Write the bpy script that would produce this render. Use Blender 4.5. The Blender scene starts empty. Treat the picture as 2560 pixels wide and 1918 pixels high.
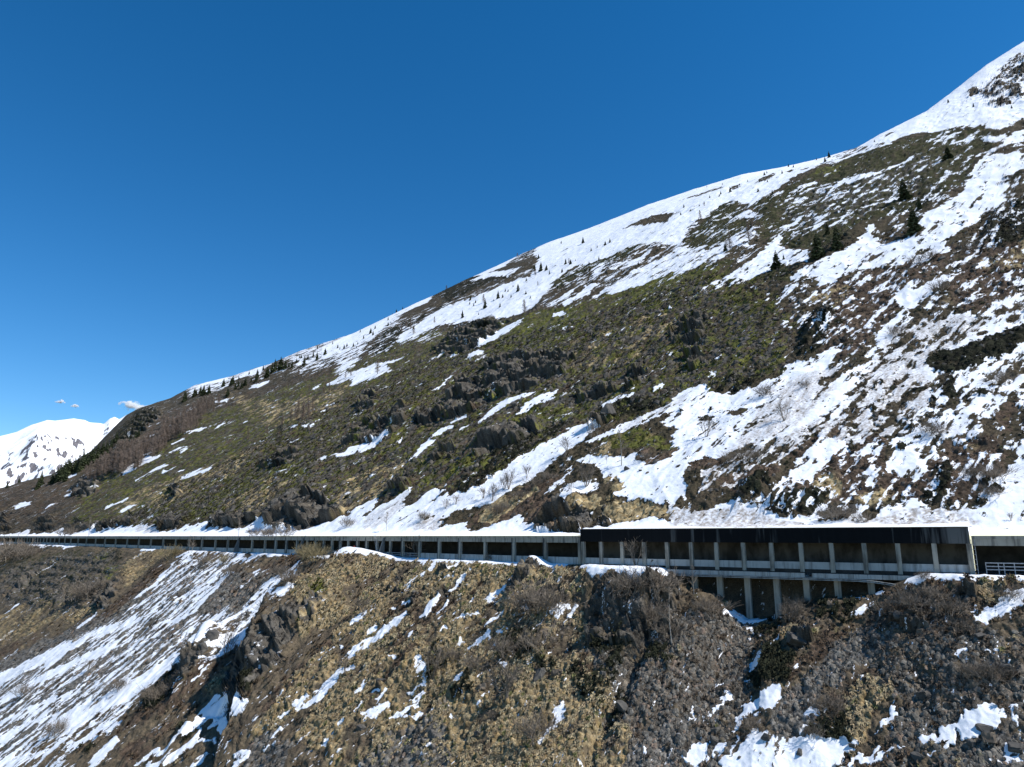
import bpy, bmesh, math, random
import numpy as np
from mathutils import Vector, Matrix

# ------------------------------------------------------------------ camera, sky, sun, exposure
PITCH = math.radians(12.13); FOC = 1775.0          # focal length in units of a 2560-wide picture
SC = bpy.context.scene
cam_d = bpy.data.cameras.new('camera'); cam = bpy.data.objects.new('camera', cam_d); SC.collection.objects.link(cam)
cam_d.sensor_fit = 'HORIZONTAL'; cam_d.sensor_width = 36.0; cam_d.lens = 36.0 * FOC / 2560
cam_d.clip_start = 0.5; cam_d.clip_end = 40000
cam.location = (0, 0, 0); cam.rotation_euler = (math.radians(90) + PITCH, 0, 0)
SC.camera = cam
SUN_AZ, SUN_EL = math.radians(108), math.radians(50)     # azimuth from +Y towards +X
W_ = bpy.data.worlds.new('World'); SC.world = W_; W_.use_nodes = True
_nt = W_.node_tree; _nt.nodes.clear()
_o = _nt.nodes.new('ShaderNodeOutputWorld'); _b = _nt.nodes.new('ShaderNodeBackground'); _s = _nt.nodes.new('ShaderNodeTexSky'); _h = _nt.nodes.new('ShaderNodeHueSaturation')
_s.sky_type = 'NISHITA'; _s.sun_disc = False; _s.sun_elevation = SUN_EL; _s.sun_rotation = SUN_AZ
_s.altitude = 2000; _s.air_density = 1.0; _s.dust_density = 0.0; _s.ozone_density = 3.0
_h.inputs['Saturation'].default_value = 1.34; _h.inputs['Value'].default_value = 0.93; _h.inputs['Hue'].default_value = 0.498
_nt.links.new(_s.outputs[0], _h.inputs['Color']); _nt.links.new(_h.outputs[0], _b.inputs[0]); _nt.links.new(_b.outputs[0], _o.inputs[0])
_b.inputs[1].default_value = 0.15
sun_d = bpy.data.lights.new('sun', 'SUN'); sun_d.energy = 5.0; sun_d.angle = math.radians(0.53); sun_d.color = (1, .965, .915)
sun = bpy.data.objects.new('sun', sun_d); SC.collection.objects.link(sun)
_dir = Vector((math.sin(SUN_AZ) * math.cos(SUN_EL), math.cos(SUN_AZ) * math.cos(SUN_EL), math.sin(SUN_EL)))
sun.rotation_euler = _dir.to_track_quat('Z', 'Y').to_euler(); sun.location = _dir * 300
SC.view_settings.view_transform = 'Standard'; SC.view_settings.look = 'None'; SC.view_settings.exposure = 0.15; SC.view_settings.gamma = 1.0
SC.cycles.max_bounces = 8; SC.cycles.volume_bounces = 5; SC.cycles.glossy_bounces = 2; SC.cycles.diffuse_bounces = 2; SC.cycles.use_adaptive_sampling = True

# ------------------------------------------------------------------ noise
_A = np.random.RandomState(7).rand(256) * 2 * np.pi
_GX, _GY = np.cos(_A).astype(np.float32), np.sin(_A).astype(np.float32)

def _hash(ix, iy, seed):
    with np.errstate(over='ignore'):
        h = ix.astype(np.uint32) * np.uint32(374761393) + iy.astype(np.uint32) * np.uint32(668265263) + np.uint32((seed * 2246822519) & 0xffffffff)
        h = (h ^ (h >> np.uint32(13))) * np.uint32(1274126177)
        h = h ^ (h >> np.uint32(16))
        h = h * np.uint32(2654435761)
    return h ^ (h >> np.uint32(15))

def noise(x, y, seed=0):
    """gradient noise, about -0.7..0.7"""
    x = np.asarray(x, np.float64); y = np.asarray(y, np.float64)
    fx = np.floor(x); fy = np.floor(y)
    ix = fx.astype(np.int64); iy = fy.astype(np.int64)
    tx = (x - fx).astype(np.float32); ty = (y - fy).astype(np.float32)
    ux = tx * tx * tx * (tx * (tx * 6 - 15) + 10); uy = ty * ty * ty * (ty * (ty * 6 - 15) + 10)
    def g(dx, dy):
        k = _hash(ix + dx, iy + dy, seed) & np.uint32(255)
        return _GX[k] * (tx - dx) + _GY[k] * (ty - dy)
    a = g(0, 0); b = g(1, 0); c = g(0, 1); d = g(1, 1)
    a = a + ux * (b - a); c = c + ux * (d - c)
    return a + uy * (c - a)

def fbm(x, y, o=4, seed=0, gain=0.5, lac=2.03):
    v = 0; a = 1.0
    for i in range(o):
        v = v + a * noise(x, y, seed + i * 17)
        x = x * lac + 11.3; y = y * lac - 7.7; a *= gain
    return v

def ridged(x, y, o=4, seed=0, gain=0.5):
    v = 0; a = 1.0
    for i in range(o):
        v = v + a * (1 - 2.6 * np.abs(noise(x, y, seed + i * 17)))
        x = x * 2.07 + 5.1; y = y * 2.07 + 3.9; a *= gain
    return v

def worley(x, y, seed=0):
    """distance to nearest cell point, and a random 0..1 of that cell"""
    fx = np.floor(x); fy = np.floor(y)
    best = np.full(np.shape(x), 9.0, np.float32); rid = np.zeros(np.shape(x), np.float32)
    for dx in (-1, 0, 1):
        for dy in (-1, 0, 1):
            h = _hash((fx + dx).astype(np.int64), (fy + dy).astype(np.int64), seed)
            px = fx + dx + (h & np.uint32(1023)) / 1023.0
            py = fy + dy + ((h >> np.uint32(10)) & np.uint32(1023)) / 1023.0
            d = ((px - x) ** 2 + (py - y) ** 2).astype(np.float32)
            m = d < best
            best = np.where(m, d, best); rid = np.where(m, ((h >> np.uint32(20)) & np.uint32(1023)) / 1023.0, rid)
    return np.sqrt(best), rid

def facets(x, y, seed=0, tilt=1.1):
    """broken blocky surface: every cell is a tilted plane at its own height (about -1..1)"""
    fx = np.floor(x); fy = np.floor(y)
    best = np.full(np.shape(x), 9.0, np.float32); out = np.zeros(np.shape(x), np.float32)
    for dx in (-1, 0, 1):
        for dy in (-1, 0, 1):
            h = _hash((fx + dx).astype(np.int64), (fy + dy).astype(np.int64), seed)
            ex = x - (fx + dx + (h & np.uint32(1023)) / 1023.0); ey = y - (fy + dy + ((h >> np.uint32(10)) & np.uint32(1023)) / 1023.0)
            d = (ex * ex + ey * ey).astype(np.float32); k = (h >> np.uint32(6)) & np.uint32(255)
            v = ((h >> np.uint32(20)) & np.uint32(1023)) / 1023.0 - .5 + tilt * (_GX[k] * ex + _GY[k] * ey)
            m = d < best
            best = np.where(m, d, best); out = np.where(m, v, out)
    return out

def sstep(a, b, x):
    t = np.clip((x - a) / (b - a), 0, 1)
    return t * t * (3 - 2 * t)

# ------------------------------------------------------------------ the road line (metres, camera at the origin, z = 0 at the gallery roof)
ROAD = [(-900, 1010), (-700, 850), (-440, 655), (-259, 470), (-151, 354), (-43.9, 248.5), (17.3, 184), (52, 158.5), (85.7, 136), (118, 116.5), (165, 90), (230, 55)]
def _road():
    P = np.array(ROAD, float)
    out = []
    n = len(P)
    for i in range(n - 1):
        p0, p1, p2, p3 = P[max(i - 1, 0)], P[i], P[i + 1], P[min(i + 2, n - 1)]
        L = np.hypot(*(p2 - p1)); m1 = (p2 - p0) * (L / (np.hypot(*(p2 - p1)) + np.hypot(*(p1 - p0)) + 1e-9)); m2 = (p3 - p1) * (L / (np.hypot(*(p3 - p2)) + L + 1e-9))
        k = int(L / 2) + 2
        t = np.linspace(0, 1, k, endpoint=False)[:, None]
        out.append((2 * t**3 - 3 * t**2 + 1) * p1 + (t**3 - 2 * t**2 + t) * m1 + (-2 * t**3 + 3 * t**2) * p2 + (t**3 - t**2) * m2)
    out.append(P[-1:])
    R = np.concatenate(out)
    d = np.concatenate([[0], np.cumsum(np.hypot(*np.diff(R, axis=0).T))])
    u = np.arange(0, d[-1], 2.0)
    return np.stack([np.interp(u, d, R[:, 0]), np.interp(u, d, R[:, 1])], 1), u
RP, RU = _road()
RT = np.gradient(RP, axis=0); RT /= np.hypot(RT[:, 0], RT[:, 1])[:, None]     # points right and towards the camera
RN = np.stack([-RT[:, 1], RT[:, 0]], 1)                                         # uphill, away from the camera
RAZ = np.arctan2(RP[:, 0], RP[:, 1])

def road_xy(u, s=0.0):
    u = np.asarray(u, float)
    x = np.interp(u, RU, RP[:, 0]); y = np.interp(u, RU, RP[:, 1])
    nx = np.interp(u, RU, RN[:, 0]); ny = np.interp(u, RU, RN[:, 1])
    return x + nx * s, y + ny * s

# a table of (u, s) over the map, so that any point knows its station along the road and its distance from it
GX0, GY0, GD = -1500.0, -60.0, 6.0
GNX, GNY = 400, 300
# away from the road the fall line follows a smoothed course, so that it does not converge uphill
def _smooth(P, sig=85):
    k = np.arange(-250, 251); w = np.exp(-.5 * (k / sig) ** 2); w /= w.sum()
    a = P[0] + (P[0] - P[5]) / 5 * np.arange(250, 0, -1)[:, None]; b = P[-1] + (P[-1] - P[-6]) / 5 * np.arange(1, 251)[:, None]
    Q = np.concatenate([a, P, b]); return np.stack([np.convolve(Q[:, i], w, 'valid') for i in (0, 1)], 1)
SP_ = _smooth(RP); ST_ = np.gradient(SP_, axis=0); SL_ = np.hypot(ST_[:, 0], ST_[:, 1]); ST_ = ST_ / SL_[:, None]; SN_ = np.stack([-ST_[:, 1], ST_[:, 0]], 1)
def _table():
    gx = GX0 + GD * np.arange(GNX); gy = GY0 + GD * np.arange(GNY)
    U = np.zeros((GNY, GNX), np.float64); S = np.zeros((GNY, GNX), np.float64)
    for j in range(GNY):
        dx = gx[:, None] - RP[None, :, 0]; dy = gy[j] - RP[None, :, 1]
        k = np.argmin(dx * dx + dy * dy, axis=1)
        ddx = gx - RP[k, 0]; ddy = gy[j] - RP[k, 1]
        U[j] = RU[k] + ddx * RT[k, 0] + ddy * RT[k, 1]
        S[j] = ddx * RN[k, 0] + ddy * RN[k, 1]
        dx = gx[:, None] - SP_[None, :, 0]; dy = gy[j] - SP_[None, :, 1]
        k = np.argmin(dx * dx + dy * dy, axis=1)
        ddx = gx - SP_[k, 0]; ddy = gy[j] - SP_[k, 1]
        w = sstep(25, 130, S[j])
        U[j] = U[j] * (1 - w) + w * (RU[k] + (ddx * ST_[k, 0] + ddy * ST_[k, 1]) * 2.0 / SL_[k])
        S[j] = S[j] * (1 - w) + w * (ddx * SN_[k, 0] + ddy * SN_[k, 1])
    return U, S
TU, TS = _table()
def us(x, y):
    fx = np.clip((x - GX0) / GD, 0, GNX - 1.001); fy = np.clip((y - GY0) / GD, 0, GNY - 1.001)
    ix = fx.astype(int); iy = fy.astype(int); tx = fx - ix; ty = fy - iy
    def bl(T): return (T[iy, ix] * (1 - tx) + T[iy, ix + 1] * tx) * (1 - ty) + (T[iy + 1, ix] * (1 - tx) + T[iy + 1, ix + 1] * tx) * ty
    return bl(TU), bl(TS)

# ------------------------------------------------------------------ sight lines of the ridges: image pixel pairs, turned into azimuth and elevation tangent
_SP, _CP = math.sin(PITCH), math.cos(PITCH)
def ray(px, py):
    """direction of the camera ray through a pixel of the image (2560 x 1918 units)"""
    cx = (np.asarray(px, float) - 1280) / FOC; cy = (959 - np.asarray(py, float)) / FOC
    return cx, _CP - cy * _SP, _SP + cy * _CP

RIDGE = [(-60, 1228), (0, 1213), (60, 1196), (127, 1180), (180, 1150), (231, 1118), (285, 1062), (318, 1030), (347, 1014), (390, 1000), (428, 988), (486, 957), (530, 946), (579, 934), (640, 914), (671, 905), (752, 871), (820, 848), (880, 829), (984, 779), (1040, 752), (1088, 731), (1157, 697), (1227, 666), (1307, 628), (1377, 598), (1440, 577), (1504, 553), (1620, 506), (1736, 467), (1852, 431), (1967, 410), (2060, 388), (2141, 364), (2199, 330), (2315, 272), (2384, 220), (2465, 156), (2560, 96), (2680, 20), (2800, -40)]
def _ridge():
    p = np.array(RIDGE, float); X, Y, Z = ray(p[:, 0], p[:, 1])
    return np.arctan2(X, Y), Z / np.hypot(X, Y)
RGA, RGE = _ridge()

_S = np.arange(-20, 2200, 0.5)
_SLU = 0.04 + 0.66 * sstep(4, 20, _S) + 0.05 * sstep(150, 400, _S)
_FU = np.cumsum(_SLU) * 0.5; _FU -= np.interp(0, _S, _FU)

def u_of_px(px):
    """road station on the bearing of an image pixel column"""
    a = math.atan2((px - 1280) / FOC, _CP + 0.2158 * _SP)
    k = np.argsort(RAZ); return float(np.interp(a, RAZ[k], RU[k]))
U_BLACK0, U_BLACK1 = u_of_px(1452), u_of_px(2424)
# ravine under the viaduct: (image pixel column, ground height at the outer edge of the gallery)
_RV = [(1600, -6.9), (1660, -7.2), (1700, -9.5), (1728, -12.0), (1790, -12.6), (1857, -17.4), (1930, -17.0), (2003, -13.6), (2080, -12.3), (2163, -11.5), (2244, -8.3), (2300, -6.95), (2700, -6.9)]
RVU = np.array([u_of_px(a) for a, b in _RV]); RVZ = np.array([b for a, b in _RV])

# ribs: (points [(x, y)], height, half width of the steep left side, width of the gentle right side)
def rib_field(x, y, ribs):
    h = np.zeros(np.shape(x))
    for pts, A, wl, wr in ribs:
        P = np.array(pts, float)
        lo = P.min(0) - wr * 2.2 - 5; hi = P.max(0) + wr * 2.2 + 5
        m = (x > lo[0]) & (x < hi[0]) & (y > lo[1]) & (y < hi[1])
        if not m.any(): continue
        xx = x[m]; yy = y[m]
        best = np.full(xx.shape, 1e9); c = np.zeros(xx.shape); e = np.zeros(xx.shape)
        cum = np.concatenate([[0], np.cumsum(np.hypot(*np.diff(P, axis=0).T))]); L = cum[-1]
        for i in range(len(P) - 1):
            d = P[i + 1] - P[i]; l = np.hypot(*d); d = d / l
            t = (xx - P[i, 0]) * d[0] + (yy - P[i, 1]) * d[1]
            tc = np.clip(t, 0, l)
            qx = xx - P[i, 0] - d[0] * tc; qy = yy - P[i, 1] - d[1] * tc
            dd = np.hypot(qx, qy)
            side = (xx - P[i, 0]) * d[1] - (yy - P[i, 1]) * d[0]     # + on the right of the line as it is walked
            b = dd < best
            best = np.where(b, dd, best); c = np.where(b, np.where(side < 0, -dd, dd), c); e = np.where(b, cum[i] + tc, e)
        # the line is walked downhill (towards the camera): its right hand is picture left
        prof = np.where(c > 0, 1 - sstep(0, wl, c), 1 - sstep(0, wr, -c))
        ends = 0.35 + 0.65 * sstep(-0.05 * L, 0.3 * L, e) * (1 - 0.6 * sstep(0.75 * L, L, e))
        h[m] = np.maximum(h[m], A * prof * ends)
    return h

def base_upper(x, y, uu=None):
    u, s = us(x, y) if uu is None else uu
    r = np.hypot(x, y); az = np.arctan2(x, y)
    roof = 0.12 + 1.62 * ((u > U_BLACK0) & (u < U_BLACK1)) * (1 - sstep(4, 18, s))
    z = roof + np.interp(s, _S, _FU)
    # broad ribs and runnels down the fall line
    g = sstep(6, 70, s)
    z = z + g * (5.0 * noise(u / 95, s / 420, 3) + 3.0 * noise(u / 38 + 0.15 * noise(u / 60, s / 60, 8), s / 190, 5))
    z = z + rib_field(x, y, RIBS_UP) * sstep(9, 24, s)
    # the crest
    E = z / r; Ec = np.interp(az, RGA, RGE)
    k = 0.012
    Es = -k * np.logaddexp(-E / k, -Ec / k)
    over = np.maximum(E - Ec - 0.012, 0)
    Es = Es - 4.0 * over ** 1.3
    return np.where(s > 30, Es * r, z + (Es * r - z) * sstep(10, 30, s))

_SLL = np.arange(0, 900, 0.5)
def shoulder(u):
    """width of the flat shoulder outside the gallery"""
    w = 2.6 + 2.2 * noise(u / 23, 0.5 + 0 * u, 21)
    w = w + 5.0 * sstep(U_A0, U_A0 + 8, u) * (1 - sstep(U_A1 - 3, U_A1, u)) + 3.2 * sstep(U_B0, U_B0 + 8, u)
    return np.maximum(w, 0.8)
def base_lower(x, y, uu=None):
    u, s = us(x, y) if uu is None else uu
    d = np.maximum(-s, 0)
    rv = np.interp(u, RVU, RVZ)
    drop = np.maximum(-6.95 - rv, 0)
    w = shoulder(u)
    steep = sstep(U_A0, U_A0 + 10, u) * (1 - sstep(U_A1 - 2, U_A1 + 3, u))
    dd = np.maximum(d - w, 0)
    z = -6.95 + 0.02 * np.minimum(d, w) - (0.70 + 0.08 * sstep(0, 40, dd)) * np.maximum(dd - 1.2, 0) - 0.42 * np.minimum(dd, 1.2)
    z = z - steep * 6.5 * sstep(0.5, 9, dd) * (1 - 0.8 * sstep(14, 55, dd))
    z = z - drop * (1 - 0.75 * sstep(4, 46, d)) * np.where(s > 0, 1 - 0.9 * sstep(0.5, 8.5, s), 1)
    g = sstep(4, 30, d)
    z = z + g * (3.2 * noise(u / 55, s / 260, 33) + 1.8 * noise(u / 21, s / 100, 35))
    z = z + rib_field(x, y, RIBS_LO) * np.where(s > -1.0, 0, 1)
    return z
U_A0, U_A1, U_B0 = u_of_px(1462), u_of_px(1692), u_of_px(2270)
SHOULDER_SNOW = [(u_of_px(a), u_of_px(b)) for a, b in ((0, 28), (86, 125), (152, 198), (372, 408), (640, 748), (790, 1435), (1465, 1688), (2262, 2432), (2444, 2800))]
RIBS_UP = [([(-114.7, 384.1), (-119.9, 370.9), (-113.1, 338.4)], 9, 5, 40), ([(8.6, 447.6), (-9.4, 433.1), (-15.1, 403.5)], 8, 8, 45), ([(-23.7, 444.1), (-34.1, 425.6), (-39.5, 395.7)], 7, 8, 40), ([(2.5, 325.2), (-9.7, 321.3), (-17.2, 303.7)], 7, 7, 45), ([(-68.1, 455.5), (-72.3, 422.9), (-72.9, 406.8)], 6, 7, 30), ([(-624.4, 1208.7), (-580.3, 1069.3), (-523.7, 929.3)], 8, 10, 50), ([(22.1, 218.0), (15.3, 217.1), (6.6, 213.2)], 5, 6, 22), ([(140.3, 298.7), (129.4, 288.1), (118.7, 274.4)], 4, 6, 25), ([(71.3, 177.9), (65.6, 175.8), (62.2, 174.3)], 3, 3, 16), ([(67.2, 189.4), (62.3, 186.8), (59.0, 183.4)], 2.5, 3, 12), ([(262.0, 335.2), (244.9, 328.2), (215.6, 301.2)], 5, 6, 25), ([(246.9, 573.2), (223.1, 571.4), (206.0, 563.7)], 4, 6, 40), ([(219.7, 386.3), (204.7, 388.7), (185.4, 379.3)], 3, 5, 30)]
RIBS_LO = [([(-70.9, 244.2), (-74.9, 238.5), (-76.2, 231.8), (-75.2, 221.7), (-73.7, 208.9)], 15, 7, 40), ([(-99.3, 253.0), (-103.2, 250.4), (-101.8, 241.1), (-101.3, 234.0)], 8, 5, 14), ([(6.0, 195.7), (3.2, 188.8), (-0.2, 183.5)], 2.4, 3.0, 7), ([(-201.8, 378.5), (-197.5, 364.7), (-192.1, 347.0)], 5, 4, 14), ([(-229.3, 397.6), (-236.7, 392.2), (-248.5, 392.5)], 4, 4, 12), ([(-329.5, 503.2), (-327.6, 489.4), (-327.3, 481.0)], 4, 4, 12), ([(-84.5, 206.6), (-88.8, 208.1), (-92.2, 207.7)], 4, 3, 14), ([(57.8, 142.2), (54.0, 143.6), (49.4, 145.1), (45.5, 137.1)], 3, 3, 10), ([(-21.1, 181.3), (-25.3, 179.4), (-30.6, 176.6)], 2.5, 3, 14), ([(-9.7, 168.2), (-11.5, 164.9), (-14.0, 163.0)], 2.5, 2, 12)]
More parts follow.
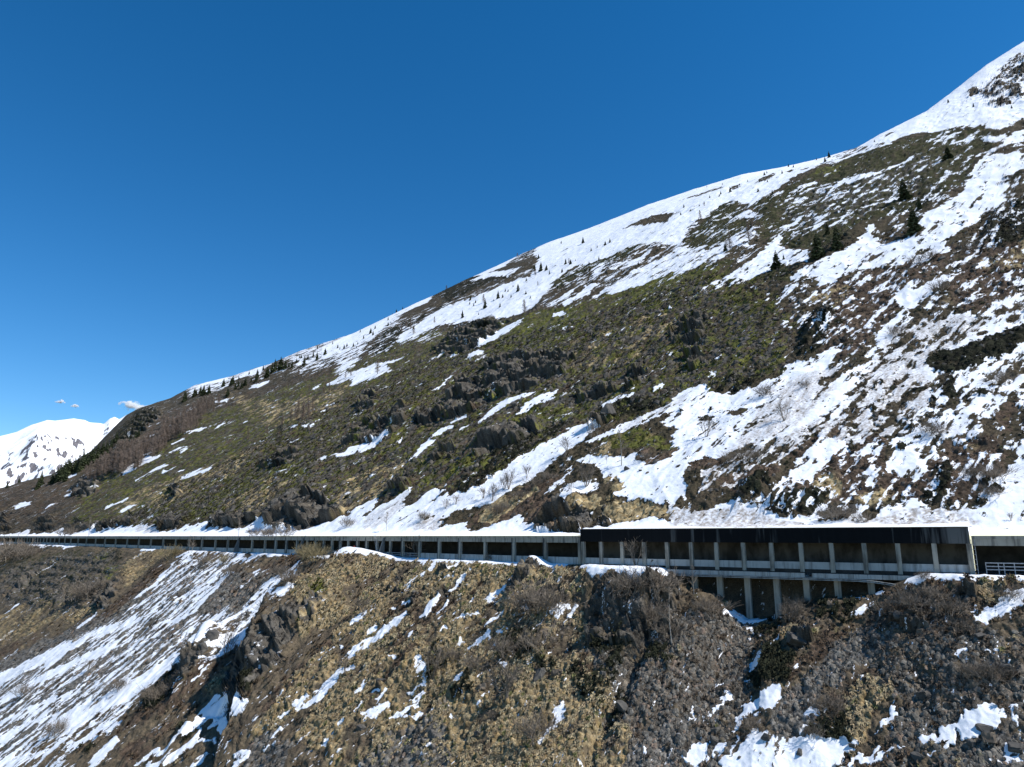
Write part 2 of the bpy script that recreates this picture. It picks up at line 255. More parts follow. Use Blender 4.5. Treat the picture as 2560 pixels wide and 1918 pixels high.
# ground cover traced in image pixels, projected onto the terrain: class -> (density, edge softness in m, [x, y, ...])
COVER = {'U':{'snow':[
(0.97,5.58,[364.2,682.4,397,699.7,430.3,701.5,472.2,715.7,561.3,785.4,676.4,868.8,769.3,933.2,851.9,996,584.6,690.5,468,558.4,388.3,468.1,375.8,469,354.7,462.7,366.8,521.3,356.3,566.7,336.1,574,341.7,617.7]),
(0.97,3.89,[243.2,1003.3,252.7,982.6,281.6,919.9,306,861,319.4,744.1,348.1,690.8,366.2,682.3,333.1,557.4,327.1,559.3,315.2,598.2,289.7,607.5,272.4,616.3,240.1,591.3,209.4,557.9,210.7,583.8,214.9,641.2,204.2,646.9,185.1,621.5,165.5,616.4,148.4,619.9]),
(0.95,5.63,[61,1207.9,99.9,1099.4,133.8,801.5,154.2,721.3,170.1,652.4,175.6,639.3,143.6,555.1,126.7,628.3,114.3,660.7,92.5,674,80.5,680.9,66.8,706,49.6,697.9,37.9,667,20.1,603.9,4.8,612.4,-11.2,639.8,-43.8,714.3,-84.9,775.6,-109.4,774.7,-128.4,783.3,-140.2,841.9,-116.9,852.3,-109.1,882.4,-82.4,898.2,-53,858.8,-28.6,842.2,-19,849,6.6,829.8,21.5,806,31.2,863.7,45.2,989.1]),
(0.9,3.67,[-65.6,1096.9,-40.1,1097.8,7.4,925.1,0.8,868.2,-31.7,998.4,-54.7,1037.3]),
(0.85,4.37,[-75.9,1219.2,-27.3,1212,30,1224.3,55.6,1214.1,36.4,1004.7,-9,1058.5,-56.2,1113.8]),
(0.9,4.95,[-210.1,1187.7,-170.5,1194,-138.5,1201.3,-130.9,1053.8,-162,1068.3,-175.5,1061.7]),
(0.75,8.89,[-280,1086.1,-262.1,1179.6,-210.2,1187.7,-166.6,1066.4,-176.2,1011.6,-189.4,997.2,-187.8,915.1,-218,921.4,-229.7,895.5]),
(0.6,9.11,[-229.7,895.5,-218,921.4,-187.8,915.1,-186.1,861,-176.4,779.2,-189,741.9]),
(0.8,4.07,[-182.2,747.5,-159.5,734.8,-129,711.8,-99.1,693.4,-106,687.6,-126.5,698.5,-107.8,636.8,-132.5,653.1,-156.3,668,-154.8,693.2]),
(0.55,10.42,[-647.3,1383.6,-509.7,1276.9,-415.6,1230.5,-352.3,1209.6,-269.7,1175.6,-196.1,1187,-157.9,960.6,-182.5,948.8,-191.2,900.8,-212.8,875.6,-257.3,899.2,-348,1072.7,-415.2,1230.7,-398.5,1107.3,-447,1123.2,-445,1063.3,-528.7,1145.7,-595.4,1267.2]),
(0.95,4.59,[-295.2,1090.2,-264,1176.9,-235.4,1189.2,-196,1187,-184.5,1015.1,-185.7,942.5,-217.8,955,-239.4,952.9,-261,951.4,-290.1,1048.3]),
(0.95,4.94,[-591.1,1298.9,-570.1,1327.9,-522.2,1284.8,-473.4,1145.4,-543.9,1237.1,-530.3,1178.8]),
(0.8,5.28,[-454.3,1132.8,-472.3,1222.6,-431.8,1203.6,-380.6,1054.6,-432.5,1121.1]),
(0.85,4.22,[-348.3,1103.9,-332.2,1085.1,-300.2,993.1,-308.2,989.6]),
(0.82,3.49,[-201.6,753.3,-184.3,762.1,-132.2,679,-117.1,653.7,-124.5,635.1,-150.1,675.1,-157.8,664.6,-159.1,686.5,-184.3,718.4]),
(0.85,2.04,[-222.9,763,-209.2,759.7,-211.6,748.3]),
(0.9,2.95,[-374.1,996.6,-333.4,967.2,-349.5,955.5]),
(0.8,3.04,[-411,978.1,-394.7,977.8,-387,949]),
(0.92,2.01,[218.7,396.1,202.2,375.6,185,364.7,173,362.3,161.4,360.2,147.6,356.9,159.1,329.2,173.7,338.2,190.1,333.6,198.6,337.8,195.5,356.7,204,373.3]),
(0.86,3.8,[318.6,394.7,315.2,397.5,308.7,428.1,289.8,406.3,262.2,380.3,245.3,370.1,230.9,366.7,220,352.1,204.4,336.5,187.9,328.6,184.3,305.7,201.5,314.1,220.9,324.6,241.6,335.5,242,324.7,282.5,369.5,291.4,369.6,296.3,368.9]),
(0.93,3.18,[343.2,442.9,359.9,450.2,363.3,445,339.8,420.4,326.2,422.3,313.3,426.8,306.3,430.8,328.3,431.6,343.9,469,345.4,460]),
(0.9,1.63,[233.1,482.6,253,503.7,265.4,484.2,303.7,486.7,305.9,490.6,271,495.4,261.8,524.3,235,489.1]),
(0.9,1.45,[185.6,456.5,194.5,456.2,215.3,466.9,216.6,470.7,197.2,464.8,189,466.8]),
(0.85,1.39,[220,424.8,233.8,421.2,245,413.8,246.5,416.6,236.1,425.8,221.5,428]),
(0.85,1.37,[186.8,440.2,197.2,425.5,213.5,420.6,214.5,423,199.1,430.1,188.1,443.4]),
(0.85,1.53,[234.3,481.3,246.1,463.8,247.6,466.6,236.4,486]),
(0.8,0.97,[255,447.6,259.2,436.4,260.5,438.5,256.6,450.4]),
(0.85,1.35,[190.9,420.8,197.6,419.7,199.9,425.5,193.8,428.6]),
(0.85,1.74,[240.1,551.4,253.3,545,254.8,548.4,242,556.1]),
(0.3,8.86,[187.3,461.7,220,487.2,254.5,510.9,277.5,495,304.8,488.6,309.1,461.1,314,438,278.8,395.9,256,385.1,235.2,375.9,219.5,397.4,205.6,403.5,192,411.1,177.1,435.4]),
(0.45,5.89,[350.4,545.1,364,526.8,339,467.5,319.5,445.1,328.7,478.3,319,491.1]),
(0.93,2.15,[184.1,454.3,166.8,433.7,145,412.1,125.5,407.1,136.5,384.8,148.2,388.2,155.9,377.7,163.6,364.8,173.6,389.7,169.5,406.3,171.1,423.9]),
(0.75,3.67,[137.4,565.5,139.4,552.3,147.5,512.1,143.1,493.7,151.4,485.9,164.7,497.1,181.5,493,175.7,475,162.1,446,154.4,457.6,144.7,448.8,132.1,450.2,110.5,458.9]),
(0.97,1.66,[195.9,568.7,200,544.4,193.6,529.6,188.1,537.6]),
(0.95,2,[40.8,552.6,52.9,563.6,63.4,586.7,71.4,563,64.5,550.8,56.2,545.1,43.2,543.1]),
(0.9,2.1,[29.3,566,41.1,582.5,55.8,593.6,51.8,580.7,36,567.3]),
(0.8,3.06,[66.6,527.1,76,540.6,89.7,545.4,123.7,551.8,142,535.9,123.4,468.5,102.3,484.9,87.2,496.9,71.5,509.7]),
(0.8,3.11,[67.6,599,79.1,644.5,86.4,653.1,86.7,622.7,77.5,598.5,69.3,589]),
(0.8,3.03,[86.1,608.3,104.8,592,125.5,589.2,106.9,566.7,89.7,577.5]),
(0.9,1.75,[109.7,603,117.8,607.1,131.2,614.6,117.6,599]),
(0.95,3.21,[63.5,273.6,68.9,277.4,74.2,275.8,78.3,262.8,81.3,254,97.3,254.2,105.3,261.7,112.2,255.4,124.2,262,125.8,262.1,119.1,251.1,109.2,244.1,115.5,234.5,130.1,246.5,132.3,252.3,147.6,264.4,151.5,265.5,162.1,288,168.3,281.4,188.2,285,178.3,275.9,163.7,268.3,153,262.8,144.7,254.7,132.4,241.5,118.3,229.6,105.2,217.1,93.4,207.4,84.6,202.9,79.7,202.2,70.5,202.3,68.5,207,61.7,203.5,58,206.6,51.3,205.9,46.8,206.3,53.7,234.2]),
(0.62,2.43,[143.1,257.1,151.4,253.2,159.8,249.9,168.5,240.5,176.8,232,154.7,205.6,135.7,182.5,123.9,174.9,115,173.9,109.2,177.2,101,187.3,89,189,82.9,194.3,93.4,207.4,114.9,225.5,128.8,241.7]),
(0.5,2.44,[70.5,202.3,81.5,204.2,93.4,207.4,91.4,197.9,80.9,194.8,70,189.9,56.4,187.8,48.5,189.8,54.3,200.3,63,203.2]),
(0.75,1.44,[101,185.1,110,184.5,102.4,170.8,93.9,166.3,91.7,175.2]),
(0.88,1.36,[124.8,168.9,110.7,159.3,102.1,152.1,99.8,150.1,105.6,146.3,114,156.2]),
(0.85,1.13,[75.2,189.9,82.2,191.9,89.7,194.7,88.2,186.7,77.9,179.5,71,176.7,63.9,175,59.9,177.1,58.4,178.4,67.8,180.8,73.7,185.7]),
(0.8,2.66,[152.7,342.2,159.5,345.8,179.5,351.7,199.2,348.3,210.5,321.3,203.2,305.8,187.6,310.7,182.7,315.2,172.2,326.8,158,327,148.9,324.6]),
(0.45,3.56,[127.3,409.7,139.9,381.5,116.5,394.1,101.5,390.8,115.5,406.3]),
(0.6,2.23,[195,267.3,204,264,184.8,241.4,172.5,242.9,183.6,249.3]),
(0.9,0.4,[171.4,242.2,178.1,244.7,173.7,241.4]),
(0.85,1.57,[126.8,329.7,135.5,333.2,144.8,337.6,144.8,346.7,135.7,337.4]),
(0.9,1.04,[119.7,304.7,121.9,305.6,120.6,296.3,117.8,297.8]),
(0.9,0.51,[112.5,345.4,115.1,345.7,112.6,341.1]),
(0.9,0.44,[88.9,297.8,91.1,299.1,89.9,294.4]),
(0.88,1.59,[144.6,228.3,158,227.9,167.9,230,176,230.9,169.1,222.9,159.2,222.5,148,221.8,141.6,223.9]),
(0.9,0.59,[79.3,280.1,82,278.3,81.3,284.5]),
(0.8,0.35,[92.6,265.2,93.6,256.9,92.8,261.1]),
(0.36,6.81,[129,352.8,148.6,351.2,171.3,356.2,189.4,365.5,208.4,374.8,230.7,388.4,251.7,398.1,267.5,395.1,284.2,393.5,299.7,390.5,317.6,390.7,279.3,346.7,247.9,310.7,226.3,286.1,206.4,263.4,187.8,241.8,171.5,222.8,156.2,204.8,142.4,188.3,130.9,174.6,121.7,163.7,114.2,154.9,107.9,147.6,101.5,140,97.5,142.6,93.5,145.2,83.3,138.1,79.1,140.5,75,143.6,70.6,146.6,66,149.6,61.3,152.8,56.5,156.9,51.8,161.9,46.8,167.4,42.3,177.1,50,186,57.1,191.1,64.9,197,73.7,204.3,83.8,213.8,98.7,230.1,115.8,248.5,118.1,272.7,123.2,308.4]),
(0.3,20.52,[-66.5,915.3,-27.9,882.8,8.4,869.2,43.6,852,77,827.5,107.5,795.3,135.1,737.6,160.4,693.1,183.7,656.3,208.8,635.1,230.3,609.6,236.7,557.3,259.5,550.1,274.5,528.7,285.5,503.7,248,470.6,214.4,439.2,186.3,414.4,161.6,392.6,147.9,405.5,132.9,417.8,117,431.1,102.5,455.2,87.5,489.4,68.6,516.3,48.7,541.8,26.6,564.2,2.7,609.3,-24.1,635,-53,684.5,-83.7,717.1,-115.2,739.6,-150.7,774.5,-189.3,811.2,-230.5,848,-296.3,937.4,-364.4,1011.8,-441.7,1093.2,-390.5,1073.9,-346.5,1073.3,-295,1046.7,-251.1,1043.9,-201.9,1014.3,-154.2,980.9,-110.1,956.7]),
(0.95,6.19,[15.1,1148.5,70,1196.3,154,1130.8,214.9,1035.8,265.5,949.8,298.2,883.8,310.8,785.3,253.4,644.3,227.7,679,197.2,709.6,163,789.6,111.5,823.8,79,848.2,44.3,864.8]),
(0.97,1.36,[-26.1,268.5,-17.4,268.4,-11.6,269.1,-5.8,272.6,6.5,281.5,19.4,287.4,24.3,291,32.7,290.4,35.3,275.7,25.9,268.7,19.9,261.6,11.6,257.4,1.9,257.7,-2,252.2,-7.9,248.7]),
(0.88,1.16,[25.7,266.9,35.7,265.5,45.1,267.6,54.4,268.4,68.4,272.6,64.6,258.5,57.9,257.5,46.3,258,37.1,258.9,31.3,259.4]),
(0.95,1.31,[22.5,251.7,27.6,247.8,34.6,235.9,41.1,230.9,38.9,224.8,45.5,218.5,54.2,219.6,46.5,191.2,42.6,194.5,39.7,201,34.3,208,29.5,215.4,28.2,231.4]),
(0.85,1.46,[51.8,251.3,63.8,255.2,56.9,229.8,54.8,244.5]),
(0.96,1.27,[22.4,251.3,25.2,245.7,29,233,29.9,218.3,33.1,211.6,30.2,208.2,35.5,202.2,40.4,194.3,43.3,190.5,48,196.5,52.9,214.7,40.8,229.4,32,240]),
(0.75,1.1,[13.3,215.1,16.9,230.4,20.4,230,27.4,225.1,26.6,215.5,22,216.6,16.1,214.8]),
(0.7,1.2,[10.4,233.2,16.3,243.5,21,248.2,17.3,236.4,13.4,232.1]),
(0.97,0.92,[-66.6,271.6,-74.8,303.7,-72.3,303.8,-66.9,308.4,-59,308.4,-56.4,300.6,-57.9,296.8,-51.5,296.4,-41.9,300.2,-41.1,293.3,-44.7,286.7,-38.2,284,-31.5,290,-25.9,280.3,-24.6,271.2,-21.1,270.8,-11.5,266.9,-3.4,273.5,5.2,280.8,9.2,255.4,-2,251.9,-7.5,251.9,-18.7,256.2,-25.2,254.6,-24.3,246.2,-21.3,248.4,-15.7,244.6,-15.1,236,-9.8,231.7,-4.8,230.2,1.9,227.9,5.7,220,7.4,208,13.2,200.9,18.4,183.6,18.4,183.6,10.9,190.9,2.7,198.8,-6.1,208.4,-15.9,219.2,-26.7,231,-38.7,243.9,-52,257.5,-66.6,271.5]),
(0.97,1.31,[-505,708.5,-506.2,709.3,-511.4,725.2,-470.1,704.5,-447.1,678.4,-426.5,659.2,-403.2,646.2,-389.6,631.2,-375.1,614.4,-343,586.2,-320.2,563.7,-300,544.6,-278,517,-254.3,498.4,-233.9,470.9,-222.1,453.6,-208.2,436.8,-191.9,425.2,-185.4,420.7,-176.8,414.9,-169.7,405.8,-164.3,394.3,-153.5,378.6,-143.7,370.2,-137.7,360.9,-129.2,358.4,-124.8,358.7,-125.2,365.9,-115.6,346.3,-111.5,334.7,-105.6,324.9,-99.5,320.8,-90.1,312.4,-85.4,312,-78.4,310.5,-68.8,306.2,-58.9,264,-73.4,278.3,-89.5,293.7,-107.5,311.3,-127.9,331.2,-151.7,355.1,-180.7,386.1,-216.3,425.1,-258.9,471.1,-310.4,525.7,-375.6,595.1,-442.4,658.3]),
(0.85,1.02,[37,169.3,42.2,191.5,44.3,189.8,48.9,184,56.1,183.5,60.3,174.3,65,167.3,69.3,162.2,74.9,159.8,77.6,164.1,77.3,161.7,78.7,158.2,88.4,157.9,92.8,153.9,97,150.1,99.6,150.7,108,156.8,115.6,160.2,117.1,159,107.8,148.1,94.6,131.5,90.1,133.7,85.8,136.5,85.1,137,81.1,139.3,77.3,142.3,73,144.6,68.7,147.5,64.1,150.4,59.3,154,54.1,157.5,48.7,161.6,43.1,165.5]),
(0.97,0.47,[62.8,151.8,67.6,161.6,77.2,156.8,85.6,153.4,90.2,150,94.9,147.3,101.9,142.4,93.6,131.3,89.9,133.9,86,136.4,85.7,136.6,81.4,139.2,77.2,142.4,72.4,144.9,67.8,148.5]),
(0.95,0.67,[28.1,175.5,33.2,191.2,36,190.3,38.6,187.1,42.2,182,38.9,168,28.1,175.5]),
(0.97,0.56,[19,197.5,21.7,198.5,25.6,195.9,30.7,195.1,33.4,191.5,36.6,190.5,39.2,187.2,40,183.7,44,179.1,40.9,166.8,33.5,171.5,25.8,177.4,18.6,194.1]),
(0.75,1.34,[57.2,176.5,64,175.3,73.3,182.2,77.1,181.3,72.7,177,66.4,173.5,61.4,173,58.7,175.1]),
(0.8,0.91,[79.2,157.9,82.8,160.5,88.6,161.6,91.6,159.4,87.6,156.6,82.7,157.2]),
(0.8,0.58,[83.2,170.2,86.7,172.2,89,171.4,85.2,169.6]),
(0.8,1.13,[90.6,173.4,94.9,175.2,101.3,171.6,97.5,166.4,93,166.1]),
(0.85,1.07,[99.9,151.1,108,156.8,114.8,159.2,115.9,158.4,108.4,149.6,101.3,141.2,96.1,146.2]),
(0.93,1.7,[-363.5,692.7,-339.4,699.2,-344.3,707.3,-370.8,704.3]),
(0.93,1.62,[-335.2,674.1,-318.5,668.7,-321.8,674.7,-338.9,680.3]),
(0.93,1.55,[-305.9,646.4,-294.2,644.7,-296.7,648.9,-309.4,652.2]),
(0.93,1.89,[-411.1,760.4,-397.8,765.5,-382.1,765.1,-396.6,790.7,-418.5,799,-423.9,779.4]),
(0.93,1.82,[-426.6,816.7,-407.5,800.1,-414.3,812.5,-436.3,833.9]),
(0.93,1.44,[-274.8,597.9,-262.6,596.8,-271.2,613.7,-288.1,623.1]),
(0.93,1.4,[-262.3,593.3,-240.7,574.5,-249,592.5,-270.3,609]),
(0.93,1.98,[-383.6,839.9,-347.3,806.4,-359.4,832.6,-393.7,859.6]),
(0.93,1.87,[-328.8,788.4,-324.7,798.2,-329.5,807.5,-335.5,801]),
(0.93,1.96,[-386.2,809,-380.1,814,-385.3,823.5,-392.6,820.4]),
(0.93,1.82,[-364.9,760.6,-349.9,751.1,-355.2,761.4,-369.5,768.7]),
(0.93,1.25,[-335.3,718.8,-340.5,737.2,-350,754.4,-343,731.1]),
(0.93,2.15,[-564.8,815.9,-550.2,812.1,-542,814.4,-552.9,828.8,-567.9,835,-576.1,829.9]),
(0.93,1.99,[-482.4,775,-476.5,777.9,-483.9,788.3,-492.4,788.8]),
(0.93,1.58,[-357.9,639.4,-338.3,630,-346,642.7,-365.8,651.4]),
(0.93,1.48,[-322.8,595.1,-315,603,-320.3,611.7,-330,606.2]),
(0.93,1.21,[-251.8,496.1,-246.2,499,-249.7,504.8,-256.5,503.8]),
(0.93,1.25,[-167.3,558.9,-155.6,548,-157.2,553.2,-170.7,569.4]),
(0.93,1.31,[-180.8,574.9,-175.7,574.5,-179.1,583.4,-186.2,589.5]),
(0.93,1.2,[-167,529.6,-157.5,528.3,-159.1,532.3,-168.9,533.9]),
(0.93,1,[-149.2,443.1,-137.8,437.1,-139,440.1,-151.2,447.9]),
(0.93,0.79,[-142,427,-140.4,428.7,-142,432,-144.1,431.3]),
(0.93,0.86,[-214.8,596.4,-201.3,576.2,-204.4,584.4,-219.4,608]),
(0.93,2.29,[-412.6,980.8,-389.3,965.5,-395.4,979.2,-417.1,989.4]),
(0.93,2.23,[-361.6,972.8,-335,960.9,-339.1,970.7,-370.9,995.2]),
(0.93,0.92,[-113.4,420.2,-95.1,404.6,-96,407.9,-115.2,425.7]),
(0.93,2.88,[-556.3,1197.5,-530.9,1192.7,-545,1222.3,-575.9,1237]),
(0.93,2.09,[-546.6,878.3,-530.6,873.2,-535.5,880.2,-554.7,889.8]),
(0.93,0.88,[-277.7,734.5,-273.5,731.8,-276.1,738,-281.2,742.8]),
(0.93,1.14,[-158.6,588.8,-152.5,585.3,-154.1,590.2,-160.8,595.5]),
(0.93,0.86,[-260.8,753.9,-254.7,748,-256.8,753.7,-263.6,760.9]),
(0.93,1.64,[-495.7,763.8,-491.6,766.9,-495.4,771.9,-500.8,770.4]),
(0.93,0.53,[-290.7,590.3,-286.6,586.9,-288.8,591,-294.1,596.6]),
(0.93,0.55,[-299.2,574.2,-292.1,567.7,-294.3,571.6,-302.2,579.7]),
(0.93,0.72,[-268,526.7,-269.3,534.1,-272.1,538.6,-271.3,531.7]),
(0.93,0.84,[-161,611.4,-150.7,597.7,-151.6,600.9,-163.7,621.1]),
(0.97,1.23,[-1.9,323.3,7.8,335.6,13.5,327.6,22.5,340.1,21.5,347.9,15.9,347.1,9.6,345.7,4.1,342.6]),
(0.95,0.76,[-15.5,340.9,-6.8,350,1.6,351.6,13.1,351.7,13,353.9,0.6,361.6,-8.6,361.6,-17,347.8]),
(0.95,0.57,[16.4,349.9,18.9,352.9,18.5,354.5,15.9,352]),
(0.95,0.66,[38.1,299.7,43.4,298,51.2,296.8,51.5,300.1,43.7,303.4,38.2,303.5]),
(0.95,0.79,[-39,358.2,-35.2,360,-30.4,360.4,-31.4,365.5,-37.2,368.1,-40.7,364.2]),
(0.95,0.76,[-41.1,359.3,-44.3,353,-49.7,336.4,-48.8,334,-41.9,345.2,-38.9,351.7]),
(0.95,0.8,[-31,366.5,-24.1,365.7,-24.6,368.9,-31.7,370.2]),
(0.95,0.76,[-27.4,348.1,-21.3,348.3,-21.8,351.3,-28.1,352.1]),
(0.95,1.2,[-27.1,535.9,-15.6,537.8,-2.3,549.9,8.1,555.9,7.2,574.4,-4.5,583.7,-19.2,575.3,-29.2,554.4]),
(0.95,1.12,[-31.7,511.3,-24.8,513.8,-21.6,514.8,-22.4,521.9,-26.6,528.1,-33.3,522.3]),
(0.95,1.04,[-49.7,465.3,-44.6,477.4,-39.7,480.3,-40.3,483.2,-45.8,482.2,-50.7,468.6]),
(0.95,1.11,[-69.1,503,-63.7,504.2,-65.2,512,-71,512.4]),
(0.95,1.23,[-49.8,562.7,-43.6,563.4,-44.6,570.3,-51.4,572.9]),
(0.95,1.14,[32.9,526.4,41.4,518.4,41.6,526.4,33,535.8]),
(0.95,1.02,[33.9,466.3,37,465.3,37.1,471.9,34,474.6]),
(0.95,0.65,[41,460.3,42.7,462.7,42.6,466.7,40.8,465.6]),
(0.95,0.48,[89.8,392.3,91.7,396.7,91.4,398.8,89.4,395]),
(0.95,0.65,[58.4,290.4,66.2,293.9,66.4,296.3,58.6,293.7]),
(0.95,0.57,[-61.8,380.4,-60.6,384.9,-61.4,386.5,-62.9,382.9]),
(0.95,0.72,[-51.5,462.1,-48,467.3,-48.5,469.3,-52.2,464.7]),
(0.95,0.42,[-58.6,390,-56.9,389.8,-57.2,391.2,-59.1,391.7]),
(0.95,0.49,[-53,320.6,-51.7,325.2,-52.4,326.8,-53.9,322.7]),
(0.95,0.37,[-10,273.5,-7.5,271,-7.5,272.2,-10,275]),
(0.95,0.54,[-75.3,482,-73.5,480.4,-74.5,485.6,-76.7,488.8]),
(0.95,0.44,[-17.7,455,-15.9,449.7,-16.2,455.9,-18.1,466.5]),
(0.95,0.5,[7.1,334.7,10.8,334.1,10.8,335.3,7,335.9]),
(0.95,0.45,[-124.1,534.4,-112.9,506,-113.8,510.8,-125.1,539.7]),
(0.95,0.4,[-1.3,378.4,0.4,378.7,0.3,379.8,-1.5,379.8]),
(0.95,1.19,[6.6,554.5,-7.2,546.5,-6.8,541.7,7.1,549.2]),
(0.95,1.53,[-134.8,688.3,-125.6,695.6,-127.3,701.4,-137.3,695.8]),
(0.97,1.2,[-101.8,412.4,-93.8,416.3,-86.7,417.1,-76.4,410.6,-66.3,401.5,-70.5,393.7,-82.7,394.9,-92.5,403.4,-100.2,406])],
'dirty':[
(0.8,3.64,[144.1,255.6,159.8,249.9,165.9,234.5,148.4,227.5,131.9,220.6,119.7,199,102.4,186.1,89.4,189.8,86.1,196.2,97.6,207.6,111.3,221.8,127.4,239.3]),
(0.75,2.7,[88.6,235.5,98.4,245.6,114.4,243,104.2,223.1,92,213.5,81.2,205.7,68.2,202.3,61.7,203.5,75.4,221.7]),
(0.9,2.44,[70.5,202.3,81.5,204.2,93.4,207.4,91.4,197.9,80.9,194.8,70,189.9,56.4,187.8,48.5,189.8,54.3,200.3,63,203.2]),
(0.5,1.56,[38.7,265.2,54.4,268.4,68.4,272.6,66,263.6,49.9,261.4,40.7,259.7]),
(0.6,1.7,[-62.2,288.2,-59.3,291.9,-47.5,292.2,-42.2,298.5,-41.5,289.8,-48,277.9,-56.6,279.3]),
(0.85,1.48,[-37.8,262.2,-28.3,262.6,-25.3,256,-24.3,246.2,-28.9,249]),
(0.8,2.12,[-247.8,476.8,-253.4,494.7,-237.2,475.5,-207,430.7]),
(0.5,3.66,[-491.9,698.1,-508.9,721.7,-470.1,704.5,-438.3,668.6,-459.3,672]),
(0.95,1.53,[39.4,180.2,42.5,192.8,48.9,184,57.2,178.6,60.4,170.6,66,162.8,74.9,159.8,81.1,157.5,88.4,157.9,95.6,152.8,94.8,147.1,89.4,148.8,84.3,151.2,78.9,153.6,74.5,158.3,69.5,162.7,56.4,155.9,50.4,160.3,44.5,166.9])],
'snowoff':[
(0.6,4.53,[-15.2,1046.9,20.4,1224.5,50.1,1220.6,30.5,1000.2,2.7,993.9]),
(0.9,0.78,[-63,296.9,-57.4,297.6,-59.7,293.5]),
(0.9,0.46,[-45.4,281.9,-39.7,289.9,-40.8,285.3]),
(0.9,0.73,[-32.6,278.4,-24.5,275.9,-27.2,273.5]),
(0.6,0.74,[-34.3,265.3,-28.5,263.9,-31.5,261.2]),
(0.5,9.09,[478.2,630.9,563.9,720.1,618.3,756.8,579,692.8,490.5,591.2,426.8,534,414.8,547.2,465.3,631.4]),
(0.7,4.31,[473.9,661.3,491.2,672.3,457.1,614.4,449.8,624.3]),
(0.8,4.83,[524,666.6,561.5,679,504.4,612.9,514.7,646.9]),
(0.7,3.37,[447.8,569.6,460.3,573.8,433.2,529.9,425.9,529.6]),
(0.7,3.6,[419.7,557,432.3,559.9,415.4,522.1,412.2,535.1]),
(0.7,1.82,[358.1,463.9,386,481,379.2,472.9,358.8,457.5]),
(0.85,3.14,[255.1,679,270.4,696,282.2,699.5,267.1,667,253.2,657.2]),
(0.85,3.21,[228.3,694.1,240.5,714.2,250.9,708.9,239.9,693]),
(0.8,2.67,[280.8,668,288.2,673.5,292.2,667.5,279.7,650.4]),
(0.7,3.48,[210,819.6,239.2,783.7,239.1,725.7,222.9,755.2]),
(0.8,2,[357.8,620.5,378.4,638.8,368,618.9]),
(0.45,4.95,[283.2,643.6,294.4,617,361.3,684,328.9,569.5,320.9,608.6,289.7,607.5]),
(0.85,1.33,[131.5,220,139.4,224.7,149.6,223.9,157.8,224.1,168.9,225,171.1,224.6,164.4,216.6,152.9,211.3,146.8,210.6,138.5,208.8,131.7,209.6,131.5,216.9]),
(0.85,1.01,[124.5,204.9,130.3,204.8,123.9,193.8,121.6,195,121.9,199.5]),
(0.85,0.86,[117.2,205.5,121.4,209.1,123,207,119.1,203.2]),
(0.85,0.98,[124,177,129.8,182.7,132.9,183.9,125.2,173.8,117.8,169.7]),
(0.7,1.29,[106.8,234.6,115.6,238.8,115.2,232.8,107.4,229.3,99,222.9,92.4,215.5]),
(0.8,0.71,[71.1,235.4,74.7,236.3,78.4,231.3,75.5,229.2]),
(0.9,0.66,[72.3,217.4,76.5,220.7,76.2,217,72.7,215.8]),
(0.9,0.35,[108.5,215.6,109.7,216.9,110.2,216.2,109.2,214.8]),
(0.9,0.38,[114.8,217.2,116.2,218.6,116.7,217.7,115.5,216.2]),
(0.9,0.35,[113,215,114,216,114.4,215.4,113.5,214.3]),
(0.9,0.37,[116.2,214,117.6,215.3,118.1,214.4,116.9,213]),
(0.9,0.35,[118.1,212.2,119.1,213.2,119.5,212.5,118.5,211.4]),
(0.9,0.35,[116,198.4,117.1,199.3,117.5,198.6,116.5,197.5]),
(0.9,0.45,[117.5,196.7,119.2,198.1,119.8,197,118.3,195.4]),
(0.9,0.35,[109.5,208,110.3,208.8,110.7,208.3,110,207.5]),
(0.9,0.35,[114.1,210.8,114.9,211.6,115.2,211.1,114.5,210.2]),
(0.9,0.35,[123.3,190.5,124.3,191.4,124.7,190.8,123.7,189.8]),
(0.9,0.35,[101,179.8,102.2,180.8,102.8,180,101.8,178.9]),
(0.9,0.59,[96.6,178.6,98.9,180.6,100.2,179.1,98.1,176.9]),
(0.9,0.6,[87.6,187.1,89.9,189.4,91.4,187.9,89.4,185.4]),
(0.9,0.57,[68.1,246.8,69.5,249.1,70.6,247.5,69.3,245]),
(0.9,0.44,[68.3,218.6,69.5,220.2,70.1,218.7,69.1,216.8]),
(0.9,0.72,[64.9,240.5,67.3,244.2,69,241.7,66.9,237.5]),
(0.9,0.53,[61.6,254,62.9,256.2,63.8,254.5,62.8,252]),
(0.9,0.67,[127,190.6,130.3,193.3,131.4,191.6,128.5,188.7]),
(0.9,0.55,[102.8,200,104.7,201.9,105.6,200.8,104,198.7]),
(0.9,0.35,[105.5,187.1,106.4,187.9,106.8,187.3,106,186.4]),
(0.9,0.35,[109.4,202.9,110.2,203.6,110.5,203.2,109.8,202.4]),
(0.9,0.35,[101.3,185.2,102.2,186,102.6,185.4,101.8,184.6]),
(0.9,0.35,[94.8,200.5,95.8,201.5,96.4,200.9,95.5,199.8]),
(0.8,1.23,[51.8,207.8,56.3,210.2,61.1,201.8,54.5,201.1]),
(0.8,1.01,[55.6,193.3,59.8,194,59.6,189.9,56.3,190.2]),
(0.9,1.41,[59.9,182.3,61.9,186.4,66.7,189.2,71.2,187.6,70,181.2,63.6,178.4]),
(0.9,0.79,[29.6,226.3,32.7,217.3,33,210.7,30.6,210.6,28.7,216.9]),
(0.8,1.32,[38.9,227.6,42.9,227.2,47.2,223.7,51.2,223.6,48.4,218,43.5,218.1])],
'green':[
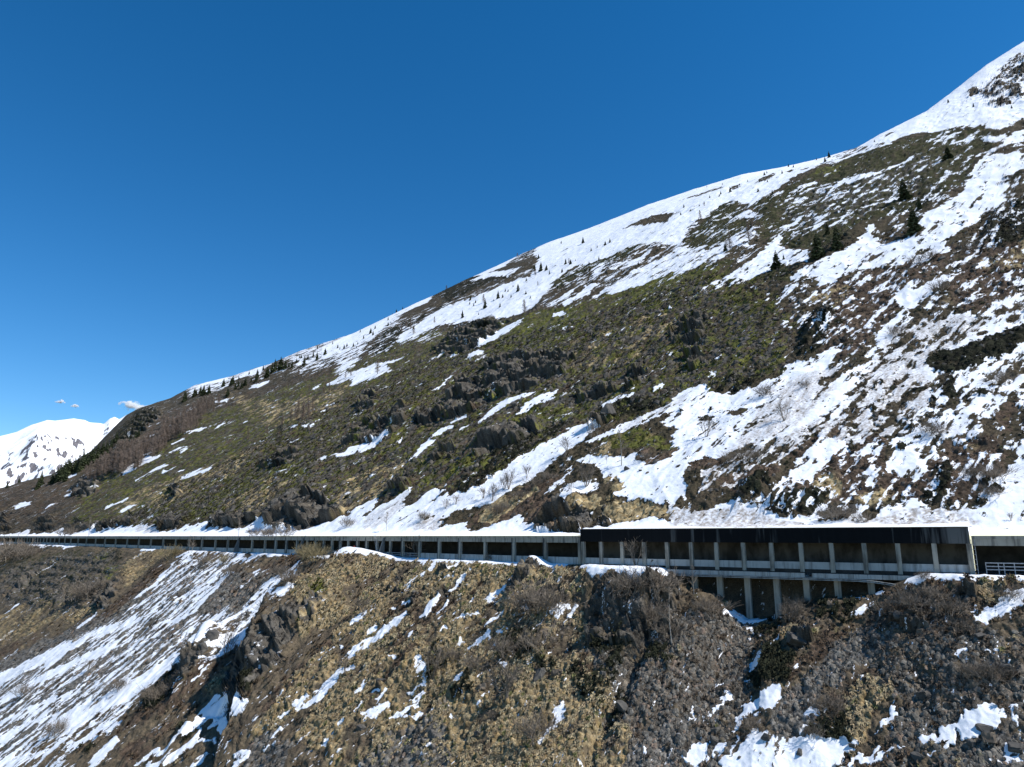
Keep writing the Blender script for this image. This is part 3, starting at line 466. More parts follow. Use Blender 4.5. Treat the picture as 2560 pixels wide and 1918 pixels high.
(0.5,10.77,[-402.1,657.4,-477.6,797.4,-459.8,816.9,-444.9,845.1,-432.8,889.4,-415.2,930.2,-366.6,909.7,-319.3,888.2,-267.3,847,-221.2,814.7,-184.2,808.4,-148.1,805.3,-110.6,792.8,-69.5,735.4,-32.1,649.8,-2.5,612.3,23.4,564.7,47.2,542.1,68.6,516.3,91,507.9,112.7,498.8,131.8,482.9,135.5,422.6,141.1,383.5,129.9,330.9,124,297.4,102.7,258.1,91.6,261.8,79.7,263.6,65.3,263.1,51.4,264.7,39.4,273.4,26.9,283.9,15,281.3,3.4,277.3,-7.7,274,-18.6,271.9,-31.7,284.8,-45.7,296.1,-61.3,311,-77.6,323.7,-93.6,331.4,-110.7,341,-141.4,379.7,-172.2,410,-209.8,448.7,-252.5,490.2,-322,571.6]),
(0.8,5.16,[-14.3,536.9,8.5,575.2,20.5,576.8,49,524.5,53.1,457.6,41,441.8,19.8,426.5,-10.9,495.5]),
(0.75,2.28,[-4,321.9,10.5,326.3,17.1,326.1,28.4,313.7,29.2,300.7,15.9,303.5,0.3,316.6]),
(0.8,2.75,[-85,493.7,-70,474,-68.3,437,-79.6,468.9]),
(0.8,2.95,[-70.5,522.8,-63.6,523.5,-48.1,487,-59.6,491.6]),
(0.8,2.53,[-31.7,473.1,-14.8,446.4,-18.8,424,-26.9,430.1]),
(0.85,1.44,[31.3,259.4,43.4,258,49.2,244.6,53.1,229.2,52.3,223.8,41.8,234.8,33.1,247.4]),
(0.7,4,[96.6,514.5,118.2,460.8,99.9,393.5,82.7,396.2,74.3,456.1]),
(0.85,3.54,[54.6,819.3,77.9,861.2,69.7,813.8,56.1,786.5]),
(0.7,6.21,[-325.3,611,-322,623.6,-272.7,575.9,-228.7,507.3,-241.4,501.2,-270.5,526.7]),
(0.75,4.03,[-213.8,465.5,-206.1,480.9,-191.4,494.5,-151.6,469.4,-115.5,414.5,-115.9,387.3,-135.5,396.8,-165.4,408.5,-186.6,427.2]),
(0.5,5.57,[266.3,583.7,289.7,607.5,295.4,575.3,275.3,550.7]),
(0.4,3.23,[209.9,519.8,227.4,518.8,217.8,498.1]),
(0.7,1.79,[136.1,301.9,142,307.8,138.9,289.9,133.1,284]),
(0.5,3.28,[72.9,300.2,82,335,92.9,376,105,357.9,120.2,348.2,126.8,335.6,120.2,301.7,110.9,277.3,100.2,270.4,80.5,260.3,74.4,270.2])],
'rock':[
(0.32,14.3,[-523.4,741.5,-827.5,1155.1,-756.8,1114.4,-683.3,1065.1,-672.5,1114.3,-740.1,1309.5,-710.6,1348.2,-645.9,1321.6,-537.5,1194.1,-472.3,1162.5,-405.8,1120.2,-339.9,1069.1,-279.3,1021.5,-242,1034.8,-201.4,1037.7,-160.1,1039.5,-119,1047.8,-76.2,1047.1,-22.3,1044,31.9,1044.2,32.8,692,34,530.9,53.7,511.3,71.8,490.5,88.7,472.1,102.4,446,117,431.1,121.1,378,122.3,331.4,124,297.4,102.7,258.1,91.6,261.8,79.7,263.6,69.2,265.6,59,269.7,48.4,273.4,37.8,278.4,26.9,283.9,16,284.3,5,282.5,-5.7,280.5,-16.2,279.6,-27,282.8,-37.9,285.7,-54.2,299.9,-72.4,316.2,-91.1,329,-110.7,341,-141.4,379.7,-172.2,410,-209.8,448.7,-252.5,490.2,-312.2,554.7,-382.7,626.9,-454,689.9]),
(0.7,11.77,[-514.7,913.4,-551,1015.3,-662,1235.1,-586.1,1159.1,-524.1,1053.1,-497.8,961.6]),
(0.7,5.31,[-534.8,748.6,-591.4,823.7,-560,804,-509.1,738.6,-504.2,721.5]),
(0.75,3.62,[-443.8,680.7,-479.5,735,-460.6,722.5,-413.4,653.7]),
(0.8,3.96,[-394.4,638.6,-414.1,673.4,-356.8,617.2,-282.2,538.3,-268.4,511,-330.4,573.1]),
(0.8,2.93,[-230.5,466.3,-230.1,480.8,-204.7,452.4,-191.7,422.9]),
(0.8,1.71,[-165.8,397.9,-163.9,405,-131.5,372.8,-127,373.2,-125,357.3,-142.4,368.7]),
(0.8,5.24,[-488.8,791.6,-512.5,838.7,-453.5,787.1,-428.2,745.2,-440.4,735.3]),
(0.85,2.24,[-257.8,540.4,-289.2,609.5,-269.6,587.1,-240.8,521.4]),
(0.7,3.82,[-179.2,501.1,-177.6,520.4,-155.3,506.6,-136.4,459.1,-147.9,452.6]),
(0.97,1.25,[-112.2,334.6,-115.2,344.4,-111.9,348,-107.3,354.4,-96.8,350.2,-81.1,328.4,-72.5,311.3,-79.7,310.5,-88.3,310.7,-104.6,324]),
(0.85,2.8,[-15.5,438.7,-12.8,482.6,10.3,435.9,19.8,426.5,36.8,381.2,28.5,365.4,18.4,362.7,6.9,362.5,-3,370,-14.8,393.7]),
(0.85,2.81,[-37.3,382.7,-38.1,407,-30.8,430.4,-17.8,423.4,-15.5,389.9,-8.1,375.2,-27.7,368]),
(0.8,2.96,[-70.8,399.4,-80.1,466,-67.6,439.2,-63.1,406,-66,397.1]),
(0.85,2.21,[-17.3,294.8,-15.4,306.8,-6.6,309.7,2.4,315.4,14,306.7,10.1,295.4,-6.3,294.4]),
(0.75,3.91,[-120.4,528.9,-127.1,572.9,-108.6,562.7,-99.2,515.8,-111.1,508.2]),
(0.75,2.9,[-56.5,398.1,-57.5,430.1,-39.6,403.7,-38.1,381.4,-46.6,389.3]),
(0.75,3.13,[-102.5,421.8,-103.7,466.8,-81.5,451.8,-73.2,407.3,-90.1,416]),
(0.8,1.88,[28.8,317.4,33.1,330.6,40.7,331.3,45.4,332.3,48.3,312.8,38.9,312]),
(0.85,1.86,[51.7,307.8,56.8,327.5,63.4,330.2,62.1,317,55.3,304.7]),
(0.8,2.1,[84,364,93.1,368.3,83.7,333.8,80.7,344.2]),
(0.9,1.01,[30.7,278.8,33.7,287.7,41.4,287.2,41.7,276.8,35.8,274.9]),
(0.8,1.85,[-34.9,318.1,-33.1,327.3,-25.3,320.6,-25.7,309.6]),
(0.75,1.82,[-52.6,309.4,-51.7,319.5,-43.7,312.6,-42.8,298]),
(0.75,5.23,[-74,628.2,-65.3,717.3,-13.9,628.9,-3.6,604.7,-17.7,566.5,-30.7,546.2,-51.8,574]),
(0.35,7.46,[218.2,539.2,241.5,534.8,263.2,527.7,277.1,505.1,296.2,494.7,313,482.3,258.2,402.5,239.2,404.8,219.4,405.8,197.4,411.8,179.2,428.2]),
(0.7,2.04,[85.6,342.3,96.4,369.3,99.6,356.7,85,303.1,76.2,297.1]),
(0.6,1.79,[127.5,286.4,135.3,288.2,131.8,278.9,125.1,276.2]),
(0.9,1.06,[5.5,220.8,9.5,214.5,12.8,214.4,17.5,209.3,22.7,206.7,21.2,201.8,18.9,196.6,8.2,206.4]),
(0.7,1.15,[21.8,199.5,24.2,204.3,30.1,196.6,25.8,196.9])],
'brown':[
(0.35,14.13,[-538.9,762.5,-561.4,826.3,-605.8,929.7,-581.6,940.8,-543,928.8,-507.8,922,-492.6,953.5,-468.5,971.4,-441.2,985.8,-399.1,981,-347.6,950.3,-299.9,924.3,-248.6,878.5,-202.8,840.5,-160.9,807.1,-121.4,772.9,-85.4,744.5,-52,721.7,-18.9,638.6,7.6,589.7,30.1,542.2,50.1,510,67.2,476.4,80.8,439.4,93.6,412.7,107.2,397,109.5,348.9,108.6,304.2,110.2,275.5,98.9,276,87.2,275.1,75.7,274.4,64.7,275.2,53.6,275.4,40.3,279.1,26.9,283.9,15,281.3,3.4,277.3,-7.7,274,-18.6,271.9,-30.2,281.9,-42.2,289.9,-55.2,300,-69.1,310.8,-83.6,321,-100.3,331,-124.6,360.7,-149.1,384.2,-178.1,413.9,-213.2,451,-252.5,490.2,-315.4,560.2,-389.4,637.3,-463.7,703.9]),
(0.6,12.31,[-570.6,796.3,-801.2,1107.8,-648.7,996.3,-474.3,784.1,-448.8,725,-497,747.2]),
(0.85,4.82,[166.3,254.7,184.7,281.1,206.7,300.3,214,291.5,225.5,288.9,203,262.8,175.7,243.3,167,243.4]),
(0.85,4.95,[139.5,305.7,147.5,329.9,157,325.1,173.9,326.9,181.5,313.3,190,320.5,207,311,190.9,293.7,169.3,282.8,153.3,270.5,141.4,259.4,128.8,250.4,117.4,243.3,114.2,254.4]),
(0.6,2.81,[121.1,315.9,134.6,324.2,125.1,299.9,110.4,273.3,115.4,294]),
(0.9,0.98,[124,177,129.8,182.7,132.9,183.9,125.2,173.8,117.8,169.7]),
(0.9,1.99,[75.1,191.8,80.3,197.3,92.7,200.5,91.4,193.5,100.6,186.6,92.7,177,93.1,166.2,102.4,170.8,108.8,176.6,116.6,170.7,115.9,166.7,108.5,158,100.6,152.1,96,155.3,91.2,158.8,86.2,162.4,80.9,166,75.1,169.3,68.5,171.4,63.2,177.6,76.5,181.9]),
(0.85,1.82,[51.6,210.6,56.6,211.3,61.8,201.1,57.1,200.6,52.2,202.5,46.2,200.4,47.5,205.5]),
(0.8,1.45,[55.3,193.6,62.6,193.3,65.9,195.1,70.9,187.8,64.3,180,58,180.7]),
(0.8,2.46,[-15.4,239.6,-12.7,247.9,-5.2,249.1,4.1,251.3,11.2,250.7,15.7,250.9,12.9,231.5,12.8,214.4,5,221.4,-4.8,230.2]),
(0.8,1.32,[39.1,228.8,43.7,230.8,47.2,223.7,51.9,224.3,48.4,218,43.5,218.1]),
(0.6,1.82,[-31.4,289.2,-21.9,280.7,-23.7,273.6,-26.6,272.9]),
(0.6,1.51,[-73.6,309.2,-65.8,312.1,-64.2,302.2])],
'olive':[
(0.9,3.8,[47.6,693.7,65.9,696.9,96.9,682.2,132.2,654.7,133,629.3,108.9,614,82.8,637.7,61.4,651.3,45.6,644.2,36.1,663.4]),
(0.8,5.76,[132.7,546.9,185.1,621.5,213.6,656,217,616.7,192,555.5,188.4,538.5,183.7,495.5,176,481.9,148,493.9]),
(0.72,7.06,[207.1,562.5,229.7,566,285.8,599.5,315.2,598.2,328.9,569.5,347.8,553.8,365.5,538.4,360.5,495.3,343.3,441.7,325.6,435.3,311.4,436.1,278.8,395.9,235.4,374.8,217.6,395.8,192.8,380.3,177.3,381.5,171.1,423.9,166.8,433.7,173.5,466.7]),
(0.7,2.91,[127.9,399.8,148.2,402.5,154.8,373.1,147,347.9,140.2,377.7]),
(0.7,3.33,[110.5,458.9,132,443,149.5,438.2,143.2,429.3,117.8,430.8])],
'tan':[
(0.55,4.32,[-173.7,417.8,-167.9,435.9,-152.2,443.1,-115.9,387.3,-126.3,382.1,-131.3,374.3]),
(0.45,6.15,[-353.5,633.4,-338.1,653.2,-294.4,633.6,-244.3,594,-199.8,575.2,-198.6,511.9,-215.9,510.2,-235.7,514.6,-256.3,520.2]),
(0.5,3.96,[-82.1,342.3,-71.2,360.2,-46.4,340.4,-52.3,300.7,-77.6,324.6]),
(0.3,5.53,[29.1,419.2,57.2,412.2,74.1,399.6,90.6,390.3,89.3,354.5,71.5,347.7,54.6,341.3,32.8,358.4]),
(0.4,4.5,[196.1,286.2,209.7,286.3,224.4,287.6,205.1,265.3,195.5,272.1]),
(0.5,3.5,[140.2,316.3,148.4,331.7,156.1,323.3,155,309.9,145.3,295.7,140.3,304.5]),
(0.6,1.37,[71.8,176.8,77.5,178.7,83.5,174.9,80,171.3,75.2,169.6,74.8,173.2]),
(0.35,1.7,[79.3,167.3,90,166.1,90.7,161.4,80.5,162.8]),
(0.75,1.73,[-12.3,240.1,-8.1,252.6,0.2,256.5,5.7,250.5,9.6,238.1,0.2,235.9,-4.8,231.4]),
(0.8,1.54,[12.8,214.4,18.9,214.1,25.5,214.5,26.8,206.7,22.8,207.4,14.9,211.4]),
(0.85,1.44,[25.4,200.1,27.2,206.4,31.6,205.5,37.2,199.5,42.5,188.9,40.6,186.5,35.5,191.5,31.8,194]),
(0.6,0.95,[29.6,226.3,32.7,217.3,33,210.7,30.6,210.6,28.7,216.9]),
(0.6,0.56,[28.8,211,30.3,209,29.2,207.3,27.7,210]),
(0.5,1.83,[26.7,249.1,28.6,255.6,34,253.4,34.7,236.5]),
(0.5,3.42,[-76.2,309.1,-86.8,354.4,-71.6,362.5,-58.9,348.3,-58.5,319.1,-67.1,309.3]),
(0.4,10.46,[-420.6,1023.3,-334.1,903.3,-248.6,756.2,-206.3,722.7,-164.3,679.5,-137.8,573,-178.6,606,-229.1,657.3])],
'dark':[
(0.6,13.64,[-532.8,912.3,-595.3,1045.3,-649.4,1193.3,-735.3,1386.5,-575.9,1134.5,-522.9,1037.6,-501,952.4,-497.4,897.6]),
(0.7,9.33,[-170.7,833.9,-177.6,947.2,-113.8,919.3,-84.4,919.8,-138.6,1201.3,-90.5,1227.5,-24,1066.4,7.4,925.1,0.8,863.1,-47.2,937.4,-84.4,919.8,-125.5,884.3,-134.9,811.1,-133.8,737.3]),
(0.8,6.41,[4,1218.5,58.9,1166,50.2,1044,20.8,1056.1]),
(0.6,4.61,[-68.4,750.3,-39.8,702.4,-14.2,638.9,-2.3,624.2,-27.9,619.3]),
(0.55,2.05,[-22.6,275,-12.2,283.4,0.2,283.4,12.9,285.4,20,294.5,6.5,283,-8.1,270.9]),
(0.6,2.53,[-15.9,292.3,-6.3,294.4,6.9,298.1,25.7,299.1,16.3,289.1,2.1,279.3,-8.2,274.6]),
(0.6,2.92,[33.8,298.9,44.6,299.1,57.6,283.2,66.8,281.1,55.3,269.5,42.9,272.3]),
(0.7,3.28,[212.4,298.8,230.4,315.2,259.1,331.4,259.7,328.3,222.5,285.4,210.4,290.6]),
(0.7,4.02,[273,375.5,286.8,386.8,297.5,376.8,287.5,365,271.3,361.6]),
(0.6,3.43,[241.9,409.2,253.8,402.1,263.6,395.8,250.1,379.5,237.3,376.2]),
(0.55,3.03,[111.2,272.2,123.1,292.5,136.2,305,134.6,286.8,133,269,117.5,261.1,111,263.1]),
(0.5,2.39,[76.8,273.9,85.6,275.7,99.3,259,88.3,257,81.6,254.7,77.9,263.3]),
(0.9,1.71,[131.3,220.4,140.2,225.8,150.4,225,158.6,225.1,169.3,225.5,171.1,224.6,164.4,216.6,152.5,210.8,146.4,210.1,138.1,208.3,131.3,209.1,131.5,216.9]),
(0.9,1.18,[124.5,204.9,130.3,204.8,123.9,193.8,121.6,195,121.9,199.5]),
(0.85,0.86,[117.2,205.5,121.4,209.1,123,207,119.1,203.2]),
(0.9,0.35,[108.5,215.6,109.7,216.9,110.2,216.2,109.2,214.8]),
(0.9,0.38,[114.8,217.2,116.2,218.6,116.7,217.7,115.5,216.2]),
(0.9,0.35,[113,215,114,216,114.4,215.4,113.5,214.3]),
(0.9,0.37,[116.2,214,117.6,215.3,118.1,214.4,116.9,213]),
(0.9,0.35,[118.1,212.2,119.1,213.2,119.5,212.5,118.5,211.4]),
(0.9,0.35,[116,198.4,117.1,199.3,117.5,198.6,116.5,197.5]),
(0.9,0.45,[117.5,196.7,119.2,198.1,119.8,197,118.3,195.4]),
(0.9,0.35,[109.5,208,110.3,208.8,110.7,208.3,110,207.5]),
(0.9,0.35,[114.1,210.8,114.9,211.6,115.2,211.1,114.5,210.2]),
(0.9,0.35,[123.3,190.5,124.3,191.4,124.7,190.8,123.7,189.8]),
(0.9,0.35,[101,179.8,102.2,180.8,102.8,180,101.8,178.9]),
(0.9,0.59,[96.6,178.6,98.9,180.6,100.2,179.1,98.1,176.9]),
(0.9,0.6,[87.6,187.1,89.9,189.4,91.4,187.9,89.4,185.4]),
(0.9,0.57,[68.1,246.8,69.5,249.1,70.6,247.5,69.3,245]),
(0.9,0.44,[68.3,218.6,69.5,220.2,70.1,218.7,69.1,216.8]),
(0.9,0.72,[64.9,240.5,67.3,244.2,69,241.7,66.9,237.5]),
(0.9,0.53,[61.6,254,62.9,256.2,63.8,254.5,62.8,252]),
(0.9,0.67,[127,190.6,130.3,193.3,131.4,191.6,128.5,188.7]),
(0.9,0.55,[102.8,200,104.7,201.9,105.6,200.8,104,198.7]),
(0.9,0.35,[105.5,187.1,106.4,187.9,106.8,187.3,106,186.4]),
(0.9,0.35,[109.4,202.9,110.2,203.6,110.5,203.2,109.8,202.4]),
(0.9,0.35,[101.3,185.2,102.2,186,102.6,185.4,101.8,184.6]),
(0.9,0.35,[94.8,200.5,95.8,201.5,96.4,200.9,95.5,199.8]),
(0.8,1.07,[61.7,172.8,64.6,173.1,69.6,173.7,75.5,173.2,75,169.1,71.3,166.4,65,167.3]),
(0.75,1.11,[58.7,182.4,61.6,185.6,65.9,186.8,66.9,182.4,63.7,178.7,60.5,179.7]),
(0.6,1.35,[93.2,162.3,103,168.3,102.1,164.2,95.5,156.6,91.5,157]),
(0.6,0.89,[99.1,152.8,103.7,156.5,106.7,155.7,102,152]),
(0.5,2.19,[4.7,253.6,11.4,253.8,16,255.8,14.2,244.8,8.2,242.6]),
(0.7,1.98,[-21.6,277.1,-18.3,280.9,-8.2,274.4,-11.6,268.8,-19.9,270.3])],
'rockstrata':[
(0.55,9.07,[431.4,619.5,485.2,657.4,588.4,740.3,622.8,749.9,416.8,510.9,406.1,536.2])],
'rockbrown':[
(0.55,1.2,[10,207.1,12.2,212.2,15.7,210.2,17.1,205,14.1,201.4])],
'larch':[
(0.55,13.79,[-513.7,860.4,-528,923.3,-516.1,935.9,-530.8,1014.8,-528.9,1080.6,-465.7,1049.4,-421.1,975.4,-403.5,876.9,-410.9,819.4,-441.7,812.6,-478.5,829])],
},
'L':{'snow':[
(0.5,3.38,[-235.3,340.6,-212.1,327,-200.7,327.7,-178.6,318.5,-160.4,319.7,-160.1,331.4,-164.7,352.8,-156.5,352.3,-139.1,342.1,-124.8,327.9,-114,307.5,-117.1,301.5,-116.2,285.4,-124.7,279.3,-107.5,272.2,-90.3,261.4,-71.8,223.1,-87.4,248.6,-89.8,239.8,-93.5,233.8,-109.7,246.5,-112.2,243.8,-119,241.5,-114,233.9,-120.1,234.4,-119.9,228.5,-124.7,229.3,-129.3,226.3,-123.7,217.4,-143,230.5,-162.5,241.9,-180.7,266.5,-203,296.7]),
(0.93,1.31,[-216,317.2,-200.3,311.3,-186.5,308,-173.5,307.1,-159.2,303,-144,299.8,-145.8,302.5,-164.5,310.5,-180.6,316.7,-197.6,322.6,-215.5,331.1,-231.2,335.6]),
(0.93,1.24,[-196.7,290.5,-187,290,-177.7,290.3,-159.6,288.2,-149,286.9,-152.1,291.2,-165.9,296.6,-184.7,298.6,-195,299.5,-205.2,300.3]),
(0.93,1.02,[-145.6,242.9,-131.6,242.7,-119.4,244.1,-110,245.5,-99.9,237.6,-98.4,251.4,-104,262.9,-112.5,262.1,-117.5,256.1,-127,254.3,-140.5,253.6,-156.7,255.9]),
(0.93,1.01,[-160.5,241,-140.7,234.7,-134.7,236.5,-139.1,241.5,-145.8,240.7,-167.7,249.7]),
(0.93,1.12,[-176.1,262.4,-163.7,260,-150.5,256.1,-154.1,261,-168.1,265.4,-180.7,267.4]),
(0.93,1.16,[-185.6,275,-168.6,272.3,-154.1,269.9,-156.9,273.6,-171.7,275.9,-189.5,279.4]),
(0.93,1.34,[-164.2,323.9,-159.1,330.6,-161.1,346.4,-163.7,349.9,-163.4,336.6,-167,327.6]),
(0.93,1.36,[-160.5,349.2,-145,341.8,-137.4,340.4,-138.2,341.3,-151.3,354.6,-163.5,354.3]),
(0.93,1.16,[-134.8,287.7,-127.3,283.3,-123.1,290.3,-121.1,302.1,-123.1,315.2,-125.1,317.9,-124,306,-126.1,294.7,-130.3,288,-136.5,290.4]),
(0.93,1.12,[-126,278.2,-118.5,279.2,-115.6,285.5,-114,299.8,-117.1,304.6,-120.5,293.7,-122.7,285.9,-129,283]),
(0.93,1.01,[-92.5,259.9,-76.6,231.8,-71.9,234.6,-77.9,271.1,-80.1,275.3,-85.5,273.6,-90.8,269.5,-94.6,263.3]),
(0.93,0.87,[-80.7,236.5,-70.8,223.6,-68,229.3,-69.5,231.7,-74.5,230,-89.7,258]),
(0.93,0.99,[-97.5,251.2,-90.9,258.1,-92.6,261.4,-100,256]),
(0.93,0.99,[-127.5,330.3,-119.5,316.4,-114.5,306.5,-112,304.9,-116.5,315.8,-122.2,325.5]),
(0.93,0.96,[-110.9,303.7,-107.4,304,-109,307.3,-113,307.7]),
(0.93,0.86,[-100.4,285.8,-97,285.9,-98.5,288.8,-102.4,289.5]),
(0.93,0.93,[-96.4,237.1,-91.7,237.9,-86.9,236.9,-74.3,214.9,-86.9,246.6,-91.7,244.5,-94.7,243.1,-97.9,239.1]),
(0.93,0.52,[-97.5,232.9,-92,232.6,-92.5,233.6,-98.2,234.5]),
(0.93,0.88,[-91.4,233,-86.7,237.3,-88,239.3,-92.7,234.4]),
(0.93,0.39,[-143.5,305.5,-137.5,300.8,-138.3,302.3,-144.8,308]),
(0.93,0.95,[-134.4,231.8,-123.7,228.4,-117.6,229.6,-119.7,232.3,-128.2,234.4,-139.2,237.6]),
(0.93,1.89,[-293.2,429.6,-289.2,430,-287.9,434.6,-291.1,438.6,-294,435.9,-296.9,434.2]),
(0.93,1.39,[-191.6,330.9,-189.5,332.8,-188.4,335.1,-190.5,338,-193.2,338,-194.1,334.2]),
(0.93,0.57,[-103.9,281.1,-98.3,283.2,-92.5,281.4,-93,282.4,-99.1,284.6,-104.5,281.9]),
(0.93,0.7,[-116.3,264.9,-110.3,270.1,-111.1,271.1,-117.4,266.2]),
(0.97,0.63,[-87.3,213.7,-86.6,216.9,-85.1,219.4,-76.4,205.8,-77,204.8,-67.9,195,-67.8,192.9,-69.9,192.6,-78,201.8,-82.7,204.2,-84.2,203.2]),
(0.95,0.63,[-92.8,197.7,-86.8,198.5,-80.6,199.8,-69.6,192.2,-70.2,193,-82.6,202.2,-88.9,200.4,-95.5,200.9]),
(0.95,0.42,[-79.6,190.2,-75.8,192.7,-69.6,186.4,-70.4,187.3,-77.5,194.8,-80.8,191.6]),
(0.95,0.39,[-97.3,203.9,-93.3,203.6,-94,204.4,-98.3,205.2]),
(0.95,0.36,[-95.2,227.1,-92.4,229.7,-92.9,230.2,-95.9,227.6]),
(0.95,0.71,[-114.7,211.1,-113.2,214.4,-113.3,220.9,-116.4,224.4,-118.5,220.1,-118.1,214.5]),
(0.95,0.35,[-105,233.2,-98.4,226.7,-98.7,227.1,-106.4,235.8]),
(0.95,0.56,[-52.6,184.6,-47.6,184.2,-43.4,186.4,-41.2,189,-42.7,191.5,-45.5,189.7,-50,188.1,-54.8,188.1]),
(0.95,0.37,[-56.3,184.8,-53.2,186.3,-53.6,186.9,-56.9,185.5]),
(0.95,0.55,[-56.4,179.5,-53,180.6,-53.9,182,-57.6,181.2]),
(0.95,0.47,[-40.2,166.1,-38.5,168,-39.2,168.8,-41.2,167.2]),
(0.95,0.45,[-49.9,197.1,-46.4,200.4,-46.9,201.2,-50.5,198]),
(0.95,0.47,[-63.4,177.8,-60.5,178.2,-61.3,179.2,-64.5,179.2]),
(0.95,0.35,[-109.6,313,-85.2,289.3,-85.3,289.4,-109.8,313.1]),
(0.95,0.7,[-68.1,266.8,-57.1,251,-57.9,253.7,-70.4,275.1]),
(0.95,1.53,[-399.7,609.7,-366.2,577.4,-376.8,593.8,-406.3,619.4]),
(0.95,1.66,[-342.2,552.8,-307.8,516.9,-317.8,533.5,-352.9,569.7]),
(0.95,0.35,[-206.7,414.5,-190,396.2,-190.1,396.4,-206.9,414.7]),
(0.95,0.92,[-481,680.1,-454.5,660.6,-457.8,665.1,-486.2,687]),
(0.95,0.35,[-64.7,199.5,-63.8,200,-64.3,200.7,-65.4,200.4]),
(0.95,0.35,[-56.8,183.4,-55.2,182.2,-55.3,182.7,-56.8,184]),
(0.95,0.35,[-38.3,169.2,-36.7,169.3,-37,169.8,-38.7,169.9]),
(0.95,0.35,[-58,189.6,-59.4,191.2,-59.6,191.1,-58.3,189.4]),
(0.95,0.35,[-56.1,178,-54.7,177.9,-55,178.4,-56.5,178.7]),
(0.95,0.73,[-60.7,251,-47,244.3,-37.9,242.8,-37.9,242.8,-48.9,253.4,-62.8,259.3]),
(0.95,0.62,[-36.6,241.2,-24.3,228.1,-13.4,210.1,0.1,197.1,13.8,187.7,13.9,187.7,0.2,201.3,-13.7,216.5,-24.3,228,-36.6,241.2]),
(0.95,0.52,[18.3,183.6,23.2,179.3,28.5,165.5,36.8,169.3,36.8,169.3,30,173.8,23.3,179.2,18.3,183.6]),
(0.95,0.65,[-27.8,220,-25.3,222.2,-26,224.1,-28.7,222.6]),
(0.95,0.63,[-25.8,212.2,-21.7,216.6,-17.7,220.5,-18,220.9,-23,221.4,-26.7,214.3]),
(0.95,0.61,[-17.3,206.3,-14.7,209.7,-15.8,213,-18.8,209.6]),
(0.95,0.59,[-19.7,204.6,-16.3,204.1,-16.7,205.6,-20.3,206.7]),
(0.95,0.58,[-16.4,197.2,-13.1,199.3,-11.2,201.5,-11.8,202.7,-14,201.5,-17,198.7]),
(0.95,0.35,[-13.1,198.8,-11,199.1,-11.2,199.8,-13.4,199.7]),
(0.95,0.54,[-6.9,186,-3.1,183,-1.1,185.5,0.8,190.1,-0,192,-2.6,189.1,-4.4,187.2,-7.1,188.8]),
(0.95,0.57,[-4.6,197.1,0.3,195.9,0.1,197.2,-4.8,198.6]),
(0.95,0.57,[-23.5,191.8,-20,195.3,-19,196.7,-19.7,198.5,-21.4,198.4,-24.6,193.8]),
(0.95,0.44,[-19.3,190.5,-16.8,194.3,-17.2,195.2,-19.9,191.5]),
(0.95,0.4,[-30,203.6,-26.5,202,-26.8,203.1,-30.4,205]),
(0.95,0.58,[-41.6,193.5,-36.1,195.2,-30.9,194.7,-26.8,197.5,-27.9,199.9,-32.6,198.7,-38.2,199.6,-43.1,195.9]),
(0.95,0.59,[-38.2,200.1,-35.8,201.5,-36.8,203.4,-39.4,202.5]),
(0.95,0.62,[-43.8,207.1,-39.4,210,-38.4,210.2,-39.1,212.5,-41,213.8,-44.9,209.3]),
(0.95,0.53,[-30.1,182.8,-26.4,178.9,-27.4,183.5,-30.9,184.6]),
(0.95,0.5,[-22.4,175.2,-21.5,172.8,-20.2,170.3,-18.8,170.1,-19.2,172.9,-21.2,175.4]),
(0.95,0.35,[-23.4,169.7,-18.8,170.4,-19.2,171,-23.9,170.5]),
(0.95,0.49,[-20.9,165.8,-18.6,167.6,-19.8,169,-22.5,167.8]),
(0.95,0.48,[-24.7,164.1,-20,165.2,-20.8,166.5,-25.8,165.8]),
(0.95,0.49,[-32.4,167.6,-28.9,166.9,-26.1,167.5,-27,169,-30.3,169.5,-33.4,169.4]),
(0.95,0.35,[-31.6,172.7,-29.3,173,-29.7,173.7,-32.2,173.6]),
(0.95,0.37,[-29.3,170.3,-27.2,171.9,-27.8,172.5,-30,171.1]),
(0.95,0.53,[-36.2,176.7,-34.3,179.1,-35,180.2,-37.2,178.1]),
(0.95,0.37,[-35.1,170.2,-33,171.1,-33.5,171.8,-35.8,171.2]),
(0.95,0.35,[-23.9,163.5,-19.8,162.2,-14.9,159.2,-15,159.7,-20.1,163.3,-24.2,164.3]),
(0.95,0.53,[-14.5,182.7,-11.2,182.5,-8,182.6,-8.3,183.7,-11.7,184.4,-15,184.2]),
(0.95,0.51,[-6.4,176.6,-4.8,178.4,-2.5,178.3,-2.8,179.1,-5.5,179.8,-7,177.5]),
(0.95,0.5,[-10.4,173.5,-7.6,173.2,-4.1,172.4,-5.1,175.1,-8.2,174.7,-10.8,174.6]),
(0.95,0.37,[-12.7,174.8,-11.5,176.6,-12,177.3,-13.4,175.6]),
(0.95,0.35,[-4,169.7,-3.3,170.3,-3.6,170.8,-4.3,170.4]),
(0.95,0.48,[-12.5,162.7,-10.3,165,-10.8,165.8,-13.3,164.2]),
(0.95,0.39,[2.2,176.9,4.3,175.3,4.3,178.7,3.6,179.2,3.5,177.1,2.2,178]),
(0.95,0.35,[-0.7,175.7,3.2,174.8,3,175.3,-0.9,176.4]),
(0.95,0.49,[9.6,167.2,11,167.9,13.2,168.7,12.9,170,10,170.8,8.5,169.5]),
(0.95,0.4,[13.3,166.5,14.7,167.5,14.1,168.4,12.4,167.6]),
(0.95,0.42,[8.2,143.2,9.3,144.6,9.7,146,9,147.1,8,146.5,6.8,145.4]),
(0.95,0.35,[-2.6,162.3,-1.4,161.5,-1.3,162.3,-2.5,163.4]),
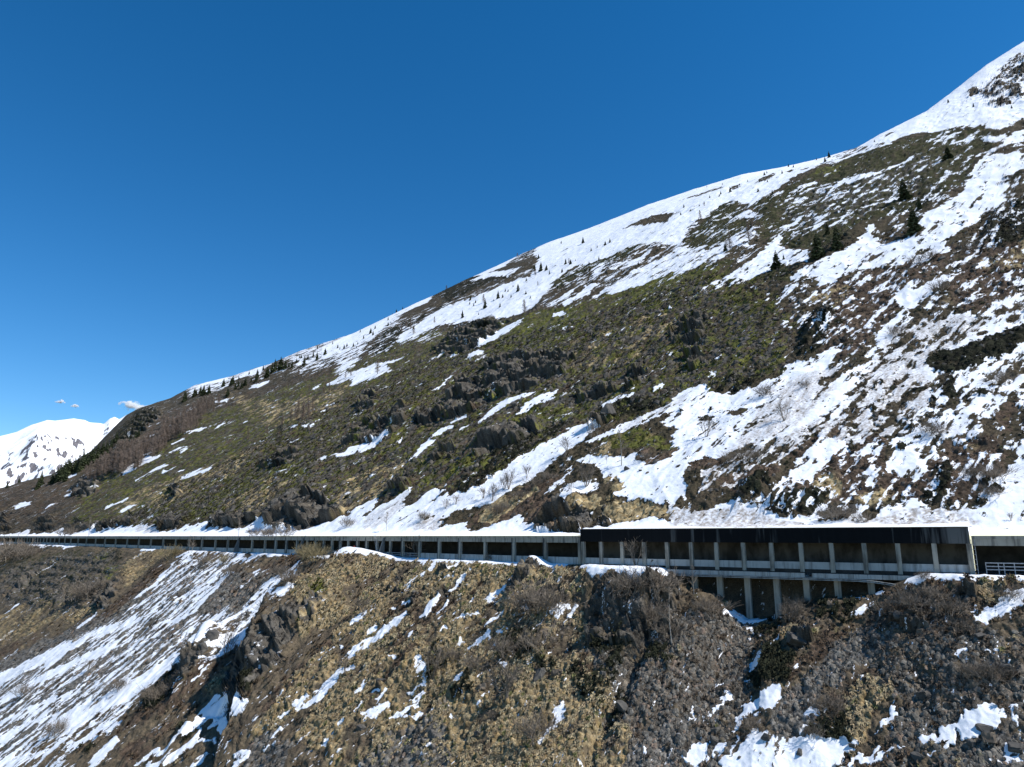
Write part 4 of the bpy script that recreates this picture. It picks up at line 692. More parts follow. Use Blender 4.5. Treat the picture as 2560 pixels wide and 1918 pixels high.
(0.95,0.35,[-7.1,159,-5.5,159.3,-5.8,160,-7.5,159.9]),
(0.95,0.35,[6.1,162.4,6.9,162.9,6.7,163.4,5.8,163.1]),
(0.95,0.56,[-43,187.6,-40.7,188.9,-38.6,186.9,-38.8,188.5,-42.3,192.2,-44.4,189.7]),
(0.95,0.39,[-15.4,186.5,-13.2,188.6,-13.6,189.3,-15.9,187.4]),
(0.95,0.35,[-10.7,187.2,-8.6,190.9,-9,191.5,-11.2,187.9]),
(0.95,0.35,[12.1,178.3,12.9,180.9,12.6,181.3,11.8,178.8]),
(0.95,0.35,[-17.9,180.8,-15.8,181.7,-16.1,182.4,-18.3,181.7]),
(0.95,0.36,[-45.4,198.7,-43.9,198.9,-44.4,200,-46.1,200]),
(0.95,0.35,[-2.6,172.2,-1.2,172.8,-1.4,173.4,-2.9,173]),
(0.95,0.35,[-12.1,160.6,-10.1,159.5,-10.1,159.8,-12.2,161]),
(0.95,0.42,[-27.1,187,-25.3,187.8,-25.8,188.8,-27.7,188.3]),
(0.95,0.35,[-10.5,160.8,-9.8,160.8,-9.9,161,-10.6,161.1]),
(0.95,0.35,[-32.6,204.2,-31.5,203.6,-31.7,204.4,-32.9,205.3]),
(0.95,0.35,[-5.3,157.9,-4.7,158,-4.8,158.3,-5.5,158.3]),
(0.95,0.35,[-12.6,156.3,-12,156.4,-12.2,156.8,-12.9,156.9]),
(0.95,0.48,[44.4,156,48.4,156.5,51.4,154.8,56.2,155.9,56,156,52.6,158.8,49.9,160.4,44.9,156.9]),
(0.95,0.47,[55.2,152.3,56.8,151,59.5,152.2,59.8,153.8,57.8,154.9,56.2,155.9]),
(0.95,0.45,[64.8,140,66.6,139.5,68.5,140.2,68.7,141.8,66.9,142.1,65.1,141.4]),
(0.95,0.46,[66,144.7,68.2,142.6,68.5,143,67.3,147.4]),
(0.95,0.39,[69.7,142.8,70.9,140.5,71.2,140.9,71,145.6]),
(0.95,0.43,[44.8,139.7,45.8,138.4,46.9,140.5,47.4,144.1,46.4,144.3,44.9,143.1]),
(0.95,0.35,[48.3,154.5,49.5,153.8,49.8,154.4,48.6,155.3]),
(0.95,0.35,[49.8,150.7,51,150.7,51.1,151.3,49.9,151.5]),
(0.95,0.4,[38.5,129.5,41.4,130.6,44.1,129.9,46.5,130.5,46.4,131.3,44,131.7,41.3,133.8,38,131.4]),
(0.95,0.41,[35.7,134,37.8,135.5,40,137,39.9,137.9,37.5,136.8,35.4,134.8]),
(0.95,0.35,[49.5,133.2,51.3,133.4,51.4,134,49.6,133.9]),
(0.95,0.39,[48.2,124.5,49.3,123.5,50.8,123.8,50.9,124.6,49.7,124.8,48.6,125.3]),
(0.95,0.35,[58.4,118,60.3,118.7,60.3,119,58.3,118.5]),
(0.95,0.43,[76.8,122.4,79.3,122.1,80.9,121.8,84.6,123.3,86.5,123.7,86.9,125,84.8,124.8,81.2,123.3,80.1,123.9,77.3,123.7]),
(0.95,0.35,[71,119.8,73.1,119.9,75.6,119.6,75.7,119.9,73.3,120.5,71.1,120.2]),
(0.95,0.35,[77.7,124.8,79.4,126.5,79.2,126.7,77.5,125.1]),
(0.95,0.38,[66.1,110.4,69.4,111.1,71.3,110.7,71.8,111.4,69.7,112.7,66.1,112]),
(0.95,0.35,[71.9,110.1,73.8,110.9,73.6,111.4,71.7,110.6]),
(0.95,0.46,[74.4,139.6,76.2,139.3,77.6,137.8,81.3,139.2,83.7,137.8,82.2,131.2,83.4,132.5,83.8,137.7,81.3,139.2,79,140.5,77.3,141.5,74.5,140.1]),
(0.95,0.45,[82.4,130.9,83.1,130.8,85.3,130.1,89.2,127.1,92.8,131.9,88.5,134.8,86.4,136.2,82.8,131.8]),
(0.95,0.41,[39.8,162.3,42.4,165.7,42.3,165.7,40.5,166.1]),
(0.95,0.35,[48.9,152.8,50,152.4,50.1,152.8,49,153.3]),
(0.95,0.35,[49.6,141.9,51.3,142.4,51.3,142.9,49.6,142.9]),
(0.95,0.35,[57.8,154.9,58.5,154.3,58.5,154.3,57.8,155.2]),
(0.95,0.35,[75.1,118.5,76.1,118.1,76.3,118.4,75.3,118.8]),
(0.95,0.35,[76.8,119.2,77.7,119.1,77.8,119.3,76.9,119.5]),
(0.95,0.35,[64.8,115.9,65.6,115.9,65.6,116.2,64.8,116.3]),
(0.95,0.35,[64.6,141.2,65,141.5,65,141.8,64.6,141.7]),
(0.95,0.35,[37.2,140.3,40.9,140.6,40.9,141,37.3,140.7]),
(0.95,0.35,[41.1,128.8,42.2,128.3,42.3,128.8,41.2,129.6]),
(0.95,0.35,[67.6,122.2,68.1,121.9,68.2,122.1,67.7,122.5]),
(0.95,0.35,[47.2,139.4,47.8,140.2,47.7,140.5,47,139.7]),
(0.93,0.38,[29.5,125.1,31.9,126.1,34.7,126.6,34.7,127.8,31.4,129,28.5,127.4]),
(0.93,0.37,[33.6,121.3,39.4,121.6,45.3,119,52.5,116.8,53.2,118,46.5,121.9,39.9,125.7,32.9,124.4]),
(0.93,0.37,[60.3,113.1,64.2,111,66.7,110.6,72,109.5,72.7,110.6,67.5,112.4,64.7,112.8,60.6,114.1]),
(0.93,0.35,[66.1,105.6,68.1,105.7,68.3,106.3,66.2,106.4]),
(0.93,0.35,[22.2,129,23.3,131,23,131.2,21.8,129.4]),
(0.93,0.43,[77,122.8,81.6,123.2,85.4,122.8,86.8,125.7,82.3,125.6,77.2,124.2]),
(0.93,0.35,[53.1,114.4,58.1,113.3,58.3,113.7,53.3,115.1]),
(0.93,0.5,[-65,179.8,-60.5,178.7,-61.3,180.1,-66.2,181.6]),
(0.93,0.64,[-97.4,203,-90.2,201.9,-84.3,204.1,-85.4,205.4,-92.2,204.8,-99.6,205.7]),
(0.96,0.48,[30.1,129.7,32.4,129.2,34.7,127.3,33.7,125.7,30.7,127]),
(0.97,0.56,[32.1,121.6,33.6,124.6,38,124.8,40,126.4,41.5,126.3,40.3,123.2,43.1,123.8,44.8,121.7,44.9,120.4,47.6,119.1,53.2,117.9,52.8,116.6,49.7,117,47.5,116,45.4,114.7,41,116.7,36.6,118.8]),
(0.96,0.49,[37.3,129.6,41.1,133.3,43.5,131.2,44.7,132.1,46.8,131.1,44.7,128.7,43.5,128.6,41.5,130.5,38.8,129.2]),
(0.96,0.47,[60.1,114.6,62.6,113.4,63.4,113.9,64.7,112.3,70.2,112.3,71.8,111.3,70.1,109.8,67,109.2,65.1,110.1,62.8,110.3,62.6,112.1]),
(0.9,0.48,[67.9,106.6,69.2,106.8,70.6,105.8,69.4,104.4,68.6,105.5]),
(0.95,0.52,[7.8,146.9,9.5,146.1,8.6,143.9,9.8,142.8,8.1,140.8,5.7,139,5.1,140.9,7.6,142.6]),
(0.94,0.41,[48,114.8,50.5,114.7,55.8,115.3,55.8,115.8,50.4,115.7,48.1,115.8]),
(0.94,0.35,[56.1,117.6,58.2,117.7,60.4,118.7,60.2,119.1,58,118.6,56.1,118.2]),
(0.94,0.35,[71.8,110.5,74,111,74,111.4,71.7,111.1]),
(0.94,0.35,[70.5,108.9,72.9,109.4,73,109.7,70.5,109.4]),
(0.94,0.4,[48.3,124.6,50.7,123.7,51,124.5,48.8,125.7]),
(0.94,0.35,[45.7,122.6,48.9,122.7,49,123.1,45.7,123.3]),
(0.94,0.35,[60,111.1,61.3,110.5,61.4,110.8,60.1,111.5]),
(0.94,0.35,[61.5,110.4,62.2,110.6,62.1,110.9,61.4,110.7]),
(0.94,0.35,[37.5,128.5,35.2,125.6,33.3,124.9,33.4,124.5,35.5,125.1,37.8,127.9]),
(0.94,0.35,[11.1,133,12.1,132.2,12.6,132.6,11.8,133.4]),
(0.94,0.35,[25.6,127.8,26.1,126.6,26.4,126.7,26.1,128]),
(0.94,0.35,[-17.1,151.6,-16.3,152.1,-16.6,152.5,-17.5,152.1]),
(0.94,0.35,[-21.5,154.3,-20.6,154.3,-20.8,154.7,-21.8,154.8]),
(0.94,0.35,[-17.2,153.9,-15.9,153.7,-16.2,154.2,-17.5,154.6])],
'tan':[
(0.62,3.62,[-68.6,267.2,-52.8,246.8,-41.2,241,-26.8,228.4,-13.3,209.4,-2.7,199.6,6.9,188.3,15.7,181.3,17.2,170.1,16.2,165.6,16.3,155.1,18.2,145.5,16.9,140.1,15.6,134.4,14.2,127.8,9.4,129.4,4.3,130.4,-0.8,133.2,-6.1,136.4,-11.8,140.1,-17.9,145.5,-24.2,149.2,-30.8,152.7,-37.5,155.9,-39.5,162.8,-41.8,170.7,-44.8,181.9,-47.9,192.6,-51.1,204,-54.6,216,-57.6,226.2]),
(0.9,1.72,[-3.7,136.4,-3.7,144.7,-3.7,154.4,-0.5,154.5,1.8,156.5,5.9,154.8,7.3,151.4,6.2,148.7,6.1,139.2,5.9,130.9,1.2,133.4]),
(0.8,1.79,[9.4,187.3,13.2,184.7,17.3,174.7,16.5,167.7,12.9,171.6,9.7,178.8]),
(0.6,0.81,[51.5,141.8,53.6,142.3,57.4,141.8,57.1,139.3,55.5,139.7,53.3,140.3]),
(0.95,0.97,[54.9,125.3,57.3,126.8,59.3,125.9,61.5,124.9,62,121.7,61.1,120.7,58.1,121.1,56.8,120.2,53,116.6,49.5,113.2,51.7,118,54.2,123.5]),
(0.5,1.32,[82,130.3,84.9,129.5,89.7,127.2,86.8,123.9,82.8,125.1,80.3,127.3]),
(0.7,1.9,[-90.7,225.7,-86.9,228.5,-84,228,-83,221.5,-87.9,219.8]),
(0.85,3.3,[-67.3,223.3,-68.5,231.2,-67.1,247.3,-53.9,241.8,-46.7,212.9,-54.3,211.8,-58.8,212.1,-62.5,216.2]),
(0.6,2.85,[-65.7,187.9,-60.8,193.6,-54.6,198.8,-46.6,205.6,-41.5,191.5,-48.9,186.7,-54.6,181.7,-62,182.3]),
(0.9,1.84,[-49.4,174.4,-48.7,179.8,-44.3,183.6,-38.6,179.6,-35.8,168,-41,165.4]),
(0.55,5.01,[-261.2,375.7,-309,441,-283.5,426.3,-262.9,421.8,-216.2,366.8,-189,346.9,-191.1,339.5,-214.5,353.2,-238,363]),
(0.6,2.95,[-191,357.6,-210.2,397.7,-204.1,401.3,-191.8,398.4,-176.2,368.6,-180,361.7,-181,352.8]),
(0.75,1.72,[9,141.8,14.2,140.9,21.8,135.5,19.6,130.8,16.4,127.6,12,130.1,7.1,128.1,2.4,129.4,4,138.3])],
'brown':[
(0.55,2.79,[-37.5,209.2,-26.3,207.2,-14.8,200.4,-6.1,194.4,-9.7,192.4,-19.9,189.7,-23.8,184.4,-33,186.7]),
(0.6,3.16,[-54.2,231.7,-57.6,245.3,-49.2,242.4,-42.4,234,-47.2,227]),
(0.6,2.07,[-29.6,184.7,-22.4,179.6,-17.7,177.5,-22.4,174.8,-31,174.7,-33.3,179.3]),
(0.75,1.34,[47.1,132.6,51.7,135.5,57.7,139.2,63.4,138.6,58.7,135.4,53.5,133.1,48.1,131.1]),
(0.7,2.17,[64.1,138.3,70.3,139.7,75.9,138.3,82.1,131.6,78.3,125.8,75.4,122.3,70.1,125.2,68.3,131.3]),
(0.7,1.31,[80.3,128.1,85.9,127.2,86.3,124.6,80.1,123.5,78.7,125.3]),
(0.6,0.66,[57.3,128.2,59.4,128.5,61.6,126.5,61.3,125.1,58.9,126.2]),
(0.8,4.42,[-196.2,334.9,-184.9,333.4,-181,338,-178.2,343.8,-175.5,350.4,-174.3,363.3,-167.3,356.6,-161.2,333.5,-166.8,326.7,-173.7,322.9,-185.4,325.7]),
(0.7,3,[-109.3,286.8,-103.6,290.2,-94.7,290.7,-83.7,284.6,-80.6,274.6,-89,276.2,-96.3,271.6]),
(0.75,2.81,[-115,234,-112.8,240.4,-100.3,229.3,-94.6,231.1,-87.2,235.6,-71.4,215.9,-69.4,217.5,-72.8,213.2,-87,230.8,-91.5,224.6,-96.8,221.8,-104.6,222.4,-113,224.1,-116.2,222.1]),
(0.6,2.73,[-110.4,212.2,-104.7,216.7,-97.1,218.2,-93.1,221.5,-91.4,215.2,-98,212,-97.4,203.3,-98.2,197.9]),
(0.7,2.08,[-64,190.9,-58.3,197.6,-51.7,202.6,-47.4,208.9,-45.4,201.2,-53.2,194.2,-57.6,188]),
(0.5,5.85,[-469.6,657.6,-488.1,682.3,-433.4,640.2,-372,582.8,-362.8,552.1]),
(0.6,3.47,[-250,366.2,-222.8,352.3,-222,339.4,-233.8,344]),
(0.55,2.49,[6.4,159.4,17.4,154.2,23.1,142,22.8,133.2,17.7,135.9,14.4,143,7.6,151.5]),
(0.6,0.75,[52.3,126,55.4,126.3,53.4,122.9,50.8,123.4]),
(0.6,1.47,[49.5,117.1,52.6,116.8,55.4,115.4,58.7,112.8,54.6,108.4,50.1,110.4,45.4,112.5])],
'dark':[
(0.5,1.26,[-21,174.6,-18.4,177,-15.2,174.4,-16.3,171.5,-17.5,169.8]),
(0.7,0.87,[-13.9,162.3,-11.3,162.6,-10.2,165.4,-8.8,159.5,-12.4,159.6]),
(0.6,1.42,[-4.8,169,0.1,169.7,5.3,163.2,2.8,160.3,-2.6,163.9]),
(0.85,0.84,[43,140.1,44.6,136.6,46.1,139.1,48.6,142.2,50.7,141.2,50.8,137.4,52.5,136,48.8,132.7,46.9,131.5,44,133.6]),
(0.45,1.15,[49.4,151.8,52.8,155.3,55.3,156.9,51.8,143.8,48.6,142.2]),  # partly ravine shade, put into the colour as dark ground
(0.35,1.59,[57.9,154.5,63.3,151.5,67.3,143,68.4,139.2,62.2,139.2,58.2,145.9]),  # shade under the viaduct, painted as dark ground cover
(0.75,1.24,[-73.8,202.2,-75.2,207.3,-72.3,205.8,-68.4,202.3,-68,197.1]),
(0.6,2.27,[-115.1,235.9,-113.3,241.4,-107.1,239.2,-104,231,-108,227.6]),
(0.7,1.28,[-89.3,202.2,-91.1,208.1,-85.1,205,-83.7,202.8,-85.6,201.2]),
(0.6,1.24,[-131,229.7,-130.6,233.2,-122.8,226.8,-121.6,221.4]),
(0.7,1.48,[-229.5,420.2,-244,448.9,-235.1,439.4,-217.8,406.9]),
(0.5,1.7,[12.5,154.1,19.8,149.2,22.1,145.3,19.4,137.8,15.7,141.1,13.4,146.8]),
(0.85,0.75,[48.4,121.2,50,122.9,52.9,121.5,53.3,119.1,51.9,117.9,48.9,118.8,45.6,120.2,45.6,121.9]),
(0.45,1.77,[15.4,158.8,19.9,157,26,154.1,31.5,150,30.1,144.2,25.2,150.3,18.9,150]),
(0.5,1.08,[4.8,159.5,8.8,159.4,9.9,156.1,5.9,155.1])],
'twig':[
(0.75,2.32,[-0.6,181.5,3.3,185.8,9.8,180.6,11.8,171.3,7.3,170.5,1.3,177.2]),
(0.6,1.69,[-3.4,169.5,0.1,172.3,9,167.4,14.1,165.8,10.3,162,0.1,163.3]),
(0.6,1.91,[20.9,167.7,29.1,169,35.2,164.3,34.9,156.8,31.8,144.7,25.8,153.4,19.3,164.6]),
(0.7,2.16,[63.4,138.6,71.4,138.9,75.2,137.3,78.5,127.5,75.4,122.3,70.1,125.2,67.7,132.8]),
(0.6,3.54,[-145.2,318.9,-145.3,335.8,-132.1,329,-118.3,315,-121.7,311]),
(0.6,3.84,[-223.1,374.3,-229.1,394.5,-219.8,393.7,-201.4,361.5])],
'rock':[
(0.9,0.94,[16,157.6,16.7,163.4,20.7,162.2,25.1,161.1,27.4,160.5,30.5,159.6,29.4,158,25.8,153.4,20.1,153.9]),
(0.9,0.81,[-1.4,183.1,0.2,191.3,3.4,191.4,5.5,190.1,6.2,187.8,2.9,184.6,0.2,182.3]),
(0.6,0.83,[4.3,156.1,5.4,159.2,8.4,158.8,8.3,156.4]),
(0.75,0.81,[-21.5,211.2,-20,214,-17.8,210.1,-19.4,208.4]),
(0.7,0.78,[-27.3,202.4,-26,205.5,-24,202.8,-25.7,200.2]),
(0.7,0.66,[-20.1,199.2,-18.6,200.7,-16.6,197.5,-18.7,197.1]),
(0.75,0.5,[-30.6,174.4,-30.2,177.9,-28.5,174.6,-28.6,173.5]),
(0.7,1.27,[-38.9,216.7,-36.9,225.5,-32.8,221.1,-32.4,212.9,-35.9,212.6]),
(0.8,0.36,[-0.8,155.9,-0.2,156.7,1.4,155.2,0.1,154.8]),
(0.85,0.64,[51.3,139.1,52.9,140.7,55.4,140.8,55.4,138.3,53.1,137.3]),
(0.8,0.86,[67.6,133,70,134,72.7,130.7,71.8,127.6,68.7,129.6]),
(0.95,0.44,[77.5,130.2,78.2,130.7,80.9,129.3,79.7,127.6,77.4,128.5]),
(0.7,1.03,[38.8,168.1,38,166.3,35.9,158.3,33.4,159.3,35.1,164.3,36.8,169.3]),
(0.95,1.27,[-77.2,205.2,-85.4,226.2,-82.5,230.7,-73.5,214.7,-69.1,216.7,-64.9,220.4,-63,217.6,-61.8,211.8,-65,208.8,-61.3,203,-65.9,202.1,-68.4,198.1,-69.3,194.8]),
(0.7,1.63,[-63.2,215.6,-63.7,219.5,-60.5,224.1,-56.1,222.2,-56.6,216.3,-59.6,214.3]),
(0.93,1.12,[-109.8,240,-109.7,246.5,-101.1,237.3,-100.3,242.7,-96.5,243.2,-95.9,237.7,-97.3,233.5,-96.5,229.1,-98.5,227.6]),
(0.55,7.94,[-359.6,509.5,-416.4,589.8,-341.5,536.6,-283.6,480.8,-238.8,439.7,-189.1,351.9,-189.3,340.5,-240.1,383.2,-309.2,455.7]),
(0.95,1.44,[-192.2,345.4,-193.4,353.1,-195.2,361,-195,365.8,-184.4,343.8,-184.3,336.8]),
(0.85,2.09,[-325.6,479.5,-338.5,502,-322.4,492.6,-315.4,480.3,-320.2,476.3]),
(0.72,2.15,[18.3,169.8,23.8,167.3,29.7,162.6,37.6,168.5,36.9,160.5,33.3,148.4,25.7,152.8,16.5,156.7,16.2,165.6])],
'rockred':[
(0.95,0.49,[31.7,162.3,33,165.2,36,169.5,35.2,164.9])],
'green':[
(0.8,0.7,[28.5,165.5,36.4,169.4,36.7,169.3,29.8,163]),
(0.7,1.34,[-63.2,222.2,-61.9,227.1,-58.7,229.3,-57.6,224.1,-60.8,220.7]),
(0.7,1.5,[-261.3,456.5,-248.9,447.8,-233.6,424.4,-250.1,440.8]),
(0.75,1.68,[-228,410.3,-221.3,408.7,-204.7,379.2,-212.6,386.7])],
'grey':[
(0.6,1.33,[-17.7,147.2,-16.9,154.8,-16.1,163.9,-13,159.6,-13.2,152.2,-13.3,144]),
(0.9,1.41,[49.6,130.8,54.2,132.2,58,135.1,61.7,136.5,64.7,137.6,67.6,131.2,65.6,127.8,61.4,129.6,58,128.6,52,127.7,48.2,123.6,44.8,119.9,41.6,116.6,38.8,118,41,121.7,43.4,125.8,46,130.1]),
(0.85,5.72,[-231.6,335.8,-238.8,350.7,-216.2,347.5,-194.7,336.6,-173.3,324.6,-169,330.6,-161.9,340.1,-152.5,336.4,-131,323.5,-108,295.5,-88.8,273.8,-81.7,269.5,-75.3,229,-94.5,253.1,-99.6,253,-103,242.4,-121.2,256.7,-129.8,254.1,-138.4,251.9,-144.3,249.9,-150,247.7,-163.4,246.9,-180.6,269.1,-201.3,295.8]),
(0.75,2.35,[-63.1,171.7,-64.2,184.3,-57.4,181.4,-48.1,172.5,-48.6,168.6,-51,161.9]),
(0.88,1.8,[-21.7,160.8,-15.8,159.3,-12.7,154.4,-11.6,148.8,-12.5,138.3,-19.3,144.3,-26.2,148.3,-33.4,152,-31.8,157.5,-29,159,-25.3,161.2]),
(0.85,1.91,[17.2,124.8,19.6,130.8,22.8,133.2,27.2,134.4,31,135.5,29.7,130.6,28.4,125.8,27.2,121.5,22.3,123.1]),
(0.8,1.77,[55.5,108.1,58.7,109.3,61.8,110.3,66.9,109.1,72.5,108,69.6,104.6,66.8,101.4,63.8,102.6,60.9,103.9,58.3,106.1])],
'greybrown':[
(0.78,3.03,[15.1,156,22.4,152.3,28.3,149.7,34.2,148,32.5,141.8,31.1,136.6,29.8,131.9,28.5,127.4,27.3,123,23,124.3,18.7,125.7,14.2,127.8,15.6,134.4,16.9,140.1,18.2,145.5]),
(0.85,3.06,[25.4,124.8,26.6,129.3,27.8,134.3,29.3,139.9,31,147.1,33,154.9,40.2,155.8,52.6,158.8,48.1,148.4,43.5,139.8,40.5,133.6,36.6,126.5,33.4,121,29.6,123.1]),
(0.75,2.27,[61.7,130.2,66.7,128.8,71,125.2,75.4,122.3,79.3,121,83.2,119.7,79.6,115.5,76.4,111.8,73.5,108.5,70.8,105.5,68.4,102.7,65.3,104,62.2,105.3,59.5,107.6,56.6,109.8,53.2,111.3,55.7,114.2,58.3,117.4,61.1,120.7]),
(0.85,1.95,[31.4,146,38.4,146.2,45.3,145.9,41.8,134.3,37.2,129.3,33.5,125.2,28.4,120.9,25.3,122.4,26.6,127.2,28,132.6,29.5,138.4])],
'olive':[
(0.45,7.78,[-426.1,599.9,-432.1,627.7,-361.2,562.7,-302.9,509,-242.1,447,-204.7,379.2,-204,365.8,-223.2,375.4,-243.5,385.8,-318.4,473.8])],
},
}
CONIFERS = [(-736.0, 1043.9, 11.0), (-773.1, 1120.8, 12.4), (-581.6, 878.3, 15.6), (-590.8, 897.3, 22.0), (-566.5, 880.3, 14.3), (-562.6, 882.6, 19.1), (-553.7, 874.8, 25.9), (-551.2, 876.5, 28.3), (-537.7, 860.1, 16.2), (-552.6, 885.7, 26.1), (-552.4, 889.6, 23.8), (-551.7, 897.3, 21.6), (-542.5, 888.6, 23.7), (-533.0, 876.7, 16.3), (-533.5, 884.7, 30.6), (-536.7, 895.6, 21.4), (-531.8, 895.3, 23.7), (-528.6, 896.1, 26.1), (-529.6, 907.0, 23.9), (-527.9, 913.6, 21.6), (-526.0, 920.1, 19.3), (-523.9, 924.3, 15.7), (-526.2, 939.4, 14.7), (-494.1, 925.3, 14.3), (-405.5, 768.6, 14.8), (-496.5, 936.7, 12.1), (-517.2, 1102.1, 21.1), (-517.7, 1105.4, 18.1), (-506.1, 1111.1, 16.7), (-505.6, 1115.9, 11.6), (-497.9, 1112.1, 15.4), (-484.1, 1089.5, 19.0), (-482.5, 1089.4, 18.8), (-475.1, 1091.1, 15.0), (-471.6, 1082.8, 16.1), (-457.8, 1100.1, 14.9), (-457.3, 1101.6, 15.0), (-403.5, 988.1, 10.1), (-405.5, 993.3, 14.7), (-438.0, 1081.1, 12.9), (-435.3, 1077.8, 15.9), (-435.8, 1083.6, 16.6), (-402.6, 1012.3, 12.4), (-405.1, 1028.0, 12.2), (-436.7, 1108.3, 7.5), (-392.7, 1009.9, 12.3), (-393.1, 1021.8, 12.5), (-390.7, 1019.5, 12.0), (-428.5, 1128.2, 7.6), (-386.3, 1028.1, 8.7), (-375.1, 1015.2, 11.9), (-375.3, 1022.1, 9.9), (-383.9, 1044.6, 15.2), (-398.5, 1107.3, 9.3), (-364.4, 1029.1, 14.9), (-354.9, 1003.9, 20.1), (-357.5, 1030.4, 18.9), (-359.9, 1050.5, 21.0), (-340.2, 1016.5, 22.0), (-331.1, 1007.9, 18.4), (-327.2, 1012.3, 10.1), (-316.9, 995.3, 13.2), (-319.3, 1021.3, 8.4), (-327.3, 1061.3, 6.1), (-320.5, 1047.5, 6.9), (-292.5, 970.7, 16.0), (-298.8, 1008.2, 9.9), (-292.3, 1012.5, 10.0), (-272.8, 964.3, 14.2), (-311.1, 1098.5, 5.4), (-266.2, 980.3, 11.2), (-278.1, 1064.0, 5.2), (-251.3, 989.6, 7.2), (-243.3, 970.8, 4.7), (-234.8, 959.7, 7.2), (-234.1, 957.8, 7.0), (-232.4, 965.6, 5.7), (-216.6, 936.9, 5.5), (-217.3, 940.2, 6.8), (-205.1, 905.4, 4.2), (-211.3, 939.5, 4.6), (-238.9, 1075.8, 5.5), (-210.5, 971.7, 6.1), (-192.1, 905.5, 3.4), (-185.5, 887.2, 3.7), (-248.3, 1183.5, 4.4), (-206.0, 990.8, 6.9), (-205.4, 993.9, 9.6), (-185.3, 912.7, 3.6), (-193.9, 953.5, 7.7), (-205.1, 1022.8, 6.6), (-222.4, 1188.6, 6.6), (-222.2, 1188.6, 5.7), (-163.6, 899.7, 4.2), (-178.9, 984.0, 6.4), (-193.1, 1061.4, 6.8), (-179.0, 1005.8, 4.0), (-208.8, 1187.9, 5.5), (-209.0, 1187.9, 4.8), (-202.1, 1187.7, 9.3), (-202.6, 1188.3, 7.6), (-191.3, 1187.7, 9.3), (-178.1, 1189.8, 5.5), (-120.4, 833.9, 5.8), (-163.8, 1195.0, 3.3), (-151.7, 1196.6, 3.8), (-137.1, 1201.4, 5.5), (-54.8, 751.8, 10.3), (-51.0, 815.6, 4.5), (-52.1, 844.1, 8.7), (-44.7, 792.0, 4.9), (-43.5, 806.3, 4.4), (-43.3, 808.5, 2.6), (-35.7, 725.5, 3.3), (-29.7, 749.6, 12.8), (-20.6, 764.5, 3.1), (-15.7, 766.0, 10.5), (-12.3, 696.3, 5.5), (-10.4, 758.5, 5.2), (-7.7, 783.3, 4.6), (-4.5, 775.1, 4.2), (-1.0, 722.8, 4.1), (1.3, 787.7, 3.4), (6.7, 740.7, 10.1), (14.2, 686.8, 4.7), (16.9, 787.0, 5.4), (17.8, 656.8, 3.6), (27.9, 828.0, 11.3), (36.3, 913.7, 8.3), (34.8, 808.5, 13.8), (40.5, 789.3, 8.1), (41.4, 741.9, 5.9), (43.6, 646.4, 4.3), (73.1, 986.9, 5.6), (52.9, 708.8, 5.7), (60.6, 755.4, 7.8), (64.5, 735.9, 6.7), (70.3, 741.0, 2.7), (93.2, 869.8, 10.0), (70.7, 651.7, 2.2), (71.3, 655.8, 3.5), (77.6, 674.1, 4.2), (74.0, 639.0, 4.2), (75.4, 640.8, 2.1), (89.7, 755.6, 5.2), (96.7, 754.4, 3.5), (84.5, 665.0, 2.4), (87.7, 674.4, 4.5), (103.7, 740.3, 6.0), (108.9, 738.9, 6.0), (90.4, 617.7, 3.1), (92.1, 577.6, 3.7), (100.7, 595.7, 3.7), (105.1, 556.4, 3.4), (109.3, 558.2, 1.8), (115.2, 552.1, 1.9), (122.7, 575.5, 2.4), (175.0, 682.9, 3.7), (188.2, 719.5, 5.1), (183.5, 675.8, 3.2), (193.7, 679.2, 2.7), (252.8, 846.6, 2.8), (210.6, 697.5, 3.6), (216.1, 682.4, 3.7), (220.3, 690.5, 4.6), (251.4, 779.5, 3.0), (146.6, 457.8, 6.6), (228.4, 684.5, 7.4), (240.2, 696.3, 3.2), (245.3, 703.1, 3.2), (255.3, 705.8, 3.2), (177.0, 489.3, 5.9), (234.9, 624.1, 4.4), (252.5, 665.2, 3.6), (272.8, 702.8, 5.1), (281.0, 716.5, 3.3), (254.2, 648.7, 3.6), (224.6, 564.0, 6.2), (151.9, 384.8, 12.7), (275.2, 661.9, 4.7), (160.3, 394.3, 3.9), (301.9, 708.0, 4.2), (297.1, 684.8, 4.1), (320.7, 681.6, 3.1), (168.1, 365.6, 16.9), (282.3, 597.3, 2.1), (302.0, 624.5, 6.3), (190.1, 399.4, 9.1), (317.8, 648.3, 8.2), (178.9, 366.7, 15.8), (362.0, 683.6, 2.5), (346.4, 614.8, 3.2), (244.2, 407.8, 16.2), (208.5, 343.4, 17.4), (233.0, 375.5, 8.6), (444.7, 647.4, 5.0), (302.7, 448.9, 12.3), (413.2, 569.5, 4.8), (403.1, 513.1, 3.7)]
